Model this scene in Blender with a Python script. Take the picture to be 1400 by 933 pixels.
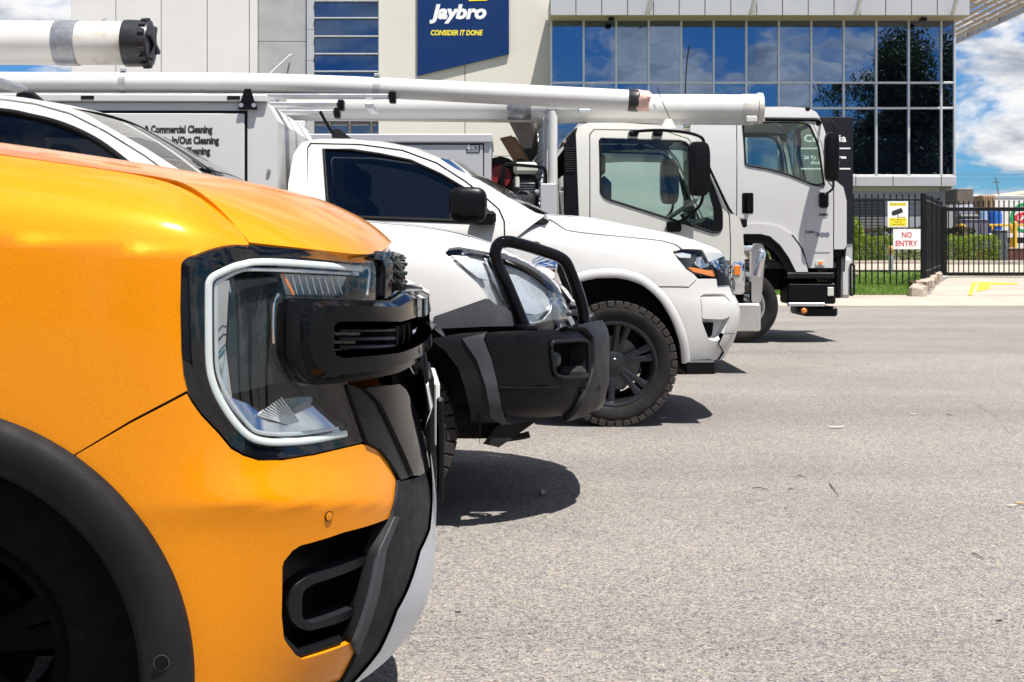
import bpy, bmesh, math, random
import numpy as np
from mathutils import Vector, Matrix
from mathutils.bvhtree import BVHTree
from mathutils.geometry import delaunay_2d_cdt

for _o in list(bpy.data.objects):
    bpy.data.objects.remove(_o)
R = math.radians
SC = bpy.context.scene
COL = SC.collection

# ------------------------------------------------------------------ camera
FPX, CXP, HYP, CH = 1800.0, 700.0, 340.0, 1.10      # focal length in photo pixels, centre column, horizon row, eye height
cam_d = bpy.data.cameras.new('camera')
cam = bpy.data.objects.new('camera', cam_d)
COL.objects.link(cam)
cam.location = (0, 0, CH)
cam.rotation_euler = (R(90), 0, 0)
cam_d.sensor_width = 36.0
cam_d.lens = 36.0 * FPX / 1400.0
cam_d.shift_y = -(466.5 - HYP) / 1400.0
cam_d.clip_start = 0.05
cam_d.clip_end = 3000
cam_d.dof.use_dof = True
cam_d.dof.focus_distance = 3.6
cam_d.dof.aperture_fstop = 22.0
SC.camera = cam

# ------------------------------------------------------------------ light
SKY_OFS = (0.0, 0.0, 0.0)
SUN_EL, SUN_AZ = 69.0, 38.0            # height above the horizon; degrees to the right of straight behind the camera
_e, _a = R(SUN_EL), R(SUN_AZ)
TO_SUN = Vector((math.cos(_e) * math.sin(_a), -math.cos(_e) * math.cos(_a), math.sin(_e)))
sun_d = bpy.data.lights.new('sun', 'SUN')
sun_d.energy = 4.6
sun_d.angle = R(0.53)
sun_d.color = (1.0, 0.955, 0.89)
sun = bpy.data.objects.new('sun', sun_d)
COL.objects.link(sun)
sun.location = (8, -10, 40)
sun.rotation_euler = TO_SUN.to_track_quat('Z', 'Y').to_euler()

world = bpy.data.worlds.new('World')
SC.world = world
world.use_nodes = True
_nt = world.node_tree
_nt.nodes.clear()
def _wn(t, **k):
    n = _nt.nodes.new(t)
    for a, b in k.items():
        setattr(n, a, b)
    return n
_L = _nt.links.new
_out = _wn('ShaderNodeOutputWorld'); _bg = _wn('ShaderNodeBackground'); _bg.inputs['Strength'].default_value = 0.060
_sky = _wn('ShaderNodeTexSky', sky_type='NISHITA', sun_disc=False, sun_elevation=_e,
           sun_rotation=math.atan2(TO_SUN.x, TO_SUN.y), altitude=50, air_density=1.0, dust_density=0.25, ozone_density=2.2)
_tint = _wn('ShaderNodeMix', data_type='RGBA', blend_type='MULTIPLY'); _tint.inputs[0].default_value = 1.0
_tint.inputs[7].default_value = (0.27, 0.60, 0.98, 1)
_L(_sky.outputs[0], _tint.inputs[6])
# a broken layer of cumulus, laid out on a flat ceiling above the place
_tc = _wn('ShaderNodeTexCoord'); _sep = _wn('ShaderNodeSeparateXYZ'); _L(_tc.outputs['Generated'], _sep.inputs[0])
_zz = _wn('ShaderNodeMath', operation='ADD'); _zz.inputs[1].default_value = 0.32; _L(_sep.outputs[2], _zz.inputs[0])
_zm = _wn('ShaderNodeMath', operation='MAXIMUM'); _zm.inputs[1].default_value = 0.03; _L(_zz.outputs[0], _zm.inputs[0])
_dx = _wn('ShaderNodeMath', operation='DIVIDE'); _dy = _wn('ShaderNodeMath', operation='DIVIDE')
_L(_sep.outputs[0], _dx.inputs[0]); _L(_zm.outputs[0], _dx.inputs[1]); _L(_sep.outputs[1], _dy.inputs[0]); _L(_zm.outputs[0], _dy.inputs[1])
_cmb = _wn('ShaderNodeCombineXYZ'); _L(_dx.outputs[0], _cmb.inputs[0]); _L(_dy.outputs[0], _cmb.inputs[1])
_ofs = _wn('ShaderNodeVectorMath', operation='ADD'); _ofs.inputs[1].default_value = SKY_OFS; _L(_cmb.outputs[0], _ofs.inputs[0])
_n1 = _wn('ShaderNodeTexNoise'); _n1.inputs['Scale'].default_value = 3.4; _n1.inputs['Detail'].default_value = 9; _n1.inputs['Roughness'].default_value = 0.56
_n1.inputs['Distortion'].default_value = 0.45
_L(_ofs.outputs[0], _n1.inputs['Vector'])
_r1 = _wn('ShaderNodeMapRange', interpolation_type='SMOOTHSTEP'); _r1.inputs[1].default_value = 0.44; _r1.inputs[2].default_value = 0.56
_L(_n1.outputs[0], _r1.inputs[0])
_n2 = _wn('ShaderNodeTexNoise'); _n2.inputs['Scale'].default_value = 6.5; _n2.inputs['Detail'].default_value = 7; _n2.inputs['Roughness'].default_value = 0.6
_L(_ofs.outputs[0], _n2.inputs['Vector'])
_cr = _wn('ShaderNodeValToRGB')
_cr.color_ramp.elements[0].position = 0.30; _cr.color_ramp.elements[0].color = (2.5, 3.0, 3.9, 1)
_cr.color_ramp.elements[1].position = 0.56; _cr.color_ramp.elements[1].color = (8.4, 8.4, 8.5, 1)
_L(_n2.outputs[0], _cr.inputs[0])
_mx = _wn('ShaderNodeMix', data_type='RGBA'); _L(_r1.outputs[0], _mx.inputs[0]); _L(_tint.outputs[2], _mx.inputs[6]); _L(_cr.outputs[0], _mx.inputs[7])
_L(_mx.outputs[2], _bg.inputs['Color']); _L(_bg.outputs[0], _out.inputs['Surface'])

SC.view_settings.view_transform = 'Standard'
SC.view_settings.look = 'None'
SC.view_settings.exposure = 0.95
SC.view_settings.gamma = 1.0
SC.view_settings.use_curve_mapping = False
SC.render.engine = 'CYCLES'
SC.cycles.max_bounces = 8
SC.cycles.transparent_max_bounces = 16
SC.cycles.caustics_reflective = False
SC.cycles.caustics_refractive = False
SC.cycles.sample_clamp_indirect = 6.0
SC.cycles.use_denoising = True

# ------------------------------------------------------------------ materials
MAT = {}
def _mat(name):
    m = bpy.data.materials.new(name); m.use_nodes = True
    nt = m.node_tree
    b = nt.nodes['Principled BSDF']
    MAT[name] = m
    return m, nt, b
def _ramp(nt, src, stops):
    r = nt.nodes.new('ShaderNodeValToRGB')
    els = r.color_ramp.elements
    while len(els) < len(stops):
        els.new(0.5)
    for e, (p, c) in zip(els, stops):
        e.position = p; e.color = (c[0], c[1], c[2], 1)
    nt.links.new(src, r.inputs[0])
    return r.outputs[0]
def _noise(nt, scale, detail=4, rough=0.55, vec=None, dist=0.0):
    n = nt.nodes.new('ShaderNodeTexNoise')
    n.inputs['Scale'].default_value = scale; n.inputs['Detail'].default_value = detail; n.inputs['Roughness'].default_value = rough
    n.inputs['Distortion'].default_value = dist
    if vec is None:
        t = nt.nodes.new('ShaderNodeTexCoord'); vec = t.outputs['Object']
    nt.links.new(vec, n.inputs['Vector'])
    return n.outputs[0]
def _mixc(nt, fac, a, b, mode='MIX'):
    m = nt.nodes.new('ShaderNodeMix'); m.data_type = 'RGBA'; m.blend_type = mode
    for sock, v in ((m.inputs[0], fac), (m.inputs[6], a), (m.inputs[7], b)):
        if isinstance(v, (int, float)):
            sock.default_value = v
        elif isinstance(v, (tuple, list)):
            sock.default_value = (v[0], v[1], v[2], 1)
        else:
            nt.links.new(v, sock)
    return m.outputs[2]
def _bump(nt, b, h, strength, dist=0.01):
    n = nt.nodes.new('ShaderNodeBump'); n.inputs['Strength'].default_value = strength; n.inputs['Distance'].default_value = dist
    nt.links.new(h, n.inputs['Height']); nt.links.new(n.outputs[0], b.inputs['Normal'])
def mat(name, col, rough=0.5, metal=0.0, var=0.12, vscale=6.0, bump=0.0, bscale=60.0, coat=0.0, spec=0.5, dirt=0.0, dirtcol=(0.16, 0.12, 0.085), dscale=3.0):
    """plain surface: colour with slow variation, optional fine relief, optional dirt patches"""
    m, nt, b = _mat(name)
    n = _noise(nt, vscale, 5)
    lo = tuple(c * (1 - var) for c in col); hi = tuple(min(1, c * (1 + var)) for c in col)
    c = _ramp(nt, n, [(0.3, lo), (0.7, hi)])
    if dirt > 0:
        d = _noise(nt, dscale, 8, 0.68, dist=0.6)
        f = _ramp(nt, d, [(0.52, (0, 0, 0)), (0.78, (dirt, dirt, dirt))])
        c = _mixc(nt, f, c, dirtcol)
    nt.links.new(c, b.inputs['Base Color'])
    rr = _ramp(nt, _noise(nt, vscale * 2.3, 4), [(0.3, (rough * 0.85,) * 3), (0.7, (min(1, rough * 1.15),) * 3)])
    nt.links.new(rr, b.inputs['Roughness'])
    b.inputs['Metallic'].default_value = metal
    b.inputs['Specular IOR Level'].default_value = spec
    b.inputs['Coat Weight'].default_value = coat; b.inputs['Coat Roughness'].default_value = 0.03
    if bump > 0:
        _bump(nt, b, _noise(nt, bscale, 4), bump, 0.004)
    return m
def mat_paint(name, col, flake=0.0, rough=0.32, metal=0.0, dirt=0.05, coat=0.85, spec=0.12, crough=0.02):
    """car paint: base coat with fine flakes under a clear coat, a film of road dust"""
    m, nt, b = _mat(name)
    fl = _noise(nt, 900.0, 2, 0.7)
    lo = tuple(c * (1 - flake) for c in col); hi = tuple(min(1, c * (1 + flake)) for c in col)
    c = _ramp(nt, fl, [(0.35, lo), (0.65, hi)])
    d = _noise(nt, 5.0, 8, 0.7, dist=0.4)
    f = _ramp(nt, d, [(0.45, (0, 0, 0)), (0.85, (dirt * 2, dirt * 2, dirt * 2))])
    c = _mixc(nt, f, c, (0.28, 0.24, 0.2))
    nt.links.new(c, b.inputs['Base Color'])
    b.inputs['Roughness'].default_value = rough
    b.inputs['Metallic'].default_value = metal
    b.inputs['Specular IOR Level'].default_value = spec
    b.inputs['Coat Weight'].default_value = coat; b.inputs['Coat IOR'].default_value = 1.42
    cr = _ramp(nt, d, [(0.4, (crough,) * 3), (0.9, (crough + 0.10,) * 3)])
    nt.links.new(cr, b.inputs['Coat Roughness'])
    return m
def mat_glass(name, tint=(0.8, 0.9, 0.88), refl=1.0, dark=0.0, rough=0.0, base=0.045):
    """sheet glass: clear or tinted, reflecting more at a slant; dark = share of light the film swallows"""
    m, nt, b = _mat(name)
    nt.nodes.remove(b)
    out = nt.nodes['Material Output']
    tr = nt.nodes.new('ShaderNodeBsdfTransparent'); tr.inputs[0].default_value = (*[t * (1 - dark) for t in tint], 1)
    gl = nt.nodes.new('ShaderNodeBsdfGlossy'); gl.inputs['Roughness'].default_value = rough; gl.inputs[0].default_value = (refl, refl, refl, 1)
    fr = nt.nodes.new('ShaderNodeLayerWeight'); fr.inputs[0].default_value = 0.5
    pw = nt.nodes.new('ShaderNodeMath'); pw.operation = 'POWER'; pw.inputs[1].default_value = 4.5; nt.links.new(fr.outputs['Facing'], pw.inputs[0])
    mp = nt.nodes.new('ShaderNodeMapRange'); mp.inputs[3].default_value = base; mp.inputs[4].default_value = 0.95
    nt.links.new(pw.outputs[0], mp.inputs[0])
    mx = nt.nodes.new('ShaderNodeMixShader')
    nt.links.new(mp.outputs[0], mx.inputs[0]); nt.links.new(tr.outputs[0], mx.inputs[1]); nt.links.new(gl.outputs[0], mx.inputs[2])
    nt.links.new(mx.outputs[0], out.inputs[0])
    return m

# ------------------------------------------------------------------ mesh builder
def V3(*a):
    return Vector(a)
class MB:
    def __init__(s):
        s.v = []; s.f = []
    def add(s, vs, fs):
        o = len(s.v)
        s.v.extend([tuple(v) for v in vs]); s.f.extend([tuple(i + o for i in f) for f in fs])
        return s
    def bx(s, x0, x1, y0, y1, z0, z1, bev=0.0, M=None):
        x0, x1 = sorted((x0, x1)); y0, y1 = sorted((y0, y1)); z0, z1 = sorted((z0, z1))
        b = min(bev, (x1 - x0) * .49, (y1 - y0) * .49, (z1 - z0) * .49)
        if b <= 0:
            vs = [(x, y, z) for x in (x0, x1) for y in (y0, y1) for z in (z0, z1)]
            fs = [(0, 1, 3, 2), (4, 6, 7, 5), (0, 4, 5, 1), (2, 3, 7, 6), (0, 2, 6, 4), (1, 5, 7, 3)]
        else:
            vs = []; idx = {}
            for i, x in enumerate((x0, x1)):
                for j, y in enumerate((y0, y1)):
                    for k, z in enumerate((z0, z1)):
                        sx, sy, sz = (1 - 2 * i) * b, (1 - 2 * j) * b, (1 - 2 * k) * b
                        idx[i, j, k] = (len(vs), len(vs) + 1, len(vs) + 2)
                        vs += [(x, y + sy, z + sz), (x + sx, y, z + sz), (x + sx, y + sy, z)]
            fs = []
            for i in (0, 1):
                q = [idx[i, 0, 0][0], idx[i, 1, 0][0], idx[i, 1, 1][0], idx[i, 0, 1][0]]; fs.append(q if i else q[::-1])
                q = [idx[0, i, 0][1], idx[0, i, 1][1], idx[1, i, 1][1], idx[1, i, 0][1]]; fs.append(q if i else q[::-1])
                q = [idx[0, 0, i][2], idx[1, 0, i][2], idx[1, 1, i][2], idx[0, 1, i][2]]; fs.append(q if i else q[::-1])
            for a in (0, 1):
                for c in (0, 1):
                    p = (a + c) % 2
                    q = [idx[a, c, 0][0], idx[a, c, 1][0], idx[a, c, 1][1], idx[a, c, 0][1]]; fs.append(q if p else q[::-1])
                    q = [idx[0, a, c][1], idx[1, a, c][1], idx[1, a, c][2], idx[0, a, c][2]]; fs.append(q if p else q[::-1])
                    q = [idx[a, 0, c][2], idx[a, 1, c][2], idx[a, 1, c][0], idx[a, 0, c][0]]; fs.append(q if p else q[::-1])
            for (i, j, k), t in idx.items():
                fs.append(t if (i + j + k) % 2 else t[::-1])
        if M is not None:
            vs = [M @ Vector(v) for v in vs]
        return s.add(vs, fs)
    def cyl(s, a, b, r0, r1=None, n=16, cap=True):
        a = Vector(a); b = Vector(b); r1 = r0 if r1 is None else r1
        d = (b - a).normalized(); u = d.orthogonal().normalized(); w = d.cross(u)
        vs = []
        for c, r in ((a, r0), (b, r1)):
            for i in range(n):
                t = 2 * math.pi * i / n
                vs.append(c + (u * math.cos(t) + w * math.sin(t)) * r)
        fs = [(i, (i + 1) % n, n + (i + 1) % n, n + i) for i in range(n)]
        if cap:
            fs += [tuple(range(n - 1, -1, -1)), tuple(range(n, 2 * n))]
        return s.add(vs, fs)
    def tube(s, pts, r, n=12, closed=False, cap=True, sy=1.0):
        pts = [Vector(p) for p in pts]; N = len(pts)
        rr = r if isinstance(r, (list, tuple)) else [r] * N
        tan = []
        for i in range(N):
            a = pts[(i - 1) % N] if (closed or i > 0) else pts[i]
            b = pts[(i + 1) % N] if (closed or i < N - 1) else pts[i]
            tan.append((b - a).normalized())
        u = tan[0].orthogonal().normalized()
        vs = []
        for i in range(N):
            if i:
                u = (u - tan[i] * u.dot(tan[i]))
                u = u.normalized() if u.length > 1e-6 else tan[i].orthogonal().normalized()
            w = tan[i].cross(u)
            for k in range(n):
                t = 2 * math.pi * k / n
                vs.append(pts[i] + (u * math.cos(t) + w * math.sin(t) * sy) * rr[i])
        fs = []
        for i in range(N if closed else N - 1):
            j = (i + 1) % N
            fs += [(i * n + k, i * n + (k + 1) % n, j * n + (k + 1) % n, j * n + k) for k in range(n)]
        if cap and not closed:
            fs += [tuple(range(n - 1, -1, -1)), tuple((N - 1) * n + k for k in range(n))]
        return s.add(vs, fs)
    def lathe(s, prof, c, axis, n=32, closed=False):
        """prof: (radius, height along axis) from c"""
        c = Vector(c); d = Vector(axis).normalized(); u = d.orthogonal().normalized(); w = d.cross(u)
        vs = []; m = len(prof)
        for i in range(n):
            t = 2 * math.pi * i / n; e = u * math.cos(t) + w * math.sin(t)
            for r, h in prof:
                vs.append(c + e * r + d * h)
        fs = []
        for i in range(n):
            j = (i + 1) % n
            for k in range(m if closed else m - 1):
                l = (k + 1) % m
                fs.append((i * m + k, j * m + k, j * m + l, i * m + l))
        return s.add(vs, fs)
    def prism(s, poly, f, a0, a1):
        """polygon (2-D) swept from a0 to a1; f(u, v, a) gives the point"""
        n = len(poly)
        vs = [f(u, v, a0) for u, v in poly] + [f(u, v, a1) for u, v in poly]
        fs = [tuple(range(n)), tuple(range(2 * n - 1, n - 1, -1))] + [(i, n + i, n + (i + 1) % n, (i + 1) % n) for i in range(n)]
        return s.add(vs, fs)
    def grid(s, rows, closed_u=False, closed_v=False):
        nr, nc = len(rows), len(rows[0])
        vs = [p for r in rows for p in r]; fs = []
        for i in range(nr if closed_u else nr - 1):
            for j in range(nc if closed_v else nc - 1):
                a, b = (i + 1) % nr, (j + 1) % nc
                fs.append((i * nc + j, i * nc + b, a * nc + b, a * nc + j))
        return s.add(vs, fs)
    def mirror_y(s):
        o = len(s.v)
        s.v += [(x, -y, z) for x, y, z in s.v[:o]]; s.f += [tuple(i + o for i in reversed(f)) for f in s.f[:]]
        return s
    def mesh(s, name, m, smooth=35, fix=True):
        me = bpy.data.meshes.new(name)
        me.from_pydata(s.v, [], s.f); me.validate()
        if fix:
            bm = bmesh.new(); bm.from_mesh(me)
            bmesh.ops.remove_doubles(bm, verts=bm.verts, dist=1e-5)
            bmesh.ops.recalc_face_normals(bm, faces=bm.faces)
            bm.to_mesh(me); bm.free()
        if smooth:
            me.polygons.foreach_set('use_smooth', [True] * len(me.polygons))
            me.set_sharp_from_angle(angle=R(smooth))
        me.materials.append(MAT[m] if isinstance(m, str) else m)
        me.update()
        return me
    def build(s, name, m, parent=None, smooth=35, fix=True, label=None):
        return link(name, s.mesh(name, m, smooth, fix), parent, label)
def link(name, me, parent=None, label=None, loc=None, rot=None, scale=None):
    o = bpy.data.objects.new(name, me); COL.objects.link(o)
    if parent is not None:
        o.parent = parent
    if label:
        o['label'] = label
    if loc is not None:
        o.location = loc
    if rot is not None:
        o.rotation_euler = rot
    if scale is not None:
        o.scale = scale
    return o
def tag(o, label, cat, group=None):
    o['label'] = label; o['category'] = cat
    if group:
        o['group'] = group
    return o
def thing(name, label, cat, loc=(0, 0, 0), rz=0.0, group=None):
    o = bpy.data.objects.new(name, None); COL.objects.link(o)
    o.empty_display_size = 0.2
    o.location = loc; o.rotation_euler = (0, 0, rz)
    return tag(o, label, cat, group)
def kind(o, k):
    o['kind'] = k
    return o

def cr(pts, k=8, closed=False):
    """smooth curve through points"""
    P = [np.array(p, float) for p in pts]; n = len(P); out = []
    for i in range(n if closed else n - 1):
        p1, p2 = P[i], P[(i + 1) % n]
        p0 = P[i - 1] if (closed or i > 0) else 2 * p1 - p2
        p3 = P[(i + 2) % n] if (closed or i + 2 < n) else 2 * p2 - p1
        for t in np.linspace(0, 1, k, endpoint=False):
            out.append(0.5 * (2 * p1 + (p2 - p0) * t + (2 * p0 - 5 * p1 + 4 * p2 - p3) * t * t + (3 * p1 - p0 - 3 * p2 + p3) * t ** 3))
    if not closed:
        out.append(P[-1])
    return out
def rnd(pts, r, k=5):
    """polygon with rounded corners; r one number or one per corner (pixels or metres)"""
    n = len(pts); out = []
    for i in range(n):
        p = np.array(pts[i], float); a = np.array(pts[i - 1], float); b = np.array(pts[(i + 1) % n], float)
        q = r[i] if isinstance(r, (list, tuple)) else r
        la, lb = np.linalg.norm(a - p), np.linalg.norm(b - p)
        q = min(q, la * .48, lb * .48)
        if q < 1e-6:
            out.append(tuple(p)); continue
        A = p + (a - p) / la * q; B = p + (b - p) / lb * q
        for t in np.linspace(0, 1, k):
            out.append(tuple((1 - t) ** 2 * A + 2 * t * (1 - t) * p + t * t * B))
    return out
def inside(poly, x, y):
    """vectorised point in polygon"""
    x = np.asarray(x, float); y = np.asarray(y, float); c = np.zeros(x.shape, bool)
    n = len(poly)
    for i in range(n):
        x1, y1 = poly[i][:2]; x2, y2 = poly[(i + 1) % n][:2]
        if y1 == y2:
            continue
        m = ((y1 > y) != (y2 > y)) & (x < (x2 - x1) * (y - y1) / (y2 - y1) + x1)
        c ^= m
    return c

class Surf:
    """smooth shape surface through a grid of control points, used to lay body panels on"""
    def __init__(s, ctrl, k=8, smooth=0, flip=False, along=0):
        g = np.array([[tuple(p) for p in r] for r in ctrl], float)
        g = np.array([cr(list(r), k) for r in g])
        g = np.array([cr(list(g[:, j]), k) for j in range(g.shape[1])]).transpose(1, 0, 2)
        for _ in range(smooth):
            h = g.copy()
            h[1:-1, 1:-1] = 0.5 * g[1:-1, 1:-1] + 0.125 * (g[:-2, 1:-1] + g[2:, 1:-1] + g[1:-1, :-2] + g[1:-1, 2:])
            h[0, 1:-1] = 0.5 * g[0, 1:-1] + 0.25 * (g[0, :-2] + g[0, 2:]); h[-1, 1:-1] = 0.5 * g[-1, 1:-1] + 0.25 * (g[-1, :-2] + g[-1, 2:])
            h[1:-1, 0] = 0.5 * g[1:-1, 0] + 0.25 * (g[:-2, 0] + g[2:, 0]); h[1:-1, -1] = 0.5 * g[1:-1, -1] + 0.25 * (g[:-2, -1] + g[2:, -1])
            g = h
        for _ in range(along):
            g[:, 1:-1] = 0.5 * g[:, 1:-1] + 0.25 * (g[:, :-2] + g[:, 2:])
        s.g = g; nr, nc = g.shape[:2]
        du = np.gradient(g, axis=1); dv = np.gradient(g, axis=0)
        n = np.cross(du, dv); n /= np.maximum(np.linalg.norm(n, axis=2, keepdims=True), 1e-9)
        if flip:
            n = -n
        s.n = n.reshape(-1, 3); s.v = g.reshape(-1, 3)
        t = []
        for i in range(nr - 1):
            for j in range(nc - 1):
                a, b, c, d = i * nc + j, i * nc + j + 1, (i + 1) * nc + j + 1, (i + 1) * nc + j
                t += [(a, b, c), (a, c, d)]
        s.t = t
        s.bvh = BVHTree.FromPolygons([tuple(p) for p in s.v], t)
    def _nrm(s, co, i):
        a, b, c = s.t[i]; A, B, C = s.v[a], s.v[b], s.v[c]; P = np.array(co)
        v0, v1, v2 = B - A, C - A, P - A
        d00, d01, d11, d20, d21 = v0 @ v0, v0 @ v1, v1 @ v1, v2 @ v0, v2 @ v1
        den = d00 * d11 - d01 * d01
        if abs(den) < 1e-16:
            n = s.n[a]
        else:
            w1 = (d11 * d20 - d01 * d21) / den; w2 = (d00 * d21 - d01 * d20) / den
            n = s.n[a] * (1 - w1 - w2) + s.n[b] * w1 + s.n[c] * w2
        return Vector(n).normalized()
    def ray(s, o, d):
        co, n, i, dist = s.bvh.ray_cast(Vector(o), Vector(d))
        return None if co is None else (co, s._nrm(co, i))
    def near(s, p):
        co, n, i, dist = s.bvh.find_nearest(Vector(p))
        return co, s._nrm(co, i)
    def mesh_builder(s):
        m = MB(); nr, nc = s.g.shape[:2]
        return m.grid([[tuple(p) for p in r] for r in s.g])

class Frame:
    """a vehicle's own axes: x forward, y to its left, z up, placed on the ground"""
    def __init__(s, x, y, yaw=0.0, z=0.0):
        s.M = Matrix.Translation((x, y, z)) @ Matrix.Rotation(yaw, 4, 'Z'); s.I = s.M.inverted()
        s.loc = (x, y, z); s.yaw = yaw
        s.o = s.I @ Vector((0, 0, CH)); s.R3 = s.I.to_3x3()
    def d(s, px, py):
        return (s.R3 @ Vector(((px - CXP) / FPX, 1.0, -(py - HYP) / FPX))).normalized()
    def y(s, px, py, y):
        d = s.d(px, py); return s.o + d * ((y - s.o.y) / d.y)
    def x(s, px, py, x):
        d = s.d(px, py); return s.o + d * ((x - s.o.x) / d.x)
    def z(s, px, py, z):
        d = s.d(px, py); return s.o + d * ((z - s.o.z) / d.z)
    def on(s, surf, px, py, y=None):
        """the point of a surface seen at a pixel; falls back to the plane y"""
        d = s.d(px, py); h = surf.ray(s.o, d)
        if h:
            return h[0]
        q = s.y(px, py, -0.8 if y is None else y)
        return surf.near(q)[0]

def dense(pts, res):
    out = []
    n = len(pts)
    for i in range(n):
        a = Vector(pts[i]); b = Vector(pts[(i + 1) % n]); L = (b - a).length
        k = max(1, int(L / res + 0.5))
        out += [a + (b - a) * (t / k) for t in range(k)]
    return out
def panel(name, mt, surf, outline, parent, d=(0, 1, 0), res=0.02, off=0.0, lip=0.012, holes=(), mirror=True, half=False, label=None, flare=0.0):
    """a trimmed sheet laid on a surface: outline and holes are 3-D points on it, d the direction it is looked at along"""
    d = Vector(d).normalized(); up = Vector((0, 0, 1)) if abs(d.z) < .8 else Vector((1, 0, 0))
    u = d.cross(up).normalized(); w = u.cross(d)
    loops = [dense(l, res) for l in [outline] + list(holes)]
    P3 = []; E = []; polys = []
    for l in loops:
        b = len(P3); P3 += l; E += [(b + i, b + (i + 1) % len(l)) for i in range(len(l))]
        polys.append([(p.dot(u), p.dot(w)) for p in l])
    nb = len(P3)
    A = np.array(polys[0]); lo, hi = A.min(0), A.max(0)
    gx, gy = np.meshgrid(np.arange(lo[0] + res * .5, hi[0], res), np.arange(lo[1] + res * .5, hi[1], res))
    gx = gx + (np.arange(gx.shape[0]) % 2)[:, None] * res * .5
    gx = gx.ravel(); gy = gy.ravel()
    k = inside(polys[0], gx, gy)
    for h in polys[1:]:
        k &= ~inside(h, gx, gy)
    gx, gy = gx[k], gy[k]
    B = np.array([q for l in polys for q in l])
    if len(gx):
        dm = np.full(len(gx), 1e9)
        for q in B:
            dm = np.minimum(dm, (gx - q[0]) ** 2 + (gy - q[1]) ** 2)
        k = dm > (res * .45) ** 2
        gx, gy = gx[k], gy[k]
    o0 = min(p.dot(d) for p in P3) - 1.0
    pos = []; nrm = []; keep2 = []
    for p in P3:
        c, n = surf.near(p)
        if n.dot(d) > 0.35:
            n = -n
        pos.append(c + n * off); nrm.append(n)
    uv = [Vector((p.dot(u), p.dot(w))) for p in P3]
    for x, y in zip(gx, gy):
        h = surf.ray(u * float(x) + w * float(y) + d * o0, d)
        if not h:
            continue
        n = h[1]
        if n.dot(d) > 0:
            n = -n
        pos.append(h[0] + n * off); nrm.append(n); uv.append(Vector((float(x), float(y))))
    r = delaunay_2d_cdt(uv, E, [], 0, 1e-7)
    vv, ff, orig = r[0], r[2], r[3]
    idx = [o[0] if o else -1 for o in orig]
    F = [f for f in ff if all(idx[i] >= 0 for i in f)]
    C = np.array([[sum(vv[i].x for i in f) / 3, sum(vv[i].y for i in f) / 3] for f in F])
    k = inside(polys[0], C[:, 0], C[:, 1])
    for h in polys[1:]:
        k &= ~inside(h, C[:, 0], C[:, 1])
    F = [tuple(idx[i] for i in f) for f, q in zip(F, k) if q]
    fs = []
    for f in F:
        a, b, c = (pos[i] for i in f)
        fs.append(f if (b - a).cross(c - a).dot(nrm[f[0]] + nrm[f[1]] + nrm[f[2]]) > 0 else f[::-1])
    # turned-in edge
    b = 0
    if lip:
        for l, pl in zip(loops, polys):
            n = len(l); area = sum(pl[i][0] * pl[(i + 1) % n][1] - pl[(i + 1) % n][0] * pl[i][1] for i in range(n))
            sgn = 1 if area > 0 else -1
            if l is not loops[0]:
                sgn = -sgn
            s0 = len(pos)
            for i in range(n):
                t = (pos[b + (i + 1) % n] - pos[b + i - 1 if i else b + n - 1]).normalized()
                N = nrm[b + i]; o = t.cross(N) * sgn
                if o.length < 1e-6:
                    o = u
                o = o.normalized()
                # make sure it points outwards
                pos.append(pos[b + i] + o * 0.0004 - N * 0.0012); nrm.append((o + N * .5).normalized())
                pos.append(pos[b + i] - N * lip + o * flare); nrm.append((o + N * (flare / max(lip, 1e-6))).normalized())
            for i in range(n):
                j = (i + 1) % n
                q = (b + i, b + j, s0 + 2 * j, s0 + 2 * i); q2 = (s0 + 2 * i, s0 + 2 * j, s0 + 2 * j + 1, s0 + 2 * i + 1)
                fs += [q, q2]
            b += n
    def mk(sy, nm):
        me = bpy.data.meshes.new(name)
        vs = [(p.x, p.y * sy, p.z) for p in pos]
        me.from_pydata(vs, [], [f if sy > 0 else f[::-1] for f in fs])
        nn = [(n.x, n.y * sy, n.z) for n in nrm]
        me.polygons.foreach_set('use_smooth', [True] * len(me.polygons))
        me.update()
        me.normals_split_custom_set_from_vertices(nn)
        me.materials.append(MAT[mt] if isinstance(mt, str) else mt)
        return link(name, me, parent, label)
    o = mk(1, name)
    if mirror:
        mk(-1, name)
    return o
def text_mesh(s, size, ext=0.0, shear=0.0, bold=0.0, align='LEFT', spacing=1.0, sx=1.0):
    c = bpy.data.curves.new('lettering', 'FONT'); c.body = s; c.size = size; c.extrude = ext; c.shear = shear; c.offset = bold
    c.align_x = align; c.space_character = spacing; c.resolution_u = 3
    o = bpy.data.objects.new('lettering', c); COL.objects.link(o)
    dg = bpy.context.evaluated_depsgraph_get(); dg.update()
    me = bpy.data.meshes.new_from_object(o.evaluated_get(dg))
    bpy.data.objects.remove(o)
    if sx != 1.0:
        for v in me.vertices:
            v.co.x *= sx
    return me
def text(name, s, size, m, parent, loc, rot=(R(90), 0, 0), label=None, **k):
    me = text_mesh(s, size, **k)
    me.materials.clear(); me.materials.append(MAT[m])
    return link(name, me, parent, label, loc, rot)
def W(px, py, D):
    """world point at depth D straight ahead seen at a photo pixel"""
    return Vector(((px - CXP) * D / FPX, D, CH - (py - HYP) * D / FPX))

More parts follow.
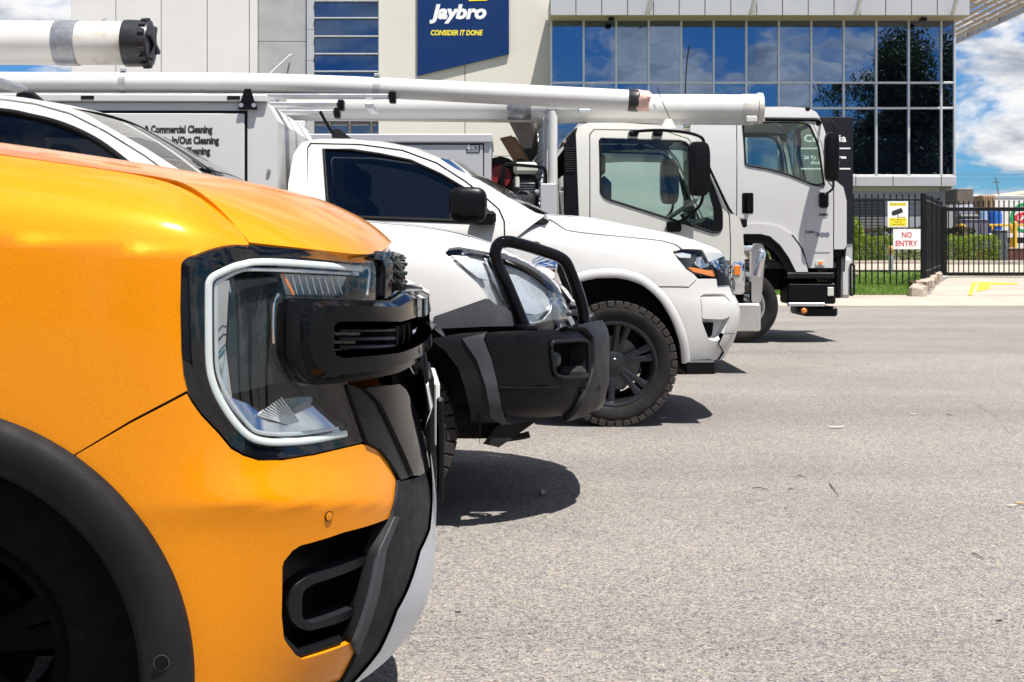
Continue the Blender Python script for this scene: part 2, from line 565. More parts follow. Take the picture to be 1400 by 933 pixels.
# ================================================================== materials used in the place
def _asphalt():
    m, nt, b = _mat('asphalt')
    tc = nt.nodes.new('ShaderNodeTexCoord'); o = tc.outputs['Object']
    base = _ramp(nt, _noise(nt, 0.55, 6, 0.6, o), [(0.30, (0.220, 0.211, 0.203)), (0.70, (0.276, 0.263, 0.250))])
    vor = nt.nodes.new('ShaderNodeTexVoronoi'); vor.inputs['Scale'].default_value = 175; nt.links.new(o, vor.inputs['Vector'])
    sep = nt.nodes.new('ShaderNodeSeparateColor'); nt.links.new(vor.outputs['Color'], sep.inputs[0])
    stone = _ramp(nt, sep.outputs[0], [(0.0, (0.30, 0.30, 0.31)), (0.14, (0.66, 0.65, 0.65)), (0.5, (1.0, 0.968, 0.93)), (0.8, (1.22, 1.165, 1.09)), (1.0, (1.6, 1.54, 1.46))])
    c = _mixc(nt, 1.0, base, stone, 'MULTIPLY')
    vb = nt.nodes.new('ShaderNodeTexVoronoi'); vb.inputs['Scale'].default_value = 62; nt.links.new(o, vb.inputs['Vector'])
    sb = nt.nodes.new('ShaderNodeSeparateColor'); nt.links.new(vb.outputs['Color'], sb.inputs[0])
    big = _ramp(nt, sb.outputs[1], [(0.0, (0.62, 0.62, 0.65)), (0.10, (0.9, 0.9, 0.9)), (0.85, (1.0, 1.0, 1.0)), (1.0, (1.2, 1.13, 1.0))])
    c = _mixc(nt, 1.0, c, big, 'MULTIPLY')
    edge = nt.nodes.new('ShaderNodeTexVoronoi'); edge.feature = 'DISTANCE_TO_EDGE'; edge.inputs['Scale'].default_value = 175
    nt.links.new(o, edge.inputs['Vector'])
    gap = _ramp(nt, edge.outputs[0], [(0.0, (0.6, 0.6, 0.61)), (0.10, (1, 1, 1))])
    c = _mixc(nt, 0.8, c, gap, 'MULTIPLY')
    # worn tyre lanes, patches, stains and hairline cracks
    sc = nt.nodes.new('ShaderNodeMapping'); sc.inputs['Scale'].default_value = (0.10, 0.7, 1); nt.links.new(o, sc.inputs[0])
    lane = _ramp(nt, _noise(nt, 0.9, 5, 0.6, sc.outputs[0], 0.5), [(0.38, (0.88, 0.88, 0.90)), (0.62, (1.06, 1.05, 1.04))])
    c = _mixc(nt, 1.0, c, lane, 'MULTIPLY')
    st = _ramp(nt, _noise(nt, 1.7, 9, 0.72, o, 1.2), [(0.66, (1, 1, 1)), (0.80, (0.80, 0.78, 0.77))])
    c = _mixc(nt, 1.0, c, st, 'MULTIPLY')
    for cx_, cy_, sc_, lo_ in ((11.5, 17.0, 0.23, .93), (4.0, 12.5, 0.17, .95)):
        mp = nt.nodes.new('ShaderNodeMapping'); mp.inputs['Location'].default_value = (-cx_, -cy_, 0); nt.links.new(o, mp.inputs[0])
        wv_ = nt.nodes.new('ShaderNodeTexWave'); wv_.wave_type = 'RINGS'; wv_.rings_direction = 'Z'; wv_.inputs['Scale'].default_value = sc_; wv_.inputs['Distortion'].default_value = 0.7; wv_.inputs['Detail'].default_value = 3; wv_.inputs['Detail Scale'].default_value = 1.2
        nt.links.new(mp.outputs[0], wv_.inputs['Vector'])
        tm = _ramp(nt, wv_.outputs[1], [(0.0, (lo_, lo_, lo_)), (0.012, (lo_, lo_, lo_)), (0.03, (1, 1, 1)), (1.0, (1, 1, 1))])
        tk = _ramp(nt, _noise(nt, 0.35, 4, 0.6, o), [(0.46, (0, 0, 0)), (0.6, (1, 1, 1))])
        c = _mixc(nt, tk, c, _mixc(nt, 1.0, c, tm, 'MULTIPLY'))
    nz = nt.nodes.new('ShaderNodeTexNoise'); nz.inputs['Scale'].default_value = 1.6; nz.inputs['Detail'].default_value = 6; nt.links.new(o, nz.inputs['Vector'])
    wv = _mixc(nt, 0.22, o, nz.outputs['Color'])
    crk = nt.nodes.new('ShaderNodeTexVoronoi'); crk.feature = 'DISTANCE_TO_EDGE'; crk.inputs['Scale'].default_value = 0.33; nt.links.new(wv, crk.inputs['Vector'])
    ck = _ramp(nt, crk.outputs[0], [(0.0, (0.70, 0.68, 0.68)), (0.004, (1, 1, 1))])
    msk = _ramp(nt, _noise(nt, 0.8, 4, 0.5, o), [(0.52, (0, 0, 0)), (0.60, (1, 1, 1))])
    c = _mixc(nt, msk, c, _mixc(nt, 1.0, c, ck, 'MULTIPLY'))
    nt.links.new(c, b.inputs['Base Color']); b.inputs['Roughness'].default_value = 0.9; b.inputs['Specular IOR Level'].default_value = 0.25
    _bump(nt, b, edge.outputs[0], 0.55, 0.006)
_asphalt()
mat('concrete', (0.37, 0.32, 0.265), 0.85, var=0.14, vscale=0.9, bump=0.2, bscale=50, dirt=0.55, dirtcol=(0.20, 0.17, 0.14), dscale=0.45)
mat('soil', (0.10, 0.075, 0.05), 0.95, var=0.3, bump=0.4, bscale=25)
mat('turf', (0.085, 0.15, 0.028), 0.9, var=0.35, vscale=3, bump=0.4, bscale=30)
mat('sandstone', (0.36, 0.30, 0.24), 0.9, var=0.25, vscale=7, bump=0.6, bscale=18, dirt=0.5, dscale=5)
mat('road_paint_yellow', (0.72, 0.44, 0.03), 0.7, var=0.12, vscale=4, dirt=0.3, dscale=6)
mat('steel_black', (0.006, 0.0065, 0.008), 0.4, var=0.2, spec=0.25)
mat('precast_white', (0.615, 0.60, 0.58), 0.8, var=0.04, vscale=0.6, bump=0.1, bscale=30, dirt=0.12, dirtcol=(0.5, 0.47, 0.43), dscale=0.35)
mat('precast_cream', (0.61, 0.585, 0.525), 0.8, var=0.04, vscale=0.6, bump=0.1, bscale=30, dirt=0.15, dirtcol=(0.48, 0.44, 0.37), dscale=0.35)
mat('precast_grey', (0.34, 0.35, 0.345), 0.8, var=0.10, vscale=1.6, bump=0.15, bscale=25, dirt=0.35, dirtcol=(0.25, 0.26, 0.25), dscale=0.8)
mat('joint_dark', (0.36, 0.34, 0.31), 0.9)
mat('alu_panel', (0.46, 0.465, 0.48), 0.42, metal=0.25, var=0.03, vscale=0.7)
mat('alu_frame', (0.60, 0.61, 0.62), 0.38, metal=0.5, var=0.05)
mat('soffit_tan', (0.42, 0.36, 0.27), 0.75, var=0.08)
mat('galvanised', (0.40, 0.42, 0.43), 0.5, metal=0.5, var=0.2, vscale=4)
mat('timber_slat', (0.46, 0.38, 0.28), 0.7, var=0.12, vscale=3)
mat('bronze', (0.13, 0.115, 0.10), 0.6, var=0.2, metal=0.2)
mat('shutter_grey', (0.12, 0.12, 0.125), 0.6, var=0.08)
mat('clad_grey', (0.33, 0.35, 0.38), 0.55, var=0.05)
def _facade_glass(name, tint, rough):
    m, nt, b = _mat(name); nt.nodes.remove(b); out = nt.nodes['Material Output']
    tc = nt.nodes.new('ShaderNodeTexCoord')
    oi = nt.nodes.new('ShaderNodeObjectInfo')
    ad = nt.nodes.new('ShaderNodeVectorMath'); ad.operation = 'MULTIPLY_ADD'; ad.inputs[1].default_value = (1, 1, 1)
    nt.links.new(tc.outputs['Object'], ad.inputs[0]); nt.links.new(oi.outputs['Random'], ad.inputs[2])
    n = _noise(nt, 0.8, 2, 0.4, ad.outputs[0])
    bp = nt.nodes.new('ShaderNodeBump'); bp.inputs['Strength'].default_value = 0.10; bp.inputs['Distance'].default_value = 0.05; nt.links.new(n, bp.inputs['Height'])
    gl = nt.nodes.new('ShaderNodeBsdfGlossy'); gl.inputs['Roughness'].default_value = rough; gl.inputs[0].default_value = (*tint, 1); nt.links.new(bp.outputs[0], gl.inputs['Normal'])
    df = nt.nodes.new('ShaderNodeBsdfDiffuse'); df.inputs[0].default_value = (0.006, 0.012, 0.03, 1)
    mx = nt.nodes.new('ShaderNodeMixShader'); mx.inputs[0].default_value = 0.86
    nt.links.new(df.outputs[0], mx.inputs[1]); nt.links.new(gl.outputs[0], mx.inputs[2]); nt.links.new(mx.outputs[0], out.inputs[0])
_facade_glass('facade_glass', (0.22, 0.29, 0.40), 0.004)
_facade_glass('louvre_glass', (0.10, 0.16, 0.27), 0.03)
mat('sign_blue', (0.002, 0.026, 0.115), 0.45, var=0.06, vscale=1.0, spec=.25)
mat('sign_white', (0.80, 0.80, 0.80), 0.5, var=0.02)
mat('sign_yellow', (0.85, 0.70, 0.03), 0.5, var=0.02)
mat('print_red', (0.55, 0.05, 0.07), 0.55, var=0.05)
mat('print_black', (0.02, 0.02, 0.022), 0.5, var=0.05)
mat('pylon_dark', (0.007, 0.008, 0.013), 0.55, var=0.1, spec=.25)
mat('brass_cap', (0.50, 0.31, 0.13), 0.5, var=0.2, metal=0.3)
mat('terracotta', (0.11, 0.04, 0.025), 0.85, var=0.3, bump=0.3)
mat('bark', (0.10, 0.075, 0.055), 0.95, var=0.35, vscale=8, bump=0.6, bscale=20)
def _leaf(name, a, b_, tr=0.35):
    m, nt, b = _mat(name)
    g = nt.nodes.new('ShaderNodeNewGeometry')
    c = _ramp(nt, g.outputs['Random Per Island'], [(0.0, a), (1.0, b_)])
    nt.links.new(c, b.inputs['Base Color']); b.inputs['Roughness'].default_value = 0.5
    tl = nt.nodes.new('ShaderNodeBsdfTranslucent'); nt.links.new(c, tl.inputs[0])
    mx = nt.nodes.new('ShaderNodeMixShader'); mx.inputs[0].default_value = tr
    nt.links.new(b.outputs[0], mx.inputs[1]); nt.links.new(tl.outputs[0], mx.inputs[2]); nt.links.new(mx.outputs[0], nt.nodes['Material Output'].inputs[0])
_leaf('leaf_bright', (0.10, 0.18, 0.010), (0.24, 0.33, 0.018), 0.3)
_leaf('leaf_dark', (0.018, 0.045, 0.010), (0.055, 0.10, 0.02), 0.2)
_leaf('leaf_red', (0.16, 0.05, 0.035), (0.27, 0.12, 0.09), 0.2)
_leaf('leaf_tree', (0.016, 0.030, 0.008), (0.060, 0.085, 0.022), 0.25)
_leaf('grass_blade', (0.10, 0.19, 0.02), (0.22, 0.34, 0.05), 0.35)

# ================================================================== ground
GZ = [(-1e4, 0), (25, 0), (27.5, .115), (30, .23), (36.7, .28), (39.4, .62), (44, .70), (1e4, .70)]
def gz(y):
    for (a, za), (b, zb) in zip(GZ, GZ[1:]):
        if y <= b:
            return za + (zb - za) * (y - a) / (b - a)
    return .7
def G(px, py):
    """ground point seen at a photo pixel"""
    lo, hi = 1.0, 400.0
    for _ in range(50):
        m = (lo + hi) / 2
        if CH - (py - HYP) * m / FPX > gz(m): lo = m
        else: hi = m
    return W(px, py, lo)
m = MB()
ys = [-900, -60, 0, 10, 25, 27.5, 30, 36.7, 39.4, 44, 100, 1500]
m.grid([[(x, y, gz(y)) for x in (-1200, -60, -20, 0, 20, 60, 1200)] for y in ys])
kind(m.build('asphalt_ground', 'asphalt', fix=False, smooth=None), 'structure')
def sheet(name, mt, poly, dz, step=1.0):
    """flat sheet following the ground, poly = [(x, y)], convex"""
    yv = sorted(set([p[1] for p in poly] + [q[0] for q in GZ if min(p[1] for p in poly) < q[0] < max(p[1] for p in poly)]))
    rows = []
    for y in yv:
        xs = []
        for (x1, y1), (x2, y2) in zip(poly, poly[1:] + poly[:1]):
            if min(y1, y2) - 1e-9 <= y <= max(y1, y2) + 1e-9:
                if abs(y1 - y2) < 1e-9: xs += [x1, x2]
                else: xs.append(x1 + (x2 - x1) * (y - y1) / (y2 - y1))
        rows.append([(min(xs), y, gz(y) + dz), (max(xs), y, gz(y) + dz)])
    return MB().grid(rows).build(name, mt, smooth=None)
kind(sheet('footpath', 'concrete', [(-30, 24.95), (45, 25.15), (45, 27.6), (-30, 27.6)], 0.006), 'structure')
kind(sheet('driveway', 'concrete', [(8.75, 27.55), (45, 27.55), (45, 39.3), (12.6, 39.3), (12.2, 36.8)], 0.010), 'structure')
kind(sheet('lawn_soil', 'turf', [(-8, 27.6), (8.6, 27.6), (11.9, 36.7), (12.2, 38.0), (-8, 38.0)], 0.014), 'structure')
kind(sheet('path', 'concrete', [(-8, 38.0), (12.4, 38.0), (12.6, 39.4), (-8, 39.4)], 0.016), 'structure')
kind(MB().bx(-8, 15.2, 39.4, 39.58, 0.5, 0.735, 0.02).build('kerb', 'concrete'), 'structure')
kind(MB().bx(-8, 15.2, 39.58, 42.0, 0.5, 0.72).build('garden_bed', 'soil'), 'structure')
# painted driveway marks
def mark(name, pts, label):
    b = [G(*p) for p in pts]
    return kind(sheet(name, 'road_paint_yellow', [(p.x, p.y) for p in b], 0.018), 'structure')
mark('painted_marking', [(1330.7, 386.5), (1336.6, 386.5), (1329.5, 405), (1323.6, 405)], '')
mark('painted_marking', [(1339, 386.5), (1356.5, 387), (1353.7, 396), (1334.8, 400)], '')
mark('painted_marking', [(1357, 387.2), (1392, 388), (1392, 390), (1356.6, 390.6)], '')
# grass blades
def in_lawn(x, y):
    xr = 8.6 + (11.9 - 8.6) * (y - 27.6) / (36.7 - 27.6)
    return x < xr
rg = random.Random(5)
m = MB(); nb = 0
while nb < 26000:
    y = 27.6 + 10.3 * rg.random() ** 1.3; x = rg.uniform(5.5, 12.2)
    if not in_lawn(x, y): continue
    h = rg.uniform(0.03, 0.085); a = rg.uniform(0, 6.28); w = rg.uniform(0.006, 0.014); z = gz(y) + 0.012
    lx, ly = rg.uniform(-.04, .04), rg.uniform(-.04, .04)
    dx, dy = math.cos(a) * w, math.sin(a) * w
    m.add([(x - dx, y - dy, z), (x + dx, y + dy, z), (x + lx, y + ly, z + h)], [(0, 1, 2)]); nb += 1
o = m.build('grass', 'grass_blade', smooth=None, fix=False); kind(o, 'stuff'); o['label'] = 'short bright green grass of the lawn behind the fence'; o['category'] = 'grass'

# litter on the asphalt: twigs and leaves
mat('twig', (0.10, 0.07, 0.05), 0.9, var=0.3)
mat('dry_leaf', (0.42, 0.27, 0.10), 0.8, var=0.3)
mat('pale_leaf', (0.60, 0.52, 0.40), 0.8, var=0.2)
for (ax, ay), (bx_, by), nm, mt, lab in [((1028, 669), (1050, 671), 'twig', 'twig', 'short dark twig lying on the open asphalt'),
                                         ((1088, 653), (1101, 654), 'twig', 'twig', 'thin brown twig lying on the asphalt beside a shorter one'),
                                         ((1078, 671), (1085, 670.5), 'twig', 'twig', 'tiny brown twig sliver on the asphalt'),
                                         ((1294, 568), (1304, 570), 'twig', 'twig', 'small dark twig on the far asphalt'),
                                         ((1134, 662), (1146, 678), 'twig', 'twig', 'long crooked brown twig on the asphalt'),
                                         ((1328, 758), (1345, 766), 'twig', 'twig', 'dark bent twig beside a hairline crack'),]:
    A = G(ax, ay); B = G(bx_, by); M_ = (A + B) / 2 + Vector((0, 0.02, 0.0))
    o = MB().tube([A + V3(0, 0, .004), M_ + V3(0, 0, .008), B + V3(0, 0, .004)], [.0018, .0026, .0012], 6).build(nm, mt)
    tag(o, lab, 'twig')
for px, py, mt, s, lab in [(1396, 691, 'dry_leaf', .032, 'golden brown curled leaf on the asphalt'), (1383, 694, 'pale_leaf', .025, 'pale dry leaf lying beside a brown leaf'),
                           (1143, 586, 'pale_leaf', .055, 'long pale leaf strip on the asphalt'), (1248, 568, 'pale_leaf', .03, 'tiny pale leaf on the far asphalt'),
                           (1366, 853, 'twig', .010, 'small black bark chip on the near asphalt'), (626, 841, 'twig', .009, 'small dark chip beside the orange bumper'),
                           (745, 676, 'pale_leaf', .055, 'pale curved leaf strip in the shadow')]:
    p = G(px, py); m = MB(); n = 7; rows = []
    for i in range(n):
        t = i / (n - 1); w = math.sin(math.pi * min(max(t, .04), .96)) * s * .28; zc = p.z + .006 + .4 * s * (t - .5) ** 2
        cx, cy = (t - .5) * s * 2, .5 * s * (t - .5) ** 2
        if py == 676: cx, cy = (t - .5) ** 2 * -s * .9, (t - .5) * s * 2.6
        rows.append([(p.x + cx - (w if py == 676 else 0), p.y + cy - w, zc + .004), (p.x + cx, p.y + cy, zc), (p.x + cx + (w if py == 676 else 0), p.y + cy + w, zc + .005)])
    tag(m.grid(rows).build('leaf', mt), lab, 'leaf')

# ================================================================== foliage helpers
def leaves(m, pts, size, rg, flat=0.35):
    for p in pts:
        s = size * rg.uniform(.6, 1.35)
        n = Vector((rg.gauss(0, 1), rg.gauss(0, 1), rg.gauss(flat, 1))).normalized(); u = n.orthogonal().normalized()
        a = rg.uniform(0, 6.28); u = (u * math.cos(a) + n.cross(u) * math.sin(a)); w = n.cross(u)
        p = Vector(p)
        m.add([p - u * s, p - w * s * .45 + n * s * .1, p + u * s, p + w * s * .45 + n * s * .1], [(0, 1, 2, 3)])
def hedge(name, label, x0, x1, y0, y1, z0, z1, mt, n, size, seed, tips=None):
    t = thing(name, label, 'hedge', ((x0 + x1) / 2, (y0 + y1) / 2, z0))
    rg = random.Random(seed); cx, cy = (x0 + x1) / 2, (y0 + y1) / 2
    pts = []
    while len(pts) < n:
        x = rg.uniform(x0, x1); y = rg.uniform(y0, y1); z = rg.uniform(z0 + .03, z1)
        e = min(z1 - z, y - y0, x1 - x)
        if rg.random() > math.exp(-max(e, 0) * 9) + .06: continue
        bz = .03 * math.sin(x * 5.1 + z * 3) + .02 * math.sin(x * 11.3 + 1) + rg.gauss(0, .015)
        rx = max(0, (x - (x1 - .18)) / .18); 
        if z > z1 - .16 * rx ** 2 or y < y0 + .2 * rx ** 2: continue
        pts.append((x - cx, y + bz * .8 - cy, z + bz * (z - z0) / (z1 - z0) - z0))
    m = MB(); leaves(m, pts, size, rg); m.build('foliage', mt, t, smooth=None, fix=False)
    if tips:
        m = MB(); leaves(m, [p for p in pts if p[2] > (z1 - z0) - .12 and rg.random() < .7], size * .9, rg); m.build('new_growth', tips, t, smooth=None, fix=False)
    m = MB()
    k = int((x1 - x0) / .35)
    for i in range(k):
        x = x0 - cx + (i + .5) * .35
        m.tube([(x, 0, 0), (x + rg.uniform(-.05, .05), .02, (z1 - z0) * .5), (x + rg.uniform(-.1, .1), 0, (z1 - z0) * .85)], [.02, .014, .006], 6)
    m.build('stem', 'bark', t)
    return t
hedge('clipped_hedge', 'bright yellow-green clipped hedge along the kerb behind the black fence', 7.5, 14.8, 39.62, 40.5, .72, 1.49, 'leaf_bright', 24000, .027, 3)
hedge('dark_hedge', 'dark green hedge with reddish tips behind the bright clipped hedge', 7.5, 14.45, 40.75, 41.5, .72, 1.74, 'leaf_dark', 9000, .045, 4, 'leaf_red')
def shrub(name, label, px, py0, py1, D, wid, mt, seed):
    b = W(px, py0, D); h = (py0 - py1) * D / FPX
    t = thing(name, label, 'shrub', b); rg = random.Random(seed); pts = []
    while len(pts) < 900:
        p = Vector((rg.uniform(-1, 1), rg.uniform(-1, 1), rg.uniform(-1, 1)))
        if p.length > 1 or p.length < .4 * rg.random(): continue
        pts.append((p.x * wid, p.y * wid, h * .55 + p.z * h * .48))
    m = MB(); leaves(m, pts, .05, rg); m.build('foliage', mt, t, smooth=None, fix=False)
    m = MB()
    for i in range(5):
        m.tube([(0, 0, 0), (rg.uniform(-.1, .1), rg.uniform(-.1, .1), h * .4), (rg.uniform(-.2, .2), rg.uniform(-.2, .2), h * .8)], [.02, .012, .005], 6)
    m.build('stem', 'bark', t)
shrub('upright_shrub', 'pale green upright shrub beside the dark pylon sign', 1168, 350, 297, 38.9, .28, 'leaf_bright', 8)

# trees across the street, behind the camera: the office glass mirrors them
def big_tree(name, label, x, y, h, rad, seed, nl=60000):
    t = thing(name, label, 'tree', (x, y, 0), group=None); rg = random.Random(seed)
    tips = []; m = MB()
    def grow(p, d, r, L, lev):
        pts = [p]; rs = [r]; q = p
        for i in range(3):
            d = (d + Vector((rg.gauss(0, .16), rg.gauss(0, .16), rg.gauss(.04, .1)))).normalized()
            q = q + d * (L / 3); pts.append(q); rs.append(r * (1 - .16 * (i + 1)))
        m.tube(pts, rs, 8 if lev < 2 else 5)
        if lev >= 3:
            tips.append(q); return
        for k in range(rg.choice((3, 3, 4)) if lev else 5):
            a = rg.uniform(0, 6.28); tilt = rg.uniform(.35, .95)
            nd = Vector((math.cos(a) * math.sin(tilt), math.sin(a) * math.sin(tilt), math.cos(tilt)))
            nd = (nd + d * .6).normalized()
            grow(pts[rg.choice((2, 3))], nd, rs[-1] * .62, L * rg.uniform(.55, .8), lev + 1)
    grow(Vector((0, 0, -.1)), Vector((0, 0, 1)), h * .028, h * .30, 0)
    m.build('trunk', 'bark', t)
    zs = max(p.z for p in tips); k = (h * .95) / zs
    cl = []
    for p in tips:
        cl.append(Vector((p.x * rad / 5.0, p.y * rad / 5.0, p.z * k)))
    for i in range(int(len(cl) * .5)):
        cl.append(Vector((rg.gauss(0, rad * .42), rg.gauss(0, rad * .42), h * rg.uniform(.16, .8))))
    pts = []
    for i in range(nl):
        c = rg.choice(cl); s = rad * .15
        pts.append(c + Vector((rg.gauss(0, s), rg.gauss(0, s), rg.gauss(0, s * .7))))
    pts = [p for p in pts if p.z > .6]
    m = MB(); leaves(m, pts, .14, rg); m.build('crown', 'leaf_tree', t, smooth=None, fix=False)
big_tree('fig_tree', 'tall broad dark tree across the street, mirrored in the office glass', 30.5, -12, 17.2, 5.6, 11)
big_tree('fig_tree', 'lower dark tree beside the tall tree, mirrored in the office glass', 26.2, -13, 13.6, 4.6, 23, 40000)
big_tree('fig_tree', 'wide dark tree at the far end of the mirrored tree row', 38.5, -11, 15.0, 5.2, 31, 36000)

# ================================================================== office with the glass front
YG = 42.0
sg = YG / FPX
def gx(px): return (px - CXP) * sg
def gzp(py, D=YG): return CH - (py - HYP) * D / FPX
off = thing('office_building', 'glass-fronted office with a grid of mirror panes and a pale metal fascia', 'building', (gx(753), YG, .7))
OL = Vector((gx(753), YG, .7))
def part(mb, name, mt, parent, origin=OL, **k):
    mb.v = [(x - origin.x, y - origin.y, z - origin.z) for x, y, z in mb.v]
    return mb.build(name, mt, parent, **k)
mull = [753.5 + 44.4 * i for i in range(13)]
mull = [q for q in mull if q < 1295] + [1304.5]
rows_y = [240.5, 148.3, 113.5, 24]
for i in range(len(mull) - 1):
    for j in range(3):
        x0, x1 = gx(mull[i]) + .03, gx(mull[i + 1]) - .03; z0, z1 = gzp(rows_y[j]) + .03, gzp(rows_y[j + 1]) - .03
        rr = random.Random(i * 7 + j); tx, tz = rr.uniform(-.006, .006), rr.uniform(-.006, .006)
        mb = MB(); mb.add([(x0, YG + tx + tz, z0), (x1, YG - tx + tz, z0), (x1, YG - tx - tz, z1), (x0, YG + tx - tz, z1),
                           (x0, YG + .03, z0), (x1, YG + .03, z0), (x1, YG + .03, z1), (x0, YG + .03, z1)],
                          [(0, 1, 2, 3), (7, 6, 5, 4), (0, 4, 5, 1), (1, 5, 6, 2), (2, 6, 7, 3), (3, 7, 4, 0)])
        part(mb, 'pane', 'facade_glass', off, smooth=None)
for q in mull:
    part(MB().bx(gx(q) - .032, gx(q) + .032, YG - .07, YG + .05, gzp(240.5), gzp(24), .006), 'mullion', 'alu_frame', off)
for r in rows_y:
    for i in range(len(mull) - 1):
        part(MB().bx(gx(mull[i]) + .034, gx(mull[i + 1]) - .034, YG - .055, YG + .05, gzp(r) - .032, gzp(r) + .032, .006), 'transom', 'alu_frame', off)
part(MB().bx(gx(753), gx(1304.5), YG + .06, YG + 22, .5, 8.85), 'core_wall', 'precast_grey', off)
# fascia panels, soffit
YF = 40.9
def fx(px): return (px - CXP) * YF / FPX
e = [752 + 35.3 * i for i in range(17)]; e[-1] = 1326
for a, b in zip(e, e[1:]):
    part(MB().bx(fx(a) + .012, fx(b) - .012, YF, YF + .05, gzp(21, YF), gzp(-5, YF), .008), 'fascia_panel', 'alu_panel', off)
part(MB().bx(fx(752), fx(1326), YF + .06, 43.1, gzp(20.4, YF), gzp(-4.5, YF)), 'soffit', 'soffit_tan', off)
part(MB().bx(fx(752) + .3, fx(1300), YG - .1, YG + .05, gzp(24) - .001, gzp(20), .01), 'head_trim', 'bronze', off)
for px in (888, 1030, 1174, 1306):
    part(MB().tube([W(px + 2.2, -4, 40.6), W(px + 2, 0, 40.6), W(px - 3, 20, 40.85)], .085, 8), 'brace', 'alu_frame', off)
for px in (839, 1270):
    part(MB().bx(fx(px) - .08, fx(px) + .08, 41.3, 41.5, gzp(24.5, 41.4), gzp(19.9, 41.4), .01), 'camera_bracket', 'soffit_tan', off)
    part(MB().bx(fx(px) - .14, fx(px) + .05, 41.2, 41.5, gzp(30, 41.4), gzp(25.5, 41.4), .03), 'flood_light', 'steel_black', off)
# sill band
e = [752, 810, 884, 957, 1030, 1100, 1170, 1221, 1287, 1308]
YS = 41.6
for a, b in zip(e, e[1:]):
    part(MB().bx((a - CXP) * YS / FPX + .01, (b - CXP) * YS / FPX - .01, YS, YS + .05, gzp(255, YS), gzp(241, YS), .01), 'sill_panel', 'alu_panel', off)
part(MB().bx(gx(753), (1308 - CXP) * YS / FPX, YS + .06, 44, gzp(254.4, YS), gzp(241.5, YS)), 'sill_slab', 'soffit_tan', off)
# ground floor behind the overhang
YW = 41.94
part(MB().bx(gx(753), gx(1283), YW, YW + .1, .5, gzp(255.5, YW)), 'ground_wall', 'precast_cream', off)
for i in range(4):
    for a, b in ((1208, 1229), (1229, 1250), (1250, 1283)):
        z1 = gzp(262.5 + i * 16.5, YW); z0 = gzp(262.5 + (i + 1) * 16.5, YW)
        part(MB().bx(gx(a) + .008, gx(b) - .008, YW - .05, YW - .005, z0 + .008, z1 - .008, .006), 'wall_panel', 'clad_grey', off)
part(MB().bx(gx(1100), gx(1207), YW - .05, YW - .005, gzp(271, YW), gzp(262.5, YW), .006), 'wall_panel', 'clad_grey', off)
sh = part(MB().bx(gx(1100), gx(1207), YW - .02, YW - .003, .6, gzp(271.5, YW)), 'roller_shutter', 'shutter_grey', off)
z = gzp(272, YW)
while z > .9:
    part(MB().bx(gx(1100), gx(1206.5), YW - .05, YW - .021, z - .085, z, .02), 'slat', 'shutter_grey', sh)
    z -= .098
part(MB().bx(gx(1285), gx(1307), 40.4, 41.5, gzp(281), gzp(261), .02), 'awning_box', 'bronze', off)
# sunshade along the side of the office
ZC = 9.55
for i in range(9):
    x = 14.5 + i * .40
    part(MB().bx(x, x + .20, 41.6, 64, ZC + .02, ZC + .07, .005), 'shade_slat', 'timber_slat', off)
for y in (42.4, 45.8, 49.2, 52.6, 56, 59.4, 62.8):
    part(MB().bx(14.25, 18.2, y, y + .12, ZC + .075, ZC + .33, .01), 'shade_beam', 'galvanised', off)
part(MB().bx(18.22, 18.34, 41.2, 64.4, ZC - .02, ZC + .36, .01), 'shade_edge', 'galvanised', off)

# ================================================================== warehouse wall with the blue sign
YJ = 43.2
def jx(px): return (px - CXP) * YJ / FPX
def jz(py): return CH - (py - HYP) * YJ / FPX
JL = Vector((jx(425), YJ, .7))
ware = thing('warehouse_building', 'pale concrete panel warehouse with a louvred window strip', 'building', JL)
def wp(px0, px1, z0, z1, y0, y1, name, mt, bev=.012, g=.012):
    return part(MB().bx(jx(px0) + g, jx(px1) - g, YJ + y0, YJ + y1, z0 + g, z1 - g, bev), name, mt, ware, JL)
TOP = 13.5
for a, b in ((97, 158), (158, 220), (220, 283), (283, 340.5), (340.5, 352)):
    wp(a, b, .6, TOP, 0, .18, 'wall_panel', 'precast_white')
for z0, z1 in ((.6, jz(160)), (jz(160), jz(56.5)), (jz(56.5), TOP)):
    wp(352, 419, z0, z1, .10, .25, 'wall_panel', 'precast_grey', .01, .008)
for z0, z1 in ((.6, jz(140)), (jz(140), jz(83)), (jz(83), jz(41)), (jz(41), TOP)):
    wp(419, 429.5, z0, z1, 0.02, .2, 'frame_post', 'alu_panel', .008, .006)
for (a, b) in ((517, 635.5), (635.5, 752)):
    for z0, z1 in ((.6, jz(214)), (jz(214), TOP)):
        wp(a, b, z0, z1, 0, .18, 'wall_panel', 'precast_cream', .01, .009)
part(MB().bx(jx(97), jx(752), YJ + .26, YJ + 30, .5, TOP), 'core_wall', 'joint_dark', ware, JL)
# louvred window strip
gl_z = [jz(y) for y in (146, 122, 98, 74, 50, 25, 1.7, -22, -46, -70)]
for z0, z1 in zip(gl_z, gl_z[1:]):
    part(MB().bx(jx(430), jx(517), YJ + .12, YJ + .15, z0 + .03, z1 - .03), 'pane', 'louvre_glass', ware, JL, smooth=None)
for z in gl_z:
    mb = MB().bx(jx(430), jx(517), YJ - .06, YJ + .11, z - .018, z + .018, .006); part(mb, 'louvre_blade', 'alu_frame', ware, JL)
wp(429.5, 517, jz(158), jz(147), .02, .2, 'frame_post', 'precast_cream', .01, .004)
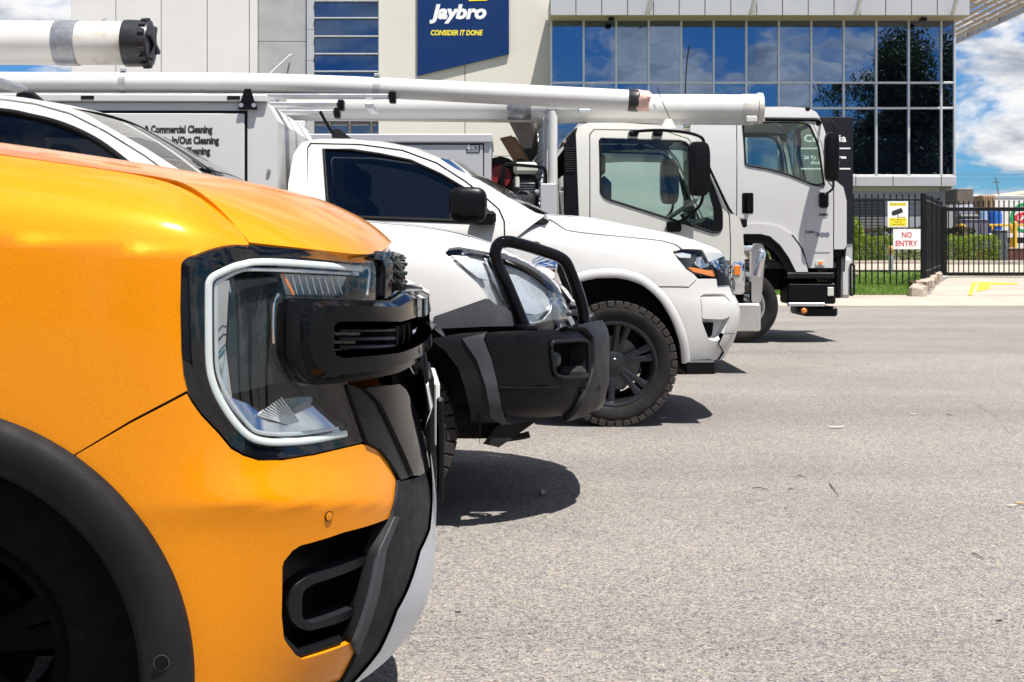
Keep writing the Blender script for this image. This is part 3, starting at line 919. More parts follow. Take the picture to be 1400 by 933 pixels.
# lower windows
wz0, wz1 = jz(214), jz(159)
for a, b in ((430, 449), (452, 476), (480, 506), (509, 517)):
    part(MB().bx(jx(a), jx(b), YJ + .12, YJ + .15, jz(196), jz(163)), 'pane', 'louvre_glass', ware, JL, smooth=None)
    part(MB().bx(jx(a) + .01, jx(b) - .01, YJ + .10, YJ + .118, jz(172), jz(163.5), .003), 'blind', 'shutter_grey', ware, JL)
for a, b in ((428.5, 430), (449, 452), (476, 480), (506, 509)):
    part(MB().bx(jx(a), jx(b), YJ + .04, YJ + .17, wz0, wz1, .006), 'window_frame', 'bronze', ware, JL)
part(MB().bx(jx(430), jx(517), YJ + .05, YJ + .16, jz(163), jz(159), .006), 'window_frame', 'bronze', ware, JL)
wp(430, 517, .6, jz(196.2), .02, .2, 'wall_panel', 'precast_cream')
# lamp arm on the grey wall
part(MB().tube([W(366, 104, 42.6), W(396, 76, 43.0), W(398, 75, 43.22)], .035, 8), 'lamp_arm', 'alu_frame', ware, JL)
# sign
sg_o = Vector((jx(571), YJ - .10, jz(105)))
sign = thing('wall_sign', 'large blue wall sign with slanted lower edge reading Jaybro', 'sign', sg_o)
mb = MB(); P = [(571, 104.5), (696, 74.5), (696, -45), (571, -45)]
mb.prism([(jx(a), jz(b)) for a, b in P], lambda u, v, a: (u, a, v), YJ - .10, YJ - .02)
part(mb, 'board', 'sign_blue', sign, sg_o, smooth=None)
for a, b in ((590, 612), (668, 690)):
    part(MB().bx(jx(a), jx(b), YJ - .02, YJ - .001, jz(20), jz(-20)), 'bracket', 'galvanised', sign, sg_o)
def sgt(s, px, py, hpx, mt, wpx, shear, bold, sp=1.0):
    D = YJ - .104; size = hpx * D / FPX / .72
    me = text_mesh(s, size, ext=.003, shear=shear, bold=bold, spacing=sp)
    xs = [v.co.x for v in me.vertices]; k = wpx * D / FPX / (max(xs) - min(xs)); x0 = min(xs)
    for v in me.vertices: v.co.x = (v.co.x - x0) * k
    me.materials.clear(); me.materials.append(MAT[mt])
    link('lettering', me, sign, loc=(W(px, py, D) - sg_o), rot=(R(90), 0, 0))
sgt('Jaybro', 587.5, 25.2, 19, 'sign_white', 77.5, .22, .028)
sgt('CONSIDER IT DONE', 589, 48.3, 7.0, 'sign_yellow', 71, .2, .008)
mb = MB(); mb.prism([(jx(a), jz(b)) for a, b in ((641, 2.6), (666, 2.0), (668.5, -22), (645, -22))], lambda u, v, a: (u, a, v), YJ - .115, YJ - .101)
part(mb, 'emblem', 'sign_yellow', sign, sg_o)

# ================================================================== pylon sign
pD = 29.0
p0 = W(1090, 415, pD); pb = gz(pD)
po = Vector((W(1128, 0, pD).x, pD, pb))
pyl = thing('pylon_sign', 'tall dark pylon sign with white lettering and rules in front of the glass', 'sign', po)
X0, X1 = W(1089, 0, pD).x, W(1166.5, 0, pD).x
part(MB().bx(X0, X1, pD, pD + .35, W(0, 333, pD).z, W(0, 160, pD).z, .01), 'panel', 'pylon_dark', pyl, po)
part(MB().bx(X0 + .02, X1 - .01, pD + .03, pD + .32, pb - .02, W(0, 333, pD).z - .002, .01), 'base', 'alu_panel', pyl, po)
def pyt(s, px, py, hpx, wpx):
    D = pD - .004; me = text_mesh(s, hpx * D / FPX / .72, ext=.002, bold=.004)
    xs = [v.co.x for v in me.vertices]; k = wpx * D / FPX / (max(xs) - min(xs)); x0 = min(xs)
    for v in me.vertices: v.co.x = (v.co.x - x0) * k
    me.materials.clear(); me.materials.append(MAT['sign_white'])
    link('lettering', me, pyl, loc=(W(px, py, D) - po), rot=(R(90), 0, 0))
pyt('Centuria', 1099.5, 194, 10, 57.5)
pyt('26 Ty', 1099, 217.5, 4.4, 17); pyt('ree', 1147, 217, 4.4, 10); pyt('And', 1108, 224.5, 4.2, 13); pyt(':', 1147, 224, 4.2, 1.2)
for y in (203.2, 231):
    part(MB().bx(W(1095, 0, pD).x, W(1162.5, 0, pD).x, pD - .008, pD - .001, W(0, y + .9, pD).z, W(0, y - .9, pD).z), 'rule', 'sign_white', pyl, po)

# ================================================================== palisade fence and sliding gate
def picket_mesh(h, r):
    m = MB().bx(-r, r, -r, r, 0, h, .002)
    m.lathe([(0.0005, -.014), (r * 1.1, -.008), (r * 1.9, .012), (r * 1.5, .03), (r * .5, .045), (.0005, .062)], (0, 0, h), (0, 0, 1), 8)
    return m.mesh('picket', 'steel_black')
pk = picket_mesh(2.02, .014)
def fence_run(name, label, cat, a, b, spacing, z_lift=.06, h=2.05, group=None, ends=True, top=.13, bot=.30, rail=.02, xtra=None):
    a = Vector(a); b = Vector(b); d = (b - a); L = d.length; d.normalize(); ang = math.atan2(d.y, d.x)
    t = thing(name, label, cat, (a.x, a.y, gz(a.y)), ang, group)
    n = int(L / spacing)
    for i in range(n + 1):
        u = (i + .5) * spacing
        if u < L: link('picket', pk, t, loc=(u, 0, gz(a.y + d.y * u) - gz(a.y) + z_lift))
    dz = gz(b.y) - gz(a.y)
    for hz in (h - top, bot):
        m = MB(); m.bx(0, L, -.02, .02, -rail, rail, .003)
        m.v = [(x, y, z + hz + z_lift + dz * x / L) for x, y, z in m.v]; m.build('rail', 'steel_black', t)
    return t
FA, FB, FC = W(1095, 0, 30).xy, W(1263, 0, 30).xy, W(1286, 0, 36.4).xy
f1 = fence_run('palisade_fence', 'black steel picket fence standing on the lawn with two signs', 'fence', (FA.x, FA.y, 0), (FB.x, FB.y, 0), .1405)
f2 = fence_run('palisade_fence', 'black steel picket fence run going back beside the stone edging', 'fence', (FB.x + .06, FB.y + .06, 0), (FC.x, FC.y, 0), .155)
for t, L in ((f1, (FB - FA).length), (f2, (FC - FB).length)):
    for u in ([0.0, L - .02] if t is f1 else [L * .33, L * .66, L]):
        zz = gz(FB.y + (FC.y - FB.y) * u / L) - gz(FB.y) if t is f2 else 0
        m = MB().bx(u - .045, u + .045, -.045, .045, -.1 + zz, 2.12 + zz, .006); m.bx(u - .05, u + .05, -.05, .05, 2.121 + zz, 2.135 + zz, .004); m.build('post', 'steel_black', t)
# gate
GA = W(1289, 0, 36.7); gt = thing('sliding_gate', 'black steel picket sliding gate closed across the driveway', 'gate', (GA.x, 36.7, gz(36.7)))
LG = 5.2
for i in range(int(LG / .1405)):
    link('picket', pk, gt, loc=(.16 + i * .1405, 0, .10))
for z0, z1 in ((1.86, 1.97), (.06, .16)):
    MB().bx(0, LG, -.035, .035, z0, z1, .006).build('rail', 'steel_black', gt)
MB().bx(-.02, .11, -.045, .045, .03, 2.0, .008).build('post', 'steel_black', gt)
MB().bx(-.06, .12, -.06, .06, -.05, .055, .01).build('roller', 'galvanised', gt)
gp = thing('gate_post', 'black steel gate post at the end of the sliding gate', 'post', (W(1281, 0, 36.6).x, 36.55, gz(36.55)))
MB().bx(-.06, .06, -.06, .06, -.05, 2.2, .006).build('post_shaft', 'steel_black', gp)
MB().bx(-.07, .07, -.07, .07, 2.201, 2.22, .004).build('post_cap', 'steel_black', gp)
# signs on the fence
sD = 29.95
def fsign(name, label, px0, px1, py0, py1):
    o = W((px0 + px1) / 2, (py0 + py1) / 2, sD); t = thing(name, label, 'sign', o)
    w = (px1 - px0) * sD / FPX / 2; h = (py1 - py0) * sD / FPX / 2
    MB().bx(-w, w, -.004, .004, -h, h, .001).build('plate', 'sign_white', t)
    for sx in (-.7, .7):
        for sz in (-.9, .9):
            MB().cyl((w * sx, -.009, h * sz), (w * sx, .03, h * sz), .008, n=8).build('bolt', 'galvanised', t)
    return t, w, h
def stext(t, s, x, z, hgt, wid, mt, bold=.0):
    me = text_mesh(s, hgt / .72, ext=.0006, bold=bold); xs = [v.co.x for v in me.vertices]; k = wid / (max(xs) - min(xs)); c = (max(xs) + min(xs)) / 2
    for v in me.vertices: v.co.x = (v.co.x - c) * k
    me.materials.clear(); me.materials.append(MAT[mt]); link('lettering', me, t, loc=(x, -.0062, z), rot=(R(90), 0, 0))
t, w, h = fsign('no_entry_sign', 'white sign with red capitals reading NO ENTRY on the fence', 1221, 1258.5, 313.5, 341)
stext(t, 'NO', 0.0, .04, .125, .225, 'print_red', .004); stext(t, 'ENTRY', -.005, -.155, .125, .5, 'print_red', .004)
t, w, h = fsign('camera_warning_sign', 'white and yellow sign with a security camera symbol on the fence', 1213.5, 1241.5, 275.5, 311)
MB().bx(-w * .82, w * .82, -.0056, -.0041, h * .66, h * .88).build('yellow_band', 'sign_yellow', t)
MB().bx(-w * .86, w * .86, -.0056, -.0041, -h * .92, -h * .28).build('yellow_band', 'sign_yellow', t)
stext(t, 'SECURITY NOTICE', 0, h * .72, .035, w * 1.5, 'print_black')
stext(t, 'VIDEO SURVEILLANCE', 0, -h * .46, .035, w * 1.5, 'print_black'); stext(t, 'IN USE ON', 0, -h * .64, .035, w * .7, 'print_black'); stext(t, 'THESE PREMISES', 0, -h * .84, .035, w * 1.3, 'print_black')
m = MB(); ca = math.radians(20)
def rp(u, v): return (u * math.cos(ca) - v * math.sin(ca), u * math.sin(ca) + v * math.cos(ca))
m.prism([rp(u, v) for u, v in ((-.15, -.035), (-.12, -.055), (.11, -.055), (.11, .055), (-.12, .055), (-.15, .02))], lambda u, v, a: (u, a, v + .06), -.0056, -.0045)
m.bx(-.008, .008, -.0056, -.0045, -.085, .03); m.bx(.0, .15, -.0056, -.0045, -.072, -.062); m.bx(.14, .15, -.0056, -.0045, -.09, -.045)
m.build('camera_symbol', 'print_black', t)
# bollard, sprinkler box, stones
bp = G(1218, 374.5); bo = thing('bollard', 'pale steel bollard with a rounded brass-coloured top on the lawn', 'bollard', (bp.x, bp.y, gz(bp.y)))
MB().lathe([(.0005, -.05), (.07, -.05), (.07, .52), (.055, .53)], (0, 0, 0), (0, 0, 1), 20).build('shaft', 'galvanised', bo)
MB().lathe([(.05, .53), (.075, .55), (.078, .62), (.088, .64), (.088, .74), (.06, .79), (.0005, .80)], (0, 0, 0), (0, 0, 1), 20).build('cap', 'brass_cap', bo)
bp = G(1254, 398.0); bo = thing('terracotta_block', 'small dark red-brown hollow block lying on the grass by the fence corner', 'block', (bp.x, bp.y, gz(bp.y)), .3)
m = MB()
for a, b, c, d in ((-.14, .14, -.1, -.06), (-.14, .14, .06, .1), (-.14, -.10, -.058, .058), (.10, .14, -.058, .058), (-.03, .03, -.058, .058)): m.bx(a, b, c, d, -.02, .2, .008)
m.build('block_body', 'terracotta', bo)
bp = G(1167, 378); bo = tag(MB().lathe([(.0005, .0), (.12, .0), (.14, .06), (.11, .15), (.05, .19), (.0005, .2)], (bp.x, bp.y, gz(bp.y)), (.1, .05, 1), 9).build('sandstone_rock', 'sandstone', smooth=20), 'small tan rock on the lawn by the pylon sign', 'rock')
rgs = random.Random(9)
sp = [(1261, 403, .22), (1266.5, 396, .22), (1272, 391, .2), (1278, 386.5, .22), (1283, 382.5, .22)]
labs = ['pale sandstone edging block at the footpath end of the row', 'sandstone edging block next to the end block by the footpath', 'middle sandstone edging block of the row beside the driveway', 'sandstone edging block second from the gate post', 'sandstone edging block beside the gate post']
for (px, py, s), lab in zip(sp, labs):
    q = G(px, py + 2); L = 1.0
    m = MB().bx(-.17, .17, -.5, .5, -.06, s, .05)
    m.v = [(x + rgs.uniform(-.03, .03), y + rgs.uniform(-.05, .05), z + rgs.uniform(-.03, .03)) for x, y, z in m.v]
    o = m.build('stone_block', 'sandstone', smooth=25); o.location = (q.x, q.y + .3, gz(q.y)); o.rotation_euler = (0, 0, -.33)
    tag(o, lab, 'stone', 'sandstone edging blocks')

# ================================================================== yard beyond the gate
mat('trailer_white', (0.72, 0.71, 0.69), 0.5, var=0.03, dirt=0.2, dirtcol=(.5, .46, .4), dscale=.5)
mat('logo_green', (0.01, 0.30, 0.09), 0.5); mat('logo_red', (0.62, 0.02, 0.03), 0.5)
mat('tank_blue', (0.01, 0.10, 0.42), 0.5, var=.1); mat('tank_pale', (0.22, 0.34, 0.55), 0.5, var=.1); mat('bin_grey', (0.15, 0.15, 0.21), 0.6, var=.1)
mat('rail_yellow', (0.72, 0.42, 0.02), 0.5, var=.1); mat('dark_plant', (0.03, 0.033, 0.036), 0.5, var=.2); mat('rust', (0.30, 0.20, 0.12), .9, var=.4, vscale=4)
mat('tyre_far', (0.02, 0.02, 0.02), .9)
yD = 62.0
def yx(px, D=yD): return (px - CXP) * D / FPX
def yz(py, D=yD): return CH - (py - HYP) * D / FPX
o = Vector((yx(1310), yD, .7)); tr = thing('semi_trailer', 'long white semi-trailer with a green and red oval emblem parked in the yard', 'trailer', o)
XT0, XT1 = yx(1309), yx(1600)
part(MB().bx(XT0, XT1, yD, yD + 2.5, 1.75, yz(267.5), .06), 'box_body', 'trailer_white', tr, o)
part(MB().bx(XT0 - .02, XT1, yD - .03, yD - .001, 1.72, 1.9, .01), 'lower_rail', 'alu_panel', tr, o)
part(MB().bx(XT0 - .02, XT1, yD - .03, yD - .001, yz(271), yz(267.4), .01), 'top_rail', 'alu_panel', tr, o)
part(MB().bx(XT0 + .4, XT1, yD + .8, yD + 1.7, 1.35, 1.74, .02), 'chassis', 'dark_plant', tr, o)
for x in (XT0 + 6.5, XT0 + 7.8, XT0 + 9.1):
    part(MB().lathe([(.1, -.14), (.45, -.14), (.5, -.1), (.5, .1), (.45, .14), (.1, .14)], (x, yD + .25, 1.2), (0, 1, 0), 24, True), 'wheel', 'tyre_far', tr, o)
for x in (XT0 + .6, XT0 + 2.2):
    part(MB().bx(x - .06, x + .06, yD + .5, yD + .62, .7, 1.36, .01), 'landing_leg', 'dark_plant', tr, o)
ex, ez = yx(1403), yz(298)
def ell(rx, rz, y0, y1, inner=0):
    m = MB(); n = 40
    if inner:
        rows = [[(ex + k * rx * math.cos(t), y, ez + k * rz * math.sin(t)) for t in np.linspace(0, 2 * math.pi, n)] for k, y in ((1, y1), (1, y0), (inner, y0), (inner, y1))]
        m.grid(rows)
    else:
        m.prism([(ex + rx * math.cos(t), ez + rz * math.sin(t)) for t in np.linspace(0, 2 * math.pi, n, endpoint=False)], lambda u, v, a: (u, a, v), y0, y1)
    return m
part(ell(.76, .72, yD - .03, yD - .002, .80), 'emblem_ring', 'logo_green', tr, o); part(ell(.58, .26, yD - .04, yD - .002), 'emblem_oval', 'logo_red', tr, o)
me = text_mesh('LA', .30, ext=.002, bold=.01); me.materials.clear(); me.materials.append(MAT['sign_white']); link('lettering', me, tr, loc=(ex - .42 - o.x, -.045, ez - .11 - o.z), rot=(R(90), 0, 0))
def yard(name, lab, cat, px0, px1, py0, py1, D, dep, mt, detail=None):
    o = Vector((yx((px0 + px1) / 2, D), D, .7)); t = thing(name, lab, cat, o); b = max(.7, yz(py1, D)) if detail != 'legs' else yz(py1, D)
    return t, o, yx(px0, D), yx(px1, D), b, yz(py0, D)
t, o, a, b, z0, z1 = yard('compactor_machine', 'dark grey machine with a domed cover behind the gate', 'machine', 1312, 1341, 277, 330, 56, 2, 'dark_plant')
part(MB().bx(a, b, 56, 58, .7, z1 - .5, .08), 'machine_body', 'dark_plant', t, o); part(MB().cyl((a + .1, 57, z1 - .5), (b - .05, 57, z1 - .5), .48, n=20), 'dome_cover', 'bin_grey', t, o)
part(MB().bx(b - .55, b - .05, 55.9, 55.99, 1.6, z1 - .6, .02), 'side_panel', 'tyre_far', t, o)
for i, (q0, q1) in enumerate(((1319, 1329.5), (1330.5, 1340), (1341, 1350.5))):
    t, o, a, b, z0, z1 = yard('waste_bin', ['grey-violet wheeled bin beside the dark machine', 'middle grey-violet wheeled bin of three in the yard', 'grey-violet wheeled bin nearest the blue tank'][i], 'bin', q0, q1, 300, 345, 50, 1, 'bin_grey')
    m = MB(); m.add([(a + .04, 50, .78), (b - .04, 50, .78), (b - .04, 50.5, .78), (a + .04, 50.5, .78), (a, 49.95, z1 - .06), (b, 49.95, z1 - .06), (b, 50.6, z1 - .06), (a, 50.6, z1 - .06)],
                    [(0, 1, 2, 3), (4, 5, 6, 7), (0, 1, 5, 4), (1, 2, 6, 5), (2, 3, 7, 6), (3, 0, 4, 7)]); part(m, 'bin_body', 'bin_grey', t, o)
    part(MB().bx(a - .01, b + .01, 49.92, 50.63, z1 - .055, z1, .02), 'lid', 'bin_grey', t, o)
    for x in (a + .05, b - .05): part(MB().cyl((x - .02, 50.5, .79), (x + .02, 50.5, .79), .09, n=14), 'wheel', 'tyre_far', t, o)
for px0, px1, mt, lab in ((1354.5, 1373, 'tank_blue', 'bright blue storage tank with pale cap in the yard'), (1340.5, 1352, 'tank_pale', 'pale blue storage drum beside the bright blue tank')):
    t, o, a, b, z0, z1 = yard('storage_tank', lab, 'tank', px0, px1, 284, 320, 54, 1, mt); r = (b - a) / 2; c = (a + b) / 2
    part(MB().lathe([(.001, 0), (r, 0), (r, z1 - 1.0), (r * .9, z1 - .86), (r * .3, z1 - .8), (.001, z1 - .8)], (c, 54 + r, .7), (0, 0, 1), 24), 'tank_shell', mt, t, o)
    for k in range(3): part(MB().lathe([(r + .001, 0), (r + .025, .02), (r + .025, .06), (r + .001, .08)], (c, 54 + r, 1.0 + k * .5), (0, 0, 1), 24), 'hoop', mt, t, o)
    part(MB().cyl((c, 54 + r, z1 - .12), (c, 54 + r, z1 + .0), .14, n=14), 'cap', 'trailer_white', t, o)
t, o, a, b, z0, z1 = yard('rusted_container', 'small rust-streaked tan container showing above the gate rail', 'container', 1342, 1361, 267, 320, 58, 2, 'rust')
part(MB().bx(a, b, 58, 60, .7, z1, .03), 'container_body', 'rust', t, o)
for k in range(5): part(MB().bx(a + .06 + k * (b - a - .1) / 5, a + .14 + k * (b - a - .1) / 5, 57.95, 57.999, .8, z1 - .05, .01), 'rib', 'rust', t, o)
t, o, a, b, z0, z1 = yard('yellow_guard_frame', 'yellow pipe guard frame beside the hedge end', 'guard rail', 1308, 1319, 308, 345, 46, .1, 'rail_yellow')
part(MB().tube(rnd([(a, 46, .7), (a, 46, z1), (b, 46, z1), (b, 46, .7)], .1), .05, 10), 'frame_tube', 'rail_yellow', t, o)
part(MB().cyl((a, 46, 1.3), (b, 46, 1.3), .035, n=10), 'cross_bar', 'rail_yellow', t, o)
t, o, a, b, z0, z1 = yard('yellow_bollard', 'tall yellow steel post in front of the white trailer', 'bollard', 1384.5, 1390.5, 303, 345, 47, .1, 'rail_yellow')
part(MB().lathe([(.001, -.05), (.075, -.05), (.075, z1 - .74), (.05, z1 - .705), (.001, z1 - .7)], ((a + b) / 2, 47, .7), (0, 0, 1), 18), 'shaft', 'rail_yellow', t, o)
part(MB().bx((a + b) / 2 - .14, (a + b) / 2 + .14, 46.86, 47.14, .69, .72, .004), 'base_plate', 'rail_yellow', t, o)
t, o, a, b, z0, z1 = yard('guard_rail', 'low white and yellow guard rail in the yard behind the cabinet', 'guard rail', 1352, 1470, 307, 345, 48.5, .1, 'rail_yellow')
part(MB().bx(a, b, 48.5, 48.56, yz(309.5, 48.5), yz(306.5, 48.5), .01), 'upper_rail', 'rail_yellow', t, o); part(MB().bx(a, b, 48.5, 48.6, yz(325, 48.5), yz(319.5, 48.5), .01), 'lower_rail', 'trailer_white', t, o)
for k in range(5): x = a + .2 + k * (b - a - .4) / 4; part(MB().bx(x - .05, x + .05, 48.61, 48.7, .6, yz(307, 48.5), .01), 'post', 'rail_yellow', t, o)
t, o, a, b, z0, z1 = yard('switch_cabinet', 'slate grey electrical cabinet at the end of the clipped hedge', 'cabinet', 1362.5, 1378, 315, 357, 40.3, .5, 'bin_grey')
mat('slate', (.075, .085, .10), .5, var=.06)
part(MB().bx(a, b, 40.3, 40.75, .66, z1 - .03, .012), 'cabinet_body', 'slate', t, o); part(MB().bx(a - .015, b + .015, 40.28, 40.77, z1 - .029, z1, .008), 'cabinet_top', 'slate', t, o)
part(MB().bx(a + .02, a + .075, 40.285, 40.299, yz(346, 40.3), yz(331, 40.3), .004), 'notice', 'sign_white', t, o)
part(MB().bx(b - .06, b - .04, 40.27, 40.299, 1.15, 1.3, .004), 'handle', 'galvanised', t, o)
# low wall, far shed roof, leaning pole with wires
t = thing('brick_planter', 'low dark brick planter wall behind the gate', 'planter', (18, 45, .7)); m = MB().bx(-2.9, 6, 0, .25, -.05, .38, .02); m.build('planter_wall', 'terracotta', t); MB().bx(-2.92, 6.02, -.02, .27, .381, .43, .01).build('coping', 'concrete', t)
o = Vector((70, 150, .7)); t = thing('far_shed', 'distant shed with a pale low-pitched roof beyond the trailer', 'building', o)
part(MB().bx(56, 95, 150, 180, .5, 6.8), 'wall', 'precast_cream', t, o)
m = MB(); m.prism([(54.8, 6.85), (74, 9.6), (96, 6.85)], lambda u, v, a: (u, a, v), 149, 181); part(m, 'roof', 'soffit_tan', t, o)
t = thing('power_pole', 'thin leaning power pole against the clouds', 'pole', (52.0, 140, .7)); MB().cyl((.9, 0, -.2), (-.6, 0, 8.0), .07, .05, 8).build('pole_shaft', 'bark', t); MB().bx(-.9, -.1, -.04, .04, 7.4, 7.48).build('crossarm', 'bark', t)
for k, (z1, lab) in enumerate(((8.0, 'top'), (7.5, 'middle'), (5.2, 'lowest'))):
    P_ = [(-60 + 22 * i, 141 + .02 * k, z1 + .7 + .4 * ((i - 4) / 4) ** 2 + .3) for i in range(9)]
    tag(MB().tube(P_, .022, 5).build('power_line', 'dark_plant'), f'{lab} of three thin power lines crossing the clouds', 'power line', 'power lines')
# buildings across the street behind the camera (they show in paint and glass reflections)
mat('metal_wall_blue', (.20, .24, .30), .6, var=.08); mat('metal_wall_tan', (.36, .31, .25), .7, var=.08); mat('roof_grey', (.30, .31, .32), .5, var=.1)
for k, (x0, x1, mt, lab) in enumerate(((-34, -6, 'metal_wall_tan', 'tan low warehouse with roller doors across the street behind the camera'), (-3, 20, 'metal_wall_blue', 'blue-grey low warehouse with roller doors across the street behind the camera'))):
    o = Vector(((x0 + x1) / 2, -38, 0)); t = thing('low_warehouse', lab, 'building', o)
    part(MB().bx(x0, x1, -58, -38, -.1, 5.2), 'wall', mt, t, o)
    m = MB(); m.prism([(x0 - .4, 5.21), (x1 + .4, 5.21), (x1 + .4, 5.5), ((x0 + x1) / 2, 6.6), (x0 - .4, 5.5)], lambda u, v, a: (u, a, v), -58.4, -37.6); part(m, 'roof', 'roof_grey', t, o)
    n = 4
    for i in range(n):
        xa_ = x0 + 2 + i * (x1 - x0 - 2) / n; part(MB().bx(xa_, xa_ + 3.6, -37.99, -37.9, 0, 3.8), 'roller_door', 'precast_white' if i % 2 else 'shutter_grey', t, o)

# ================================================================== vehicle materials
mat_paint('paint_orange', (0.69, 0.228, 0.0006), flake=0.2, rough=0.5, metal=0.12, dirt=0.004, coat=.9, spec=.05, crough=.085)
mat_paint('paint_white', (0.51, 0.505, 0.492), flake=0.0, rough=0.4, dirt=0.055)
mat_paint('paint_cream', (0.545, 0.54, 0.50), flake=0.0, rough=0.42, dirt=0.05)
mat_paint('paint_cool_white', (0.52, 0.517, 0.51), flake=0.0, rough=0.4, dirt=0.03)
mat('gloss_black', (0.004, 0.004, 0.005), 0.05, var=0.1, spec=.14)
mat('satin_black', (0.004, 0.004, 0.005), 0.34, spec=.16, var=0.2, vscale=20, bump=0.05, bscale=400)
mat('charcoal_plastic', (0.010, 0.010, 0.012), 0.6, spec=.17, var=0.2, vscale=14, bump=0.22, bscale=650, dirt=.15, dirtcol=(.04, .037, .034), dscale=4)
mat('faded_plastic', (0.045, 0.048, 0.055), 0.6, spec=.3, var=0.2, vscale=6, bump=0.12, bscale=500, dirt=.3, dirtcol=(.15, .14, .13), dscale=3)
mat('grey_plastic', (0.009, 0.0095, 0.012), 0.45, spec=.2, var=0.2, vscale=6, bump=0.1, bscale=500)
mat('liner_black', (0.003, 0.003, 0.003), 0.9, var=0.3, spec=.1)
mat('underbody', (0.015, 0.014, 0.013), 0.85, var=0.4, vscale=7)
mat('silver_paint', (0.52, 0.57, 0.65), 0.38, metal=0.35, var=0.05, coat=.4)
mat('chrome', (0.80, 0.81, 0.83), 0.06, metal=1.0, var=0.02)
mat('lamp_silver', (0.74, 0.75, 0.76), 0.30, metal=0.55, var=0.06, vscale=30)
mat('lamp_smoke', (0.022, 0.025, 0.025), 0.12, var=0.5, vscale=9, spec=.4)
mat('light_guide', (0.80, 0.83, 0.79), 0.25, var=0.03, coat=.6)
mat('amber', (0.75, 0.20, 0.015), 0.2, var=0.1, coat=.8)
mat('polished_alloy', (0.76, 0.76, 0.76), 0.16, metal=1.0, var=0.05, vscale=8)
mat('raw_alloy', (0.52, 0.53, 0.54), 0.38, metal=0.85, var=0.08, vscale=5)
mat('rubber', (0.012, 0.0115, 0.011), 0.78, spec=.25, var=0.3, vscale=9, bump=0.15, bscale=150, dirt=.5, dirtcol=(.05, .042, .035), dscale=7)
mat('tread_dust', (0.026, 0.022, 0.019), 0.9, var=0.3, vscale=16)
mat('rim_dark', (0.040, 0.042, 0.046), 0.26, var=0.15, metal=0.7)
mat('disc_grey', (.12, .115, .11), .45, metal=.6, var=.2)
mat('seal_rubber', (0.004, 0.004, 0.005), 0.5, spec=.2)
mat('rubber_shade', (.005, .005, .005), .85, var=.4, vscale=12, bump=.3, bscale=60, spec=.12)  # darker copy of the tyre rubber, wheel well shade put into its colour
mat('seat_cloth', (0.03, 0.03, 0.033), 0.85, var=.2)
mat('dash', (0.02, 0.02, 0.022), 0.6)
mat_glass('lamp_lens', (0.84, 0.87, 0.88))
mat_glass('cab_glass', (0.72, 0.86, 0.80), base=.05)
mat_glass('tint_glass', (0.33, 0.35, 0.35), dark=0.55)
mat_glass('screen_glass', (0.13, 0.17, 0.18), dark=0.1, base=.20)
mat('plate_white', (0.7, .7, .68), .4)

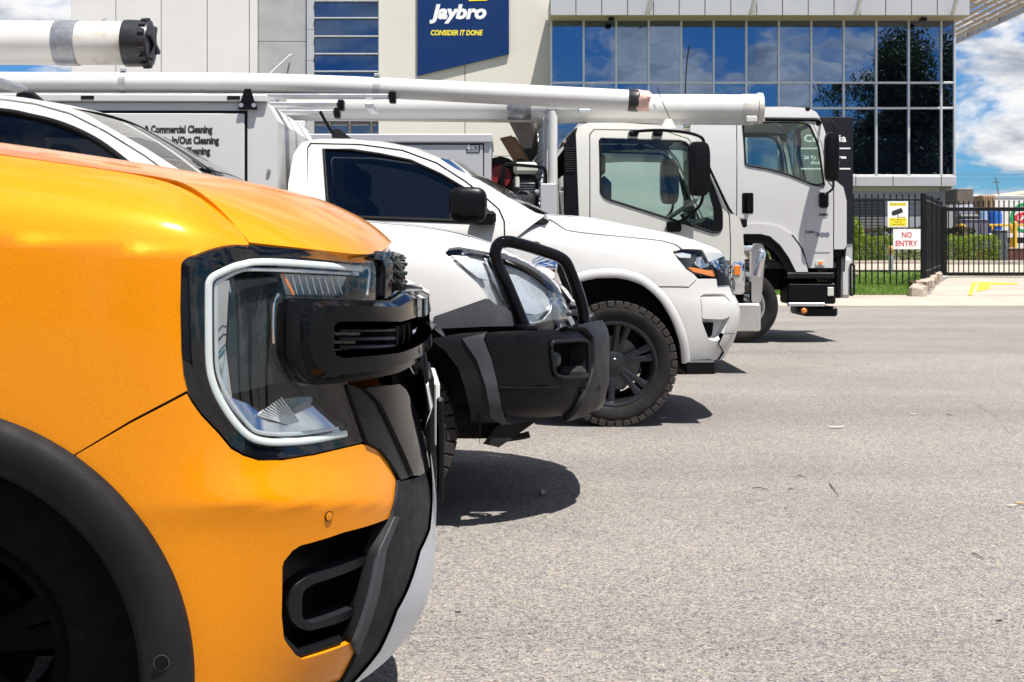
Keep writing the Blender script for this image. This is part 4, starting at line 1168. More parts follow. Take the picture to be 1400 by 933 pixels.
def surf_offset(S, off):
    T = Surf.__new__(Surf); T.g = S.g + S.n.reshape(S.g.shape) * off; T.n = S.n; T.v = T.g.reshape(-1, 3); T.t = S.t
    T.bvh = BVHTree.FromPolygons([tuple(p) for p in T.v], T.t); return T
def wheel(parent, x, y, z, r, wdt, rim, out=-1, spokes=6, rimmat='rim_dark', tread=True, steer=0.0, name='wheel', split=True, tyremat='rubber', blocks=44, hub='rim_dark', disc='disc_grey'):
    """tyre with tread blocks and side lugs, rim with paired spokes, hub and nuts; out = side the face looks to"""
    w = bpy.data.objects.new(name, None); COL.objects.link(w); w.parent = parent; w.location = (x, y, z); w.rotation_euler = (0, 0, steer)
    h = wdt / 2; ax = (0, out, 0)
    t = MB()
    pr = [(rim + .004, -h * .80), (rim + .012, -h * .86), ((rim + r) / 2, -h * 1.02), (r - .045, -h * .99), (r - .018, -h * .88), (r - .010, -h * .7), (r - .010, h * .7), (r - .018, h * .88), (r - .045, h * .99), ((rim + r) / 2, h * 1.02), (rim + .012, h * .86), (rim + .004, h * .80)]
    t.lathe(pr, (0, 0, 0), ax, 56, False)
    t.build('tyre', tyremat, w)
    if tread:
        m = MB(); n = blocks
        for i in range(n):
            a = 2 * math.pi * i / n; ca, sa = math.cos(a), math.sin(a); s = .5 * 2 * math.pi * r / n
            M0 = Matrix(((ca, 0, -sa, 0), (0, 1, 0, 0), (sa, 0, ca, 0), (0, 0, 0, 1)))
            # local: x radial, z tangential
            for (y0, y1, q) in ((-.98, -.52, 0), (-.44, -.04, .5), (.04, .44, 0), (.52, .98, .5)):
                sh = q * 2 * s * .9
                z0, z1 = -s * .90 + sh, s * .78 + sh
                m.bx(r - .016, r, y0 * h, y1 * h, z0, z1, .004, M0)
            for sd in (-1, 1):
                L = .026 if i % 2 else .016
                m.bx(r - .018 - L, r - .012, sd * h * .90 - .006, sd * h * .985, -s * .86, s * .74, .004, M0)
        m.build('tread', 'tread_dust' if tyremat == 'rubber' else tyremat, w, smooth=None)
    R_ = MB(); o = out
    R_.lathe([(rim - .055, -h * .7), (rim - .02, -h * .75), (rim + .008, -h * .82), (rim + .008, -h * .70), (rim - .022, -h * .5), (rim - .03, h * .40), (rim - .018, h * .70), (rim + .010, h * .78), (rim + .012, h * .86), (rim + .002, h * .89), (rim - .012, h * .84), (rim - .022, h * .62)], (0, 0, 0), ax, 48, False)
    rm = R_.build('rim', rimmat, w)
    if spokes:
        for i in range(spokes):
            a0 = 2 * math.pi * i / spokes + .3
            for da in (-.14, .14):
                m = MB(); rows = []
                for rr, yy, wd, th in ((.05, h * .50, .024, .022), (rim * .38, h * .56, .021, .022), (rim * .7, h * .66, .020, .02), (rim - .018, h * .70, .026, .022)):
                    a = a0 + da * min(1, rr / (rim * .55)) * (1.0 if rr > .06 else .8)
                    e = Vector((math.cos(a), 0, math.sin(a))); tt = Vector((-math.sin(a), 0, math.cos(a)))
                    c = e * rr
                    rows.append([c + tt * wd + V3(0, o * (yy - th), 0), c + tt * wd * .9 + V3(0, o * (yy - .004), 0), c + tt * wd * .55 + V3(0, o * yy, 0), c - tt * wd * .55 + V3(0, o * yy, 0), c - tt * wd * .9 + V3(0, o * (yy - .004), 0), c - tt * wd + V3(0, o * (yy - th), 0)])
                m.grid(rows, closed_v=True); m.build('spoke', rimmat, w)
        MB().lathe([(.075, h * .2), (.075, h * .5), (.062, h * .56), (.034, h * .58), (.033, h * .66), (.028, h * .69), (.0005, h * .70)], (0, 0, 0), ax, 28).build('hub', hub, w)
        m = MB()
        for i in range(6):
            a = 2 * math.pi * i / 6 + .1; e = Vector((math.cos(a), 0, math.sin(a))) * .055
            m.cyl(e + V3(0, o * h * .45, 0), e + V3(0, o * (h * .585), 0), .011, n=6)
        m.build('wheel_nuts', hub, w)
        MB().lathe([(.02, h * .15), (rim * .66, h * .15), (rim * .66, h * .05), (.02, h * .05)], (0, 0, 0), ax, 32, True).build('brake_disc', disc, w)
    else:
        MB().lathe([(rim - .02, h * .55), (rim * .72, -h * .10), (rim * .50, -h * .02), (rim * .40, h * .30), (rim * .36, h * .62), (.0005, h * .66)], (0, 0, 0), ax, 36).build('hub', hub, w)
        m = MB()
        for i in range(8):
            a = 2 * math.pi * i / 8; e = Vector((math.cos(a), 0, math.sin(a))) * rim * .56
            m.cyl(e + V3(0, -o * h * .05, 0), e + V3(0, o * h * .12, 0), .016, n=6)
        m.build('wheel_nuts', 'raw_alloy', w)
    return w

# ================================================================== orange pickup in the foreground
F1 = Frame(-1.051, 3.046, R(5))
car1 = thing('orange_pickup', 'glossy orange pickup with C-shaped headlight strip and black wheel arch trim', 'pickup', F1.loc, F1.yaw)
def rows1(rows):
    return [[F1.y(*p) for p in r] for r in rows]
_y2 = [-.945, -.945, -.945, -.945, -.943, -.938, -.920, -.890, -.845, -.790, -.710, -.60, -.42, -.2, 0]
def _row(py, ys, px):
    py = py if isinstance(py, (list, tuple)) else [py] * 15
    return [(x, y, q) for x, y, q in zip(px, py, ys)]
_px = [-750, -450, -150, 50, 180, 250, 300, 345, 400, 450, 500]
def dy(base, *ch):
    b = list(base)
    return b
ROW = [
 _row([142, 163, 192, 219, 237, 251, 287, 331, 338, 343, 349, 350, 354, 357, 358], [-.80, -.80, -.80, -.80, -.80, -.803, -.83, -.857, -.832, -.782, -.702, -.60, -.42, -.2, 0], [-750, -450, -150, 50, 180, 250, 300, 341, 398, 448, 498, 527, 548, 560, 557]),
 _row([165, 188, 214, 238, 255, 270, 300, 334, 342, 347, 352, 354, 358, 361, 362], [-.855, -.855, -.855, -.855, -.855, -.855, -.858, -.868, -.836, -.784, -.704, -.60, -.42, -.2, 0], [-750, -450, -150, 50, 180, 250, 300, 342, 398, 448, 498, 528, 549, 561, 558]),
 _row([220, 240, 260, 277, 290, 302, 322, 342, 350, 355, 360, 361, 364, 367, 368], [-.918, -.918, -.918, -.918, -.916, -.912, -.898, -.880, -.840, -.786, -.706, -.60, -.42, -.2, 0], [-750, -450, -150, 50, 180, 250, 300, 343, 399, 449, 499, 529, 550, 562, 559]),
 _row([275, 292, 310, 324, 336, 345, 352, 362, 370, 374, 378, 379, 381, 383, 384], [-.948, -.948, -.948, -.948, -.945, -.938, -.918, -.888, -.844, -.789, -.709, -.60, -.42, -.2, 0], [-750, -450, -150, 50, 180, 250, 300, 344, 400, 450, 500, 531, 552, 564, 561]),
 _row([290, 306, 323, 337, 348, 357, 364, 374, 386, 390, 394, 395, 396, 397, 397], [-.954, -.954, -.954, -.954, -.951, -.943, -.922, -.891, -.846, -.791, -.711, -.60, -.42, -.2, 0], _px + [532, 553, 565, 562]),
 _row(450, [-.957, -.957, -.957, -.957, -.955, -.947, -.926, -.895, -.850, -.794, -.714, -.60, -.42, -.2, 0], _px + [535, 556, 567, 564]),
 _row(540, [-.957, -.957, -.957, -.957, -.956, -.950, -.931, -.901, -.855, -.799, -.719, -.61, -.42, -.2, 0], _px + [538, 560, 572, 569]),
 _row(625, [-.957, -.957, -.957, -.957, -.957, -.952, -.937, -.911, -.868, -.811, -.732, -.625, -.44, -.2, 0], _px + [546, 572, 586, 583]),
 _row(682, [-.957, -.957, -.957, -.957, -.957, -.956, -.949, -.933, -.897, -.843, -.764, -.647, -.45, -.2, 0], _px + [550, 578, 592, 589]),
 _row(700, [-.957, -.957, -.957, -.957, -.957, -.956, -.948, -.931, -.895, -.841, -.761, -.645, -.45, -.2, 0], _px + [550, 578, 592, 589]),
 _row(735, [-.957, -.957, -.957, -.957, -.956, -.952, -.942, -.923, -.886, -.832, -.752, -.637, -.44, -.2, 0], _px + [549, 577, 591, 588]),
 _row(820, [-.957, -.957, -.957, -.957, -.955, -.950, -.936, -.912, -.870, -.815, -.735, -.62, -.43, -.2, 0], _px + [544, 572, 586, 583]),
 _row(890, [-.957, -.957, -.957, -.957, -.953, -.946, -.929, -.900, -.850, -.785, -.695, -.575, -.40, -.2, 0], _px[:-1] + [492, 525, 548, 558, 555]),
 _row(950, [-.957, -.957, -.957, -.957, -.950, -.940, -.920, -.885, -.825, -.745, -.640, -.515, -.36, -.18, 0], _px[:8] + [395, 440, 472, 498, 514, 522, 519]),
]
S1 = Surf(rows1(ROW), 8, smooth=10, flip=False, along=45)
# make the normals face outwards
if (S1.n[len(S1.n) // 3] * np.array([0, -1, 0])).sum() < 0: S1.n = -S1.n
def on1(pts, S=None): return [F1.on(S or S1, *p) for p in pts]
DV = (-.45, .89, 0)
arch_o = [(0, 555), (60, 590), (105, 625), (150, 672), (185, 720), (215, 775), (240, 840), (258, 900), (270, 955)]
arch_i = [(0, 640), (40, 672), (80, 708), (120, 756), (150, 808), (176, 864), (190, 910), (198, 955)]
# --- fender
ao = [F1.y(px, py, -.957) for px, py in arch_o]
top0 = F1.y(0, 555, -.957)
Ro = [math.hypot(p.x, p.z - .40) for p in ao]
RO = sum(Ro) / len(Ro)
RI = sum(math.hypot(F1.y(px, py, -.975).x, F1.y(px, py, -.975).z - .40) for px, py in arch_i) / len(arch_i)
lamp = [(247.5, 362), (251, 356), (257, 352), (287, 341), (303, 337), (318, 335), (340, 335.5), (400, 341), (460, 347), (502, 353), (514, 357), (517, 366), (514, 408), (484, 470), (473, 528), (497, 598), (495, 605), (430, 620), (387, 627), (354, 627.5), (334, 621), (317, 611), (299, 589.5), (275.5, 565), (258, 540), (251, 512), (248, 479), (246.5, 420)]
shut = [(-750, 142), (-450, 163), (-150, 192), (50, 219), (180, 237.5), (228, 245), (250, 251.5), (272, 263), (300, 286), (322, 309), (339, 331.5)]
arc_pts = lambda a0, a1, n, r, y: [Vector((r * math.cos(a), y, .40 + r * math.sin(a))) for a in np.linspace(a0, a1, n)]
seam_a = math.atan2(F1.y(103, 617, -.957).z - .40, F1.y(103, 617, -.957).x)
lam_rear = [p for p in lamp if p[0] < 341]
i0 = lamp.index((340, 335.5))
fend = on1(shut[1:]) + [F1.on(S1, *p) for p in reversed(lamp[:i0 + 1])] + [F1.on(S1, *p) for p in reversed(lamp[lamp.index((258, 540)):])] + on1([(256, 534), (180, 574)]) \
    + [S1.near(p)[0] for p in arc_pts(seam_a, math.pi * .98, 26, RO, -.957)] + [S1.near(p)[0] for p in ([Vector((-.64, -.957, .42)), Vector((-.64, -.957, .8)), Vector((-.64, -.95, 1.15)), Vector((-.64, -.86, 1.27))])]
panel('fender', 'paint_orange', S1, fend, car1, d=DV, res=.016, lip=.014)
# --- bumper skin, with the pocket of the fog lamp left open
pocket = [(531, 709), (470, 728), (411, 746), (400, 753), (388, 768), (386, 776), (385, 843), (388, 872), (392, 880), (405, 897), (413, 902), (476, 881)]
bump = on1([(106, 621.5), (180, 578.5), (255.5, 539.5)]) + on1([(262, 551), (275, 569), (298, 593), (316, 614.5), (333, 624), (354, 630.5), (387, 630), (430, 623), (494, 608), (503, 609.5), (516, 616), (530, 633), (541, 655), (538, 685), (531, 709)]) \
    + on1(pocket[1:]) + on1([(479, 881), (484, 892), (470, 920), (456, 945)]) + [S1.near(p)[0] for p in arc_pts(-.02, seam_a - .010, 18, RO, -.957)]
panel('bumper_skin', 'paint_orange', S1, bump, car1, d=DV, res=.014, lip=.014)
# pocket walls and floor
def inset(S, pts, f, off0, off1, name, mt, parent, floor=True):
    """a recess: walls from the rim down to off1, and its floor"""
    P0 = [F1.on(S, *p) for p in pts]; N = [S.near(p)[1] for p in P0]
    c = sum(P0, Vector()) / len(P0)
    A = [p + n * off0 for p, n in zip(P0, N)]; nn = sum(N, Vector()).normalized()
    B = [c + (p - c) * f + nn * off1 for p in P0]
    for sy in (1, -1):
        m = MB(); m.grid([A, B], closed_v=True)
        if floor:
            k = len(B); m.add(B + [sum(B, Vector()) / k], [(i, (i + 1) % k, k) for i in range(k)])
        m.v = [(x, y * sy, z) for x, y, z in m.v]
        m.build(name, mt, parent)
inset(S1, dense_px := [tuple(p) for p in rnd(pocket, 3, 3)], .93, -.010, -.075, 'fog_pocket', 'satin_black', car1)
def tube_on(S, pts, r, off, name, mt, parent, k=6, n=10, sy=.9, close=False, mirror=True):
    P = cr([F1.on(S, *p) + S.near(F1.on(S, *p))[1] * off for p in pts], k, close)
    for s in ((1, -1) if mirror else (1,)):
        m = MB().tube([(p[0], p[1] * s, p[2]) for p in P], r, n, closed=close, sy=sy); m.build(name, mt, parent)
S1f = surf_offset(S1, -.016)
panel('fog_bezel', 'grey_plastic', S1f, [F1.on(S1f, *p) for p in rnd([(394, 832), (398, 812), (405, 800), (424, 786), (503, 760), (496, 774), (428, 799), (417, 806), (413, 816), (413, 842), (417, 850), (425, 853), (485, 832), (480, 846), (424, 863), (409, 859), (398, 848)], 4, 3)], car1, d=DV, res=.012, lip=.03)
tube_on(S1, [(388, 876), (406, 895), (416, 897), (470, 879)], .009, -.012, 'pocket_trim', 'satin_black', car1)
tube_on(S1, [(422, 806), (421, 822), (422, 838)], .0075, -.035, 'fog_lamp', 'lamp_silver', car1)
# sensor buttons
for px, py, mt, rr in ((449, 706, 'paint_orange', 6.2), (221, 906, 'satin_black', 9)):
    q = F1.on(S1, px, py); n = S1.near(q)[1]
    if mt == 'satin_black': q = F1.y(px, py, -.986); n = Vector((0, -1, 0))
    r_ = rr * (q - F1.o).length / FPX
    for s in (1, -1):
        m = MB().lathe([(r_ * 1.12, .0005), (r_ * 1.12, .0022), (r_, .0022), (r_ * .98, .0008)], q, n, 24)
        m.v = [(x, y * s, z) for x, y, z in m.v]; o = m.build('sensor_ring', 'seal_rubber' if mt != 'satin_black' else 'faded_plastic', car1)
        m = MB().lathe([(r_ * .97, .0006), (r_ * .9, .003), (.0005, .0034)], q, n, 24); m.v = [(x, y * s, z) for x, y, z in m.v]; m.build('parking_sensor', mt, car1)
# --- dark lower trims, skid plate
strip = [(541.5, 657), (545, 659), (566, 654), (578, 646), (584, 672), (581, 723), (567, 753), (536, 832), (513, 886), (472, 935), (455, 960), (448, 960), (466, 930), (485.5, 893), (480, 880.5), (514, 751), (534, 705), (539, 682)]
def cpt(z, S): h = S.ray((4, 0, z), (-1, 0, 0)); return h[0]
panel('bumper_trim', 'charcoal_plastic', S1, on1(strip), car1, d=DV, res=.014, off=.006, lip=.03)
bev = [(534, 706), (540, 706), (522, 752), (489, 880), (484, 893), (479, 880), (514, 751)]
panel('trim_edge', 'faded_plastic', S1, on1(bev), car1, d=DV, res=.014, off=.010, lip=.01)
sk = [(584.5, 672), (581.5, 723), (568, 753), (537, 832), (514, 886), (473, 935)]
S1k = surf_offset(S1, .010)
skp = [F1.on(S1, *p) for p in sk]
zl = [p.z for p in skp]
skid = skp + [cpt(z, S1) for z in (.43, .55, .70, .80)]
panel('skid_plate', 'silver_paint', S1, skid, car1, d=(-.8, .6, 0), res=.02, off=.011, lip=.03)
# --- gloss black cheek under the C bar
panel('grille_cheek', 'gloss_black', S1, on1([(491, 531), (537, 526), (546, 534), (561, 566), (572, 600), (579, 640), (566, 651), (556, 651), (537, 606), (512, 552)]), car1, d=DV, res=.012, off=.014, lip=.03)
panel('cheek_trim', 'satin_black', S1, on1([(471, 526), (490, 532), (511, 553), (536, 607), (556, 652), (544, 657), (530, 633), (516, 614), (499, 606)]), car1, d=DV, res=.012, off=.007, lip=.03)
# --- headlight
def hl(sy):
    return None
S1in = surf_offset(S1, -.045)
lens_o = panel('headlight', 'seal_rubber', S1in, [S1in.near(F1.on(S1, *p) - S1.near(F1.on(S1, *p))[1] * .045)[0] for p in lamp], car1, d=DV, res=.02, lip=0, mirror=False)
lamp_r = [o for o in car1.children if o.name.startswith('headlight')]
hp = lens_o
# mirrored lamp
me2 = hp.data.copy()
for v in me2.vertices: v.co.y *= -1
hp2 = link('headlight', me2, car1)
def lamp_part(fn):
    """build a lamp piece for the near lamp and its mirror image on the far lamp"""
    for par, s in ((hp, 1), (hp2, -1)):
        m, nm, mt = fn(); m.v = [(x, y * s, z) for x, y, z in m.v]; m.build(nm, mt, par)
def rim_walls():
    A = [F1.on(S1, *p) for p in rnd(lamp, 4, 3)]; N = [S1.near(p)[1] for p in A]
    m = MB().grid([[p + n * .001 for p, n in zip(A, N)], [p - n * .012 for p, n in zip(A, N)], [p - n * .047 for p, n in zip(A, N)]], closed_v=True); return m, 'lamp_rim', 'seal_rubber'
lamp_part(rim_walls)
def bezel():
    A = [F1.on(S1, *p) for p in rnd(lamp, 4, 3)]
    P2 = np.array(rnd(lamp, 4, 3)); c = np.array([378., 478.])
    inn = [tuple(c + (p - c) * .90) for p in P2]; inn2 = [tuple(c + (p - c) * .80) for p in P2]
    r0 = [F1.on(S1, *p) - S1.near(F1.on(S1, *p))[1] * .010 for p in P2]; r1 = [F1.on(S1, *p) - S1.near(F1.on(S1, *p))[1] * .014 for p in inn]; r2 = [F1.on(S1, *p) - S1.near(F1.on(S1, *p))[1] * .040 for p in inn2]
    return MB().grid([r0, r1, r2], closed_v=True), 'bezel', 'gloss_black'
lamp_part(bezel)
drl = [(499, 367), (465, 364), (429, 361), (385, 357.5), (352, 357), (338, 359), (322, 365), (303, 373.5), (293, 379), (288, 386), (286.8, 398), (286.8, 440), (287, 480), (288.5, 505), (293, 524), (302, 545), (317, 569), (333, 588), (346, 598), (360, 603), (385, 605), (430, 602), (478, 593)]
def strip_of(pts, r, off, name, mt, flat=.55):
    def fn():
        P = [F1.on(S1, *p) - S1.near(F1.on(S1, *p))[1] * off for p in pts]
        N = [S1.near(F1.on(S1, *p))[1] for p in pts]
        P = [Vector(p) for p in cr(P, 5)]; N = [Vector(n).normalized() for n in cr(N, 5)]
        rows = []
        for i, (p, n) in enumerate(zip(P, N)):
            t = (P[min(i + 1, len(P) - 1)] - P[max(i - 1, 0)]).normalized(); b = t.cross(n).normalized()
            rows.append([p + b * r * math.cos(a) + n * r * flat * math.sin(a) for a in np.linspace(0, 2 * math.pi, 12, endpoint=False)])
        m = MB().grid(rows, closed_v=True); k = len(rows[0]); L = len(rows)
        m.f += [tuple(range(k)), tuple(range((L - 1) * k, L * k))]
        return m, name, mt
    return fn
lamp_part(strip_of(drl, .0063, .008, 'light_strip', 'light_guide'))
c_in = [(498, 374), (429, 370), (352, 366), (330, 371), (310, 381), (300, 388), (298.5, 400), (298.5, 440), (299, 480), (300, 503), (305, 522), (314, 541), (329, 563), (346, 583), (358, 591), (385, 594), (430, 592), (470, 586)]
lamp_part(strip_of(c_in, .0035, .013, 'light_strip_edge', 'lamp_silver'))
def quad(pts, offs, name, mt, sub=0):
    def fn():
        Q = [F1.on(S1, *p) - S1.near(F1.on(S1, *p))[1] * o for p, o in zip(pts, offs)]
        m = MB(); k = len(Q); m.add(Q + [sum(Q, Vector()) / k], [(i, (i + 1) % k, k) for i in range(k)]); return m, name, mt
    return fn
lamp_part(quad([(304, 385), (322, 383), (327, 400), (326, 440), (320, 480), (328, 520), (331, 556), (320, 560), (308, 528), (304, 490)], [.03, .025, .03, .04, .042, .04, .035, .03, .03, .03], 'side_reflector', 'chrome'))
lamp_part(quad([(329, 382), (392, 376), (402, 410), (399, 440), (402, 500), (410, 520), (330, 540), (326, 490), (328, 430)], [.036, .03, .028, .022, .022, .03, .034, .042, .042], 'projector_housing', 'lamp_smoke'))
lamp_part(strip_of([(389, 402), (384, 415), (382, 440), (383, 470)], .004, .018, 'projector_trim', 'chrome'))
# turn signal reflector with ribs
lamp_part(quad([(394, 371.5), (489, 377), (488, 404), (410, 403)], [.024, .024, .04, .04], 'turn_reflector', 'lamp_silver'))
for i in range(9):
    px = 406 + i * 9.2
    lamp_part(strip_of([(px - 4, 374 + i * .5), (px + 3, 402)], .0012, .024, 'reflector_rib', 'chrome'))
lamp_part(strip_of([(394, 371.5), (410, 403)], .003, .018, 'reflector_edge', 'amber'))
lamp_part(strip_of([(489, 374), (512, 366), (510, 404)], .004, .012, 'corner_trim', 'lamp_silver'))
# lower mirror bowl
lamp_part(quad([(309, 540), (332, 552), (420, 545), (466, 540), (488, 590), (400, 600), (352, 596), (330, 572)], [.020, .044, .044, .044, .016, .014, .014, .016], 'lower_reflector', 'chrome'))
for i in range(10):
    a = i / 9
    lamp_part(strip_of([(398 - 36 * a, 540 + 24 * a + 4), (424 - 20 * a, 577 + 3 * a)], .0015, .030 - .006 * a, 'reflector_rib', 'lamp_silver'))
lo = [F1.on(S1, *p) for p in rnd(lamp, 4, 3)]
for par, s in ((hp, 1), (hp2, -1)):
    o = panel('lens', 'lamp_lens', S1, lo, par, d=DV, res=.018, off=.0015, lip=0, mirror=False)
    if s < 0:
        for v in o.data.vertices: v.co.y *= -1
# dark gap above the lamp under the bonnet lip
tube_on(S1, [(337, 333), (370, 336), (430, 342), (505, 352)], .006, -.012, 'lamp_seal', 'seal_rubber', car1)
# --- C-shaped grille bar
S1c = surf_offset(S1, .026); S1d = surf_offset(S1, .042)
def onS(pts, S): return [F1.on(S, *p) for p in pts]
def cz(S, py, D=2.75):
    return cpt(CH - (py - HYP) * D / FPX, S)
co = onS(rnd([(410, 408), (540, 414), (566, 396)], [6, 8, 0], 5)[:-1] + [(560, 398)], S1c)
outer_c = onS([(399, 428), (402, 416), (409, 409.5), (420, 408), (480, 411), (540, 412), (562, 398), (577, 400)], S1c) + [cz(S1c, 396), cz(S1c, 487)] + onS([(580, 488), (566, 498), (544, 510), (500, 519), (466, 524), (434, 526), (424, 523), (414, 512), (402, 494), (399, 484)], S1c)
slot_c = onS([(452, 443), (458, 437), (500, 437), (545, 437.5), (565, 431), (578, 429)], S1c) + [cz(S1c, 426), cz(S1c, 462)] + onS([(578, 469), (565, 478), (540, 486), (506, 490), (466, 493), (455, 490), (452, 483)], S1c)
DW = (-.72, .69, 0)
def half_panel_pair(*a, **k): return panel(*a, **k)
panel('grille_bar', 'gloss_black', S1c, outer_c, car1, d=DW, res=.012, off=0, lip=.055, holes=[slot_c], flare=.004)
outer_d = onS([(425, 440), (428, 428), (436, 421), (450, 418), (500, 419), (545, 420), (566, 408), (583, 408)], S1d) + [cz(S1d, 404), cz(S1d, 480)] + onS([(585, 480), (570, 490), (545, 500), (500, 509), (462, 513), (446, 512), (436, 504), (428, 490), (425, 478)], S1d)
slot_d = onS([(457, 446), (463, 440), (500, 439.5), (548, 440), (568, 434), (582, 432)], S1d) + [cz(S1d, 430), cz(S1d, 460)] + onS([(582, 466), (568, 475), (545, 483), (506, 487), (470, 490), (460, 486), (457, 479)], S1d)
panel('grille_bar_face', 'gloss_black', S1d, outer_d, car1, d=DW, res=.012, off=0, lip=.017, holes=[slot_d], flare=.010)
# vanes inside the slot
for py in (451, 462.5, 474):
    tube_on(surf_offset(S1, .012), [(462, py), (500, py), (538, py - .5)], .0035, 0, 'vane', 'satin_black', car1, sy=1.6)
for px in (541, 550, 558):
    tube_on(surf_offset(S1, .010), [(px, 444), (px + 1, 462), (px, 481)], .003, 0, 'vane', 'satin_black', car1)
panel('slot_backing', 'liner_black', S1, onS([(450, 436), (575, 430)], S1) + [cz(S1, 424), cz(S1, 470)] + onS([(575, 470), (540, 486), (450, 492)], S1), car1, d=DW, res=.02, off=-.004, lip=0)
# --- grille mesh behind, lower grille brightwork
gb = [cz(S1, 372), cz(S1, 640)]
panel('grille_backing', 'liner_black', S1, onS([(520, 352), (545, 356), (556, 358)], S1) + [cz(S1, 362), cz(S1, 645)] + onS([(583, 640), (575, 600), (548, 534), (534, 470), (522, 400)], S1), car1, d=DW, res=.02, off=-.012, lip=0)
rgm = random.Random(2)
for py in (360, 372, 384, 512, 530, 548, 566, 584, 602):
    tube_on(S1, [(531 if py < 400 else 545 + (py - 512) * .33, py), (552 if py < 400 else 562 + (py - 512) * .16, py + 2)], .005, .004, 'grille_mesh', 'gloss_black', car1, n=6)
    tube_on(S1, [(533 if py < 400 else 548 + (py - 512) * .33, py - 4), (545 if py < 400 else 560 + (py - 512) * .2, py + 9)], .004, .006, 'grille_mesh', 'gloss_black', car1, n=6)
panel('grille_surround', 'gloss_black', S1, onS([(503, 354), (522, 344.5), (534, 341), (549, 349), (556, 352)], surf_offset(S1, .012)) + onS([(548, 356), (533, 356), (529, 366), (526, 408), (518, 410), (519, 366), (515, 357)], S1), car1, d=DW, res=.012, off=.012, lip=.03)
# bright lower lip of the grille and number plate
m = MB(); zt, zb = 0.93, .72
P0 = cpt(zt, S1); 
for s in (1,):
    rows = []
    for y in np.linspace(-.40, .40, 13):
        a = S1.ray((4, -abs(y), zt), (-1, 0, 0))[0]; b = S1.ray((4, -abs(y), zb), (-1, 0, 0))[0]
        rows.append([(a.x + .012, y, zt), (a.x + .030, y, zt - .06), (b.x + .030, y, zb + .04), (b.x + .018, y, zb)])
    m.grid(rows)
m.build('grille_lip', 'chrome', car1)
c = cpt(.74, S1)
npt = MB().bx(c.x + .035, c.x + .047, -.19, .19, .66, .80, .003).build('number_plate', 'plate_white', car1)
MB().bx(c.x + .005, c.x + .034, -.21, .21, .64, .82, .008).build('plate_holder', 'satin_black', car1)
q = F1.y(597, 590, -.30)
MB().bx(q.x, q.x + .016, -.31, -.27, F1.y(600, 686, -.3).z, F1.y(600, 545, -.3).z, .005).build('plate_bracket', 'satin_black', car1)
# --- wheel arch flare and liner
def flare(side):
    rows = []
    A = np.linspace(-.06, math.pi + .06, 72)
    for a in A:
        e = (math.cos(a), math.sin(a)); sec = [(RO + .004, -.950), (RO + .001, -.972), (RO - .012, -.984), (RO - .03, -.987), ((RO + RI) / 2, -.986), (RI + .012, -.978), (RI, -.968), (RI - .004, -.90)]
        rows.append([Vector((r * e[0], y * side, .40 + r * e[1])) for r, y in sec])
    return MB().grid(rows)
for s in (1, -1):
    flare(s).build('wheel_arch_trim', 'charcoal_plastic', car1, smooth=50)
    m = MB(); m.grid([[Vector(((RI + .02) * math.cos(a), y * s, .40 + (RI + .02) * math.sin(a))) for y in (-.955, -.75, -.42)] for a in np.linspace(-.3, math.pi + .3, 40)])
    n0 = 40; m.add([( (RI + .02) * math.cos(a), -.42 * s, .40 + (RI + .02) * math.sin(a)) for a in np.linspace(-.3, math.pi + .3, 40)], [tuple(range(40))])
    m.build('wheel_arch_liner', 'liner_black', car1)
wheel(car1, 0, -.67, .392, .392, .265, .205, -1, spokes=6, disc='liner_black', rimmat='liner_black', hub='liner_black', tyremat='rubber_shade')  # near wheel: arch shade painted in by near-black tyre, rim, hub and disc
wheel(car1, 0, .71, .392, .392, .265, .235, 1, spokes=6, tread=False)
wheel(car1, -3.27, -.80, .392, .392, .265, .235, -1, spokes=6, tread=False)
wheel(car1, -3.27, .80, .392, .392, .265, .235, 1, spokes=6, tread=False)
# --- bonnet
HR = [
 [(-520, 150, 0), (-300, 162, 0), (-128, 184, 0), (56, 206, 0), (222, 230, 0), (332, 249, 0), (424, 268, 0), (470, 286, 0), (508, 306, 0), (536, 330, 0)],
 [(-640, 134, -.25), (-400, 153, -.25), (-200, 170, -.25), (0, 195, -.25), (180, 221, -.25), (300, 242, -.25), (400, 262, -.26), (455, 283, -.29), (500, 308, -.34), (533, 333, -.40)],
 [(-690, 130, -.5), (-430, 151, -.5), (-220, 168, -.5), (0, 196, -.5), (170, 220, -.5), (280, 238, -.5), (365, 256, -.51), (420, 281, -.55), (470, 313, -.61), (511, 349, -.685)],
 [(-720, 134, -.70), (-450, 156, -.70), (-250, 173, -.70), (0, 202, -.70), (150, 223.5, -.70), (235, 237, -.70), (300, 256, -.715), (345, 279, -.74), (390, 309, -.775), (430, 341, -.80)],
 [(-750, 141, -.795), (-450, 162, -.795), (-150, 191, -.795), (50, 218, -.795), (180, 236.5, -.795), (228, 244, -.795), (251, 250.5, -.80), (275, 264, -.812), (305, 290, -.835), (341, 331.5, -.855)],
]
H1 = Surf(rows1(HR), 8, smooth=10)
g = H1.g
full = np.concatenate([g[::-1] , (g * np.array([1, -1, 1]))[1:]], 0)     # near edge -> centre -> far edge
full = np.concatenate([g[::-1][:-1], (g * np.array([1, -1, 1]))], 0)
hood = MB().grid([[tuple(p) for p in r] for r in full])
bord = [tuple(p) for p in full[0]] + [tuple(p) for p in full[1:, -1]] + [tuple(p) for p in full[-1][::-1][1:]]
low = [(x - .004, y * .995, z - .016) for x, y, z in bord]; low2 = [(x - .05, y * .97, z - .014) for x, y, z in bord]
hood.grid([bord, low, low2])
hood.build('bonnet', 'paint_orange', car1, smooth=40)
